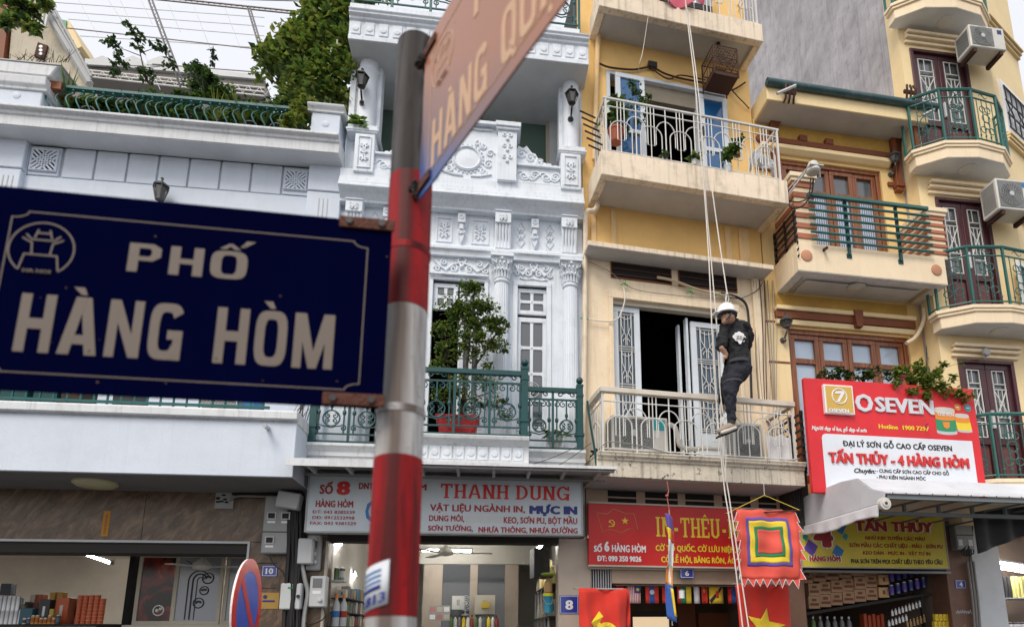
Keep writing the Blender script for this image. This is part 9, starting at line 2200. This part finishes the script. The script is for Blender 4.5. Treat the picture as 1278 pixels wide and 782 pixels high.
def street_sign(F,u0,z0,W,H,words,par,ink,enamel,k=0,word2=None):
    pl=MB()
    r=.012; pts=[]
    for (cx,cz,s) in ((u0+W-r,z0+r,-90),(u0+W-r,z0+H-r,0),(u0+r,z0+H-r,90),(u0+r,z0+r,180)):
        for i in range(5): t=math.radians(s+90*i/4); pts.append((cx+math.cos(t)*r,cz+math.sin(t)*r))
    pl.prism(pts,k-.003,k); plate_=pl.build('enamel_plate',enamel,par,bev=.0008)
    X=lambda fx:u0+W*fx; Z=lambda fz:z0+H*fz
    tl=fr(28,263.5); tr=fr(443,292.5); rt=fr(459,310); rb=fr(446.6,471); br=fr(427,486)
    mx=tr[0]; my=br[1]; top=tl[1]; dx=rt[0]-mx; dz=top-rt[1]; dx=(dx+.0); 
    L_=[(1-rt[0],0)]
    l=1-rt[0]; 
    path=[]
    def a2(cx,cz,rx,rz,s,e_): return [(cx+math.cos(math.radians(s+(e_-s)*i/8))*rx,cz+math.sin(math.radians(s+(e_-s)*i/8))*rz) for i in range(9)]
    R_=rt[0]; Lf=l; T_=top; B_=my
    path+=a2(R_,T_,dx,dz,180,270)+a2(R_,B_,dx,dz,90,180)+a2(Lf,B_,dx,dz,0,90)+a2(Lf,T_,dx,dz,270,360)
    P_=[(X(x),Z(z)) for x,z in path]; n=len(P_); w_=.0017; m=MB()
    for i in range(n):
        p,q=Vector(P_[i]),Vector(P_[(i+1)%n]); dd_=(q-p).normalized()*w_*.5; nn=Vector((-dd_.y,dd_.x)); p=p-dd_; q=q+dd_
        m.prism([tuple(p+nn),tuple(q+nn),tuple(q-nn),tuple(p-nn)],k+.0001,k+.0006+.00002*(i%3))
    m.build('border_line',ink,plate_)
    cnt=[0]
    def draw(s,x0,x1,zb,zt,gap,widths={},marks={}):
        ws=[widths.get(c,1.0) if c!=' ' else .55 for c in s]; tot=sum(ws)+gap*(len(s)-1); sc=(x1-x0)/tot; x=x0; m=MB()
        for i,c in enumerate(s):
            w_=ws[i]*sc
            if c!=' ':
                for pg_ in GL[c]:
                    cnt[0]+=1; m.prism([(X(x+px_*w_),Z(zb+(zt-zb)*pz_)) for px_,pz_ in pg_],k+.0001,k+.0006+.00004*(cnt[0]%5))
            if i in marks:
                cx=x+w_/2; h=(zt-zb)
                for mk in marks[i]:
                    if mk=='grave': pg_=[(-.5,1.17),(-.05,1.17),(.12,1.04),(-.14,1.04)]
                    if mk=='hatl': pg_=[(-.48,1.06),(-.18,1.06),(.02,1.18),(-.04,1.28)]
                    if mk=='hatr': pg_=[(.48,1.06),(.18,1.06),(-.02,1.18),(.04,1.28)]
                    if mk=='acute': pg_=[(.42,1.16),(.62,1.16),(1.1,1.40),(.70,1.40)]
                    if mk=='dot': pg_=[(-.14,-.22),(.14,-.22),(.14,-.08),(-.14,-.08)]
                    cnt[0]+=1; m.prism([(X(cx+px_*w_*.62),Z(zb+h*pz_)) for px_,pz_ in pg_],k+.0001,k+.0006)
            x+=w_+gap*sc
        m.build('lettering',ink,plate_)
    aa=fr(14.8,439.4); bb_=fr(414,459.8); ct=fr(27.8,367); hh=ct[1]-aa[1]; z_b=(aa[1]+bb_[1])/2; 
    if words!='HÒM': z_b-=.085; aa=(aa[0]-.03,aa[1]); bb_=(bb_[0]-.03,bb_[1])
    if words=='HÒM': draw('HANG HOM',aa[0],bb_[0],z_b,z_b+hh,.22,{'M':1.28,'A':1.12},{1:['grave'],6:['grave']})
    else: draw('HANG QUAT',aa[0],bb_[0],z_b,z_b+hh,.22,{'A':1.12},{1:['grave'],7:['dot']})
    pa=fr(157.5,339.4); pb_=fr(307,348.6); pt_=fr(161,304)
    draw('PHO',pa[0],pb_[0],(pa[1]+pb_[1])/2,(pa[1]+pb_[1])/2+(pt_[1]-pa[1]),.22,{'O':1.12},{2:['hatl','hatr','acute']})
    # round gate emblem
    c=fr(52,311); cu,cz=X(c[0]),Z(c[1]); ru=(fr(93,314)[0]-fr(11,308)[0])/2*W; lw=.0022; m=MB()
    def ln(pts,w_=lw):
        for i,(p,q) in enumerate(zip(pts,pts[1:])):
            p,q=Vector(p),Vector(q); d_=(q-p).normalized()*w_*.5; n_=Vector((-d_.y,d_.x)); p=p-d_*.6; q=q+d_*.6; cnt[0]+=1
            m.prism([tuple(p+n_),tuple(q+n_),tuple(q-n_),tuple(p-n_)],k+.0001,k+.0006+.00003*(cnt[0]%4))
    ln([(cu+math.sin(t)*ru,cz-math.cos(t)*ru) for t in [math.radians(38+284*i/30) for i in range(31)]])
    S=lambda x,y:(cu+x*ru,cz+y*ru)
    ln([S(-.60,-.78),S(-.50,-.22),S(.50,-.22),S(.60,-.78)]); ln([S(-.28,-.20),S(-.32,.22),S(-.62,.38)]); ln([S(.28,-.20),S(.32,.22),S(.62,.38)])
    ln([S(-.52,.52),S(-.34,.34),S(.34,.34),S(.52,.52)]); ln([S(-.26,.42),S(-.18,.72)]); ln([S(.26,.42),S(.18,.72)]); ln([S(-.22,.60),S(.22,.60)]); 
    m.build('gate_emblem',ink,plate_)
    lettering(par,'HA NOI',cu-ru*.42,cz-ru*.92,ru*.84,ru*.13,k,ink,.03).parent=par
    # dents, chips of enamel
    rg=random.Random(int(u0*100)); m=MB()
    for i in range(16):
        x,z,r=u0+W*rg.random(),z0+H*rg.random(),rg.uniform(.0008,.0022); m.prism([(x+math.cos(t*1.05)*r*rg.uniform(.6,1.2),z+math.sin(t*1.05)*r*rg.uniform(.6,1.2)) for t in range(6)],k+.0007,k+.0009)
    m.build('enamel_chip',M['rust'],plate_)
    return plate_
ink=paint('shaded_white_enamel',(.14,.112,.092),.6,samt=.4,stain=(.11,.085,.065),bump=.03,bscale=300,vary=.1)  # letter colour darkened to carry the shade on this backlit plate
navy=paint('deep_navy_enamel',(.0012,.0018,.019),.6,samt=.3,stain=(.0005,.0005,.004),bump=.05,bscale=200,vary=.3,spec=.0)
s1=thing('street_sign','big dark navy street sign with a gate emblem, reading toward the left edge','street sign',FS,SU1,SZ0,0)
street_sign(FS,SU0,SZ0,SW,SH,'HÒM',s1,ink,navy)
rs=paint('rusty_strap',(.10,.028,.014),.75,samt=.6,stain=(.025,.012,.01),bump=.6,bscale=150,vary=.3)
zt_=g(455,280)[1]; zl=g(437,499)[1]
for z,x0 in ((zt_,424),(zl,403)):
    uu=g(x0,280 if z==zt_ else 495)[0]; MB().box(uu,SU1+.004,z-.010,z+.010,.0008,.005).build('steel_strap',rs,s1,bev=.001)
    c=pp(z); m=MB(); m.lathe([(RP+.0006,-.006),(RP+.0018,-.006),(RP+.0018,.006),(RP+.0006,.006)],c[0],z,c[2],28); m.build('pole_clamp',red_p if z>pz(391) else wh_p,s1)
    MB().lathe([(.006,0),(.006,.004),(1e-6,.004)],uu+.016,z,.005,6,'k').lathe([(.006,0),(.006,.004),(1e-6,.004)],SU1-.016,z,.005,6,'k').build('bolt',M['plastic_dark'],s1)
# second plate, turned toward the right of the camera
o2_=EYEV+ray(523,232)*(DP+.01)/ray(523,232).y
F2=Fr((o2_.x,o2_.y),-54.5); 
zb2=F2.P(530,240)[1]; 
def enamel_blend():
    m,t,b=nodes('blue_to_orange_enamel'); L=t.links.new; tc=N(t,'ShaderNodeTexCoord'); sx=N(t,'ShaderNodeSeparateXYZ'); L(tc.outputs['Object'],sx.inputs[0])
    ad=N(t,'ShaderNodeMath',operation='MULTIPLY_ADD'); ad.inputs[1].default_value=1.6; L(sx.outputs[2],ad.inputs[0]); L(sx.outputs[0],ad.inputs[2])
    n=N(t,'ShaderNodeTexNoise',Scale=9.0,Detail=7.0,Roughness=.6); L(tc.outputs['Object'],n.inputs[0]); a2=N(t,'ShaderNodeMath',operation='MULTIPLY_ADD'); a2.inputs[1].default_value=.16; L(n.outputs[0],a2.inputs[0]); L(ad.outputs[0],a2.inputs[2])
    r=N(t,'ShaderNodeValToRGB'); e_=r.color_ramp.elements; e_[0].position=.17; e_[0].color=(.006,.05,.24,1); e_[1].position=.50; e_[1].color=(.34,.12,.042,1); x=e_.new(.30); x.color=(.15,.075,.075,1)  # blends from blue at the lower pole end to orange further up and out
    L(a2.outputs[0],r.inputs[0]); L(r.outputs[0],b.inputs['Base Color']); b.inputs['Roughness'].default_value=.45; b.inputs['Coat Weight'].default_value=.3; return m
s2=thing('street_sign','blue and orange street sign jutting over the camera at the top','street sign',F2,0,zb2,0)
ink2=paint('yellowed_white_enamel',(.58,.36,.21),.45,samt=.35,stain=(.40,.22,.12),bump=.03,vary=.12)
street_sign(F2,.0,zb2,SW,SH,'QUAT',s2,ink2,enamel_blend())
for f in (.07,.93):
    z=zb2+SH*f; c3=pp(z); cw=FS.w(c3[0],z,c3[2]); cu,cz,ck=F2.uvk(cw)
    MB().box(-.028,.05,z-.009,z+.009,.0008,.004).box(-.03,.0,z-.006,z+.006,-.004,.006).build('steel_strap',rs,s2,bev=.001)
    m=MB(); rg=random.Random(int(f*10))
    for i in range(9): m.tube([(-.02+rg.uniform(-.01,.03),z+rg.uniform(-.015,.015),rg.uniform(-.01,.012)) for _ in range(4)],.0022,5)
    m.build('binding_wire',M['dark2'],s2)
# no-stopping sign at the kerb, seen edge on
FN=Fr((ray(311,740)*(5.4/ray(311,740).y)).to_tuple()[:2],101)
cu,cz=0,(EYEV+ray(312,757)*(5.4/ray(312,757).y)).z
ns=thing('no_parking_sign','round red and blue no parking sign seen at a slant before the marble pier','road sign',FN,0,0,0)
Rn=.40
MB().lathe([(Rn,-.004),(Rn,0),(Rn*.74,0),(Rn*.74,-.004)],0,cz,0,40,'k').build('red_ring',flatcol('reflective_red',(.70,.015,.01),.35),ns)
MB().lathe([(Rn*.74,-.003),(Rn*.74,-.001),(1e-6,-.001)],0,cz,0,40,'k').build('blue_disc',flatcol('reflective_blue',(.03,.10,.60),.35),ns)
MB().prism([(-Rn*.60,cz+Rn*.46),(-Rn*.46,cz+Rn*.60),(Rn*.60,cz-Rn*.46),(Rn*.46,cz-Rn*.60)],-.0005,.001).build('red_slash',bpy.data.materials['reflective_red'],ns)
MB().lathe([(Rn*.99,-.02),(Rn*.99,-.005),(1e-6,-.005)],0,cz,0,40,'k').build('back_plate',M['ywhite'],ns)
MB().tube([(0,0,-.05),(0,cz+Rn*.9,-.05)],.03,12).build('post',M['plastic_lgrey'],ns)
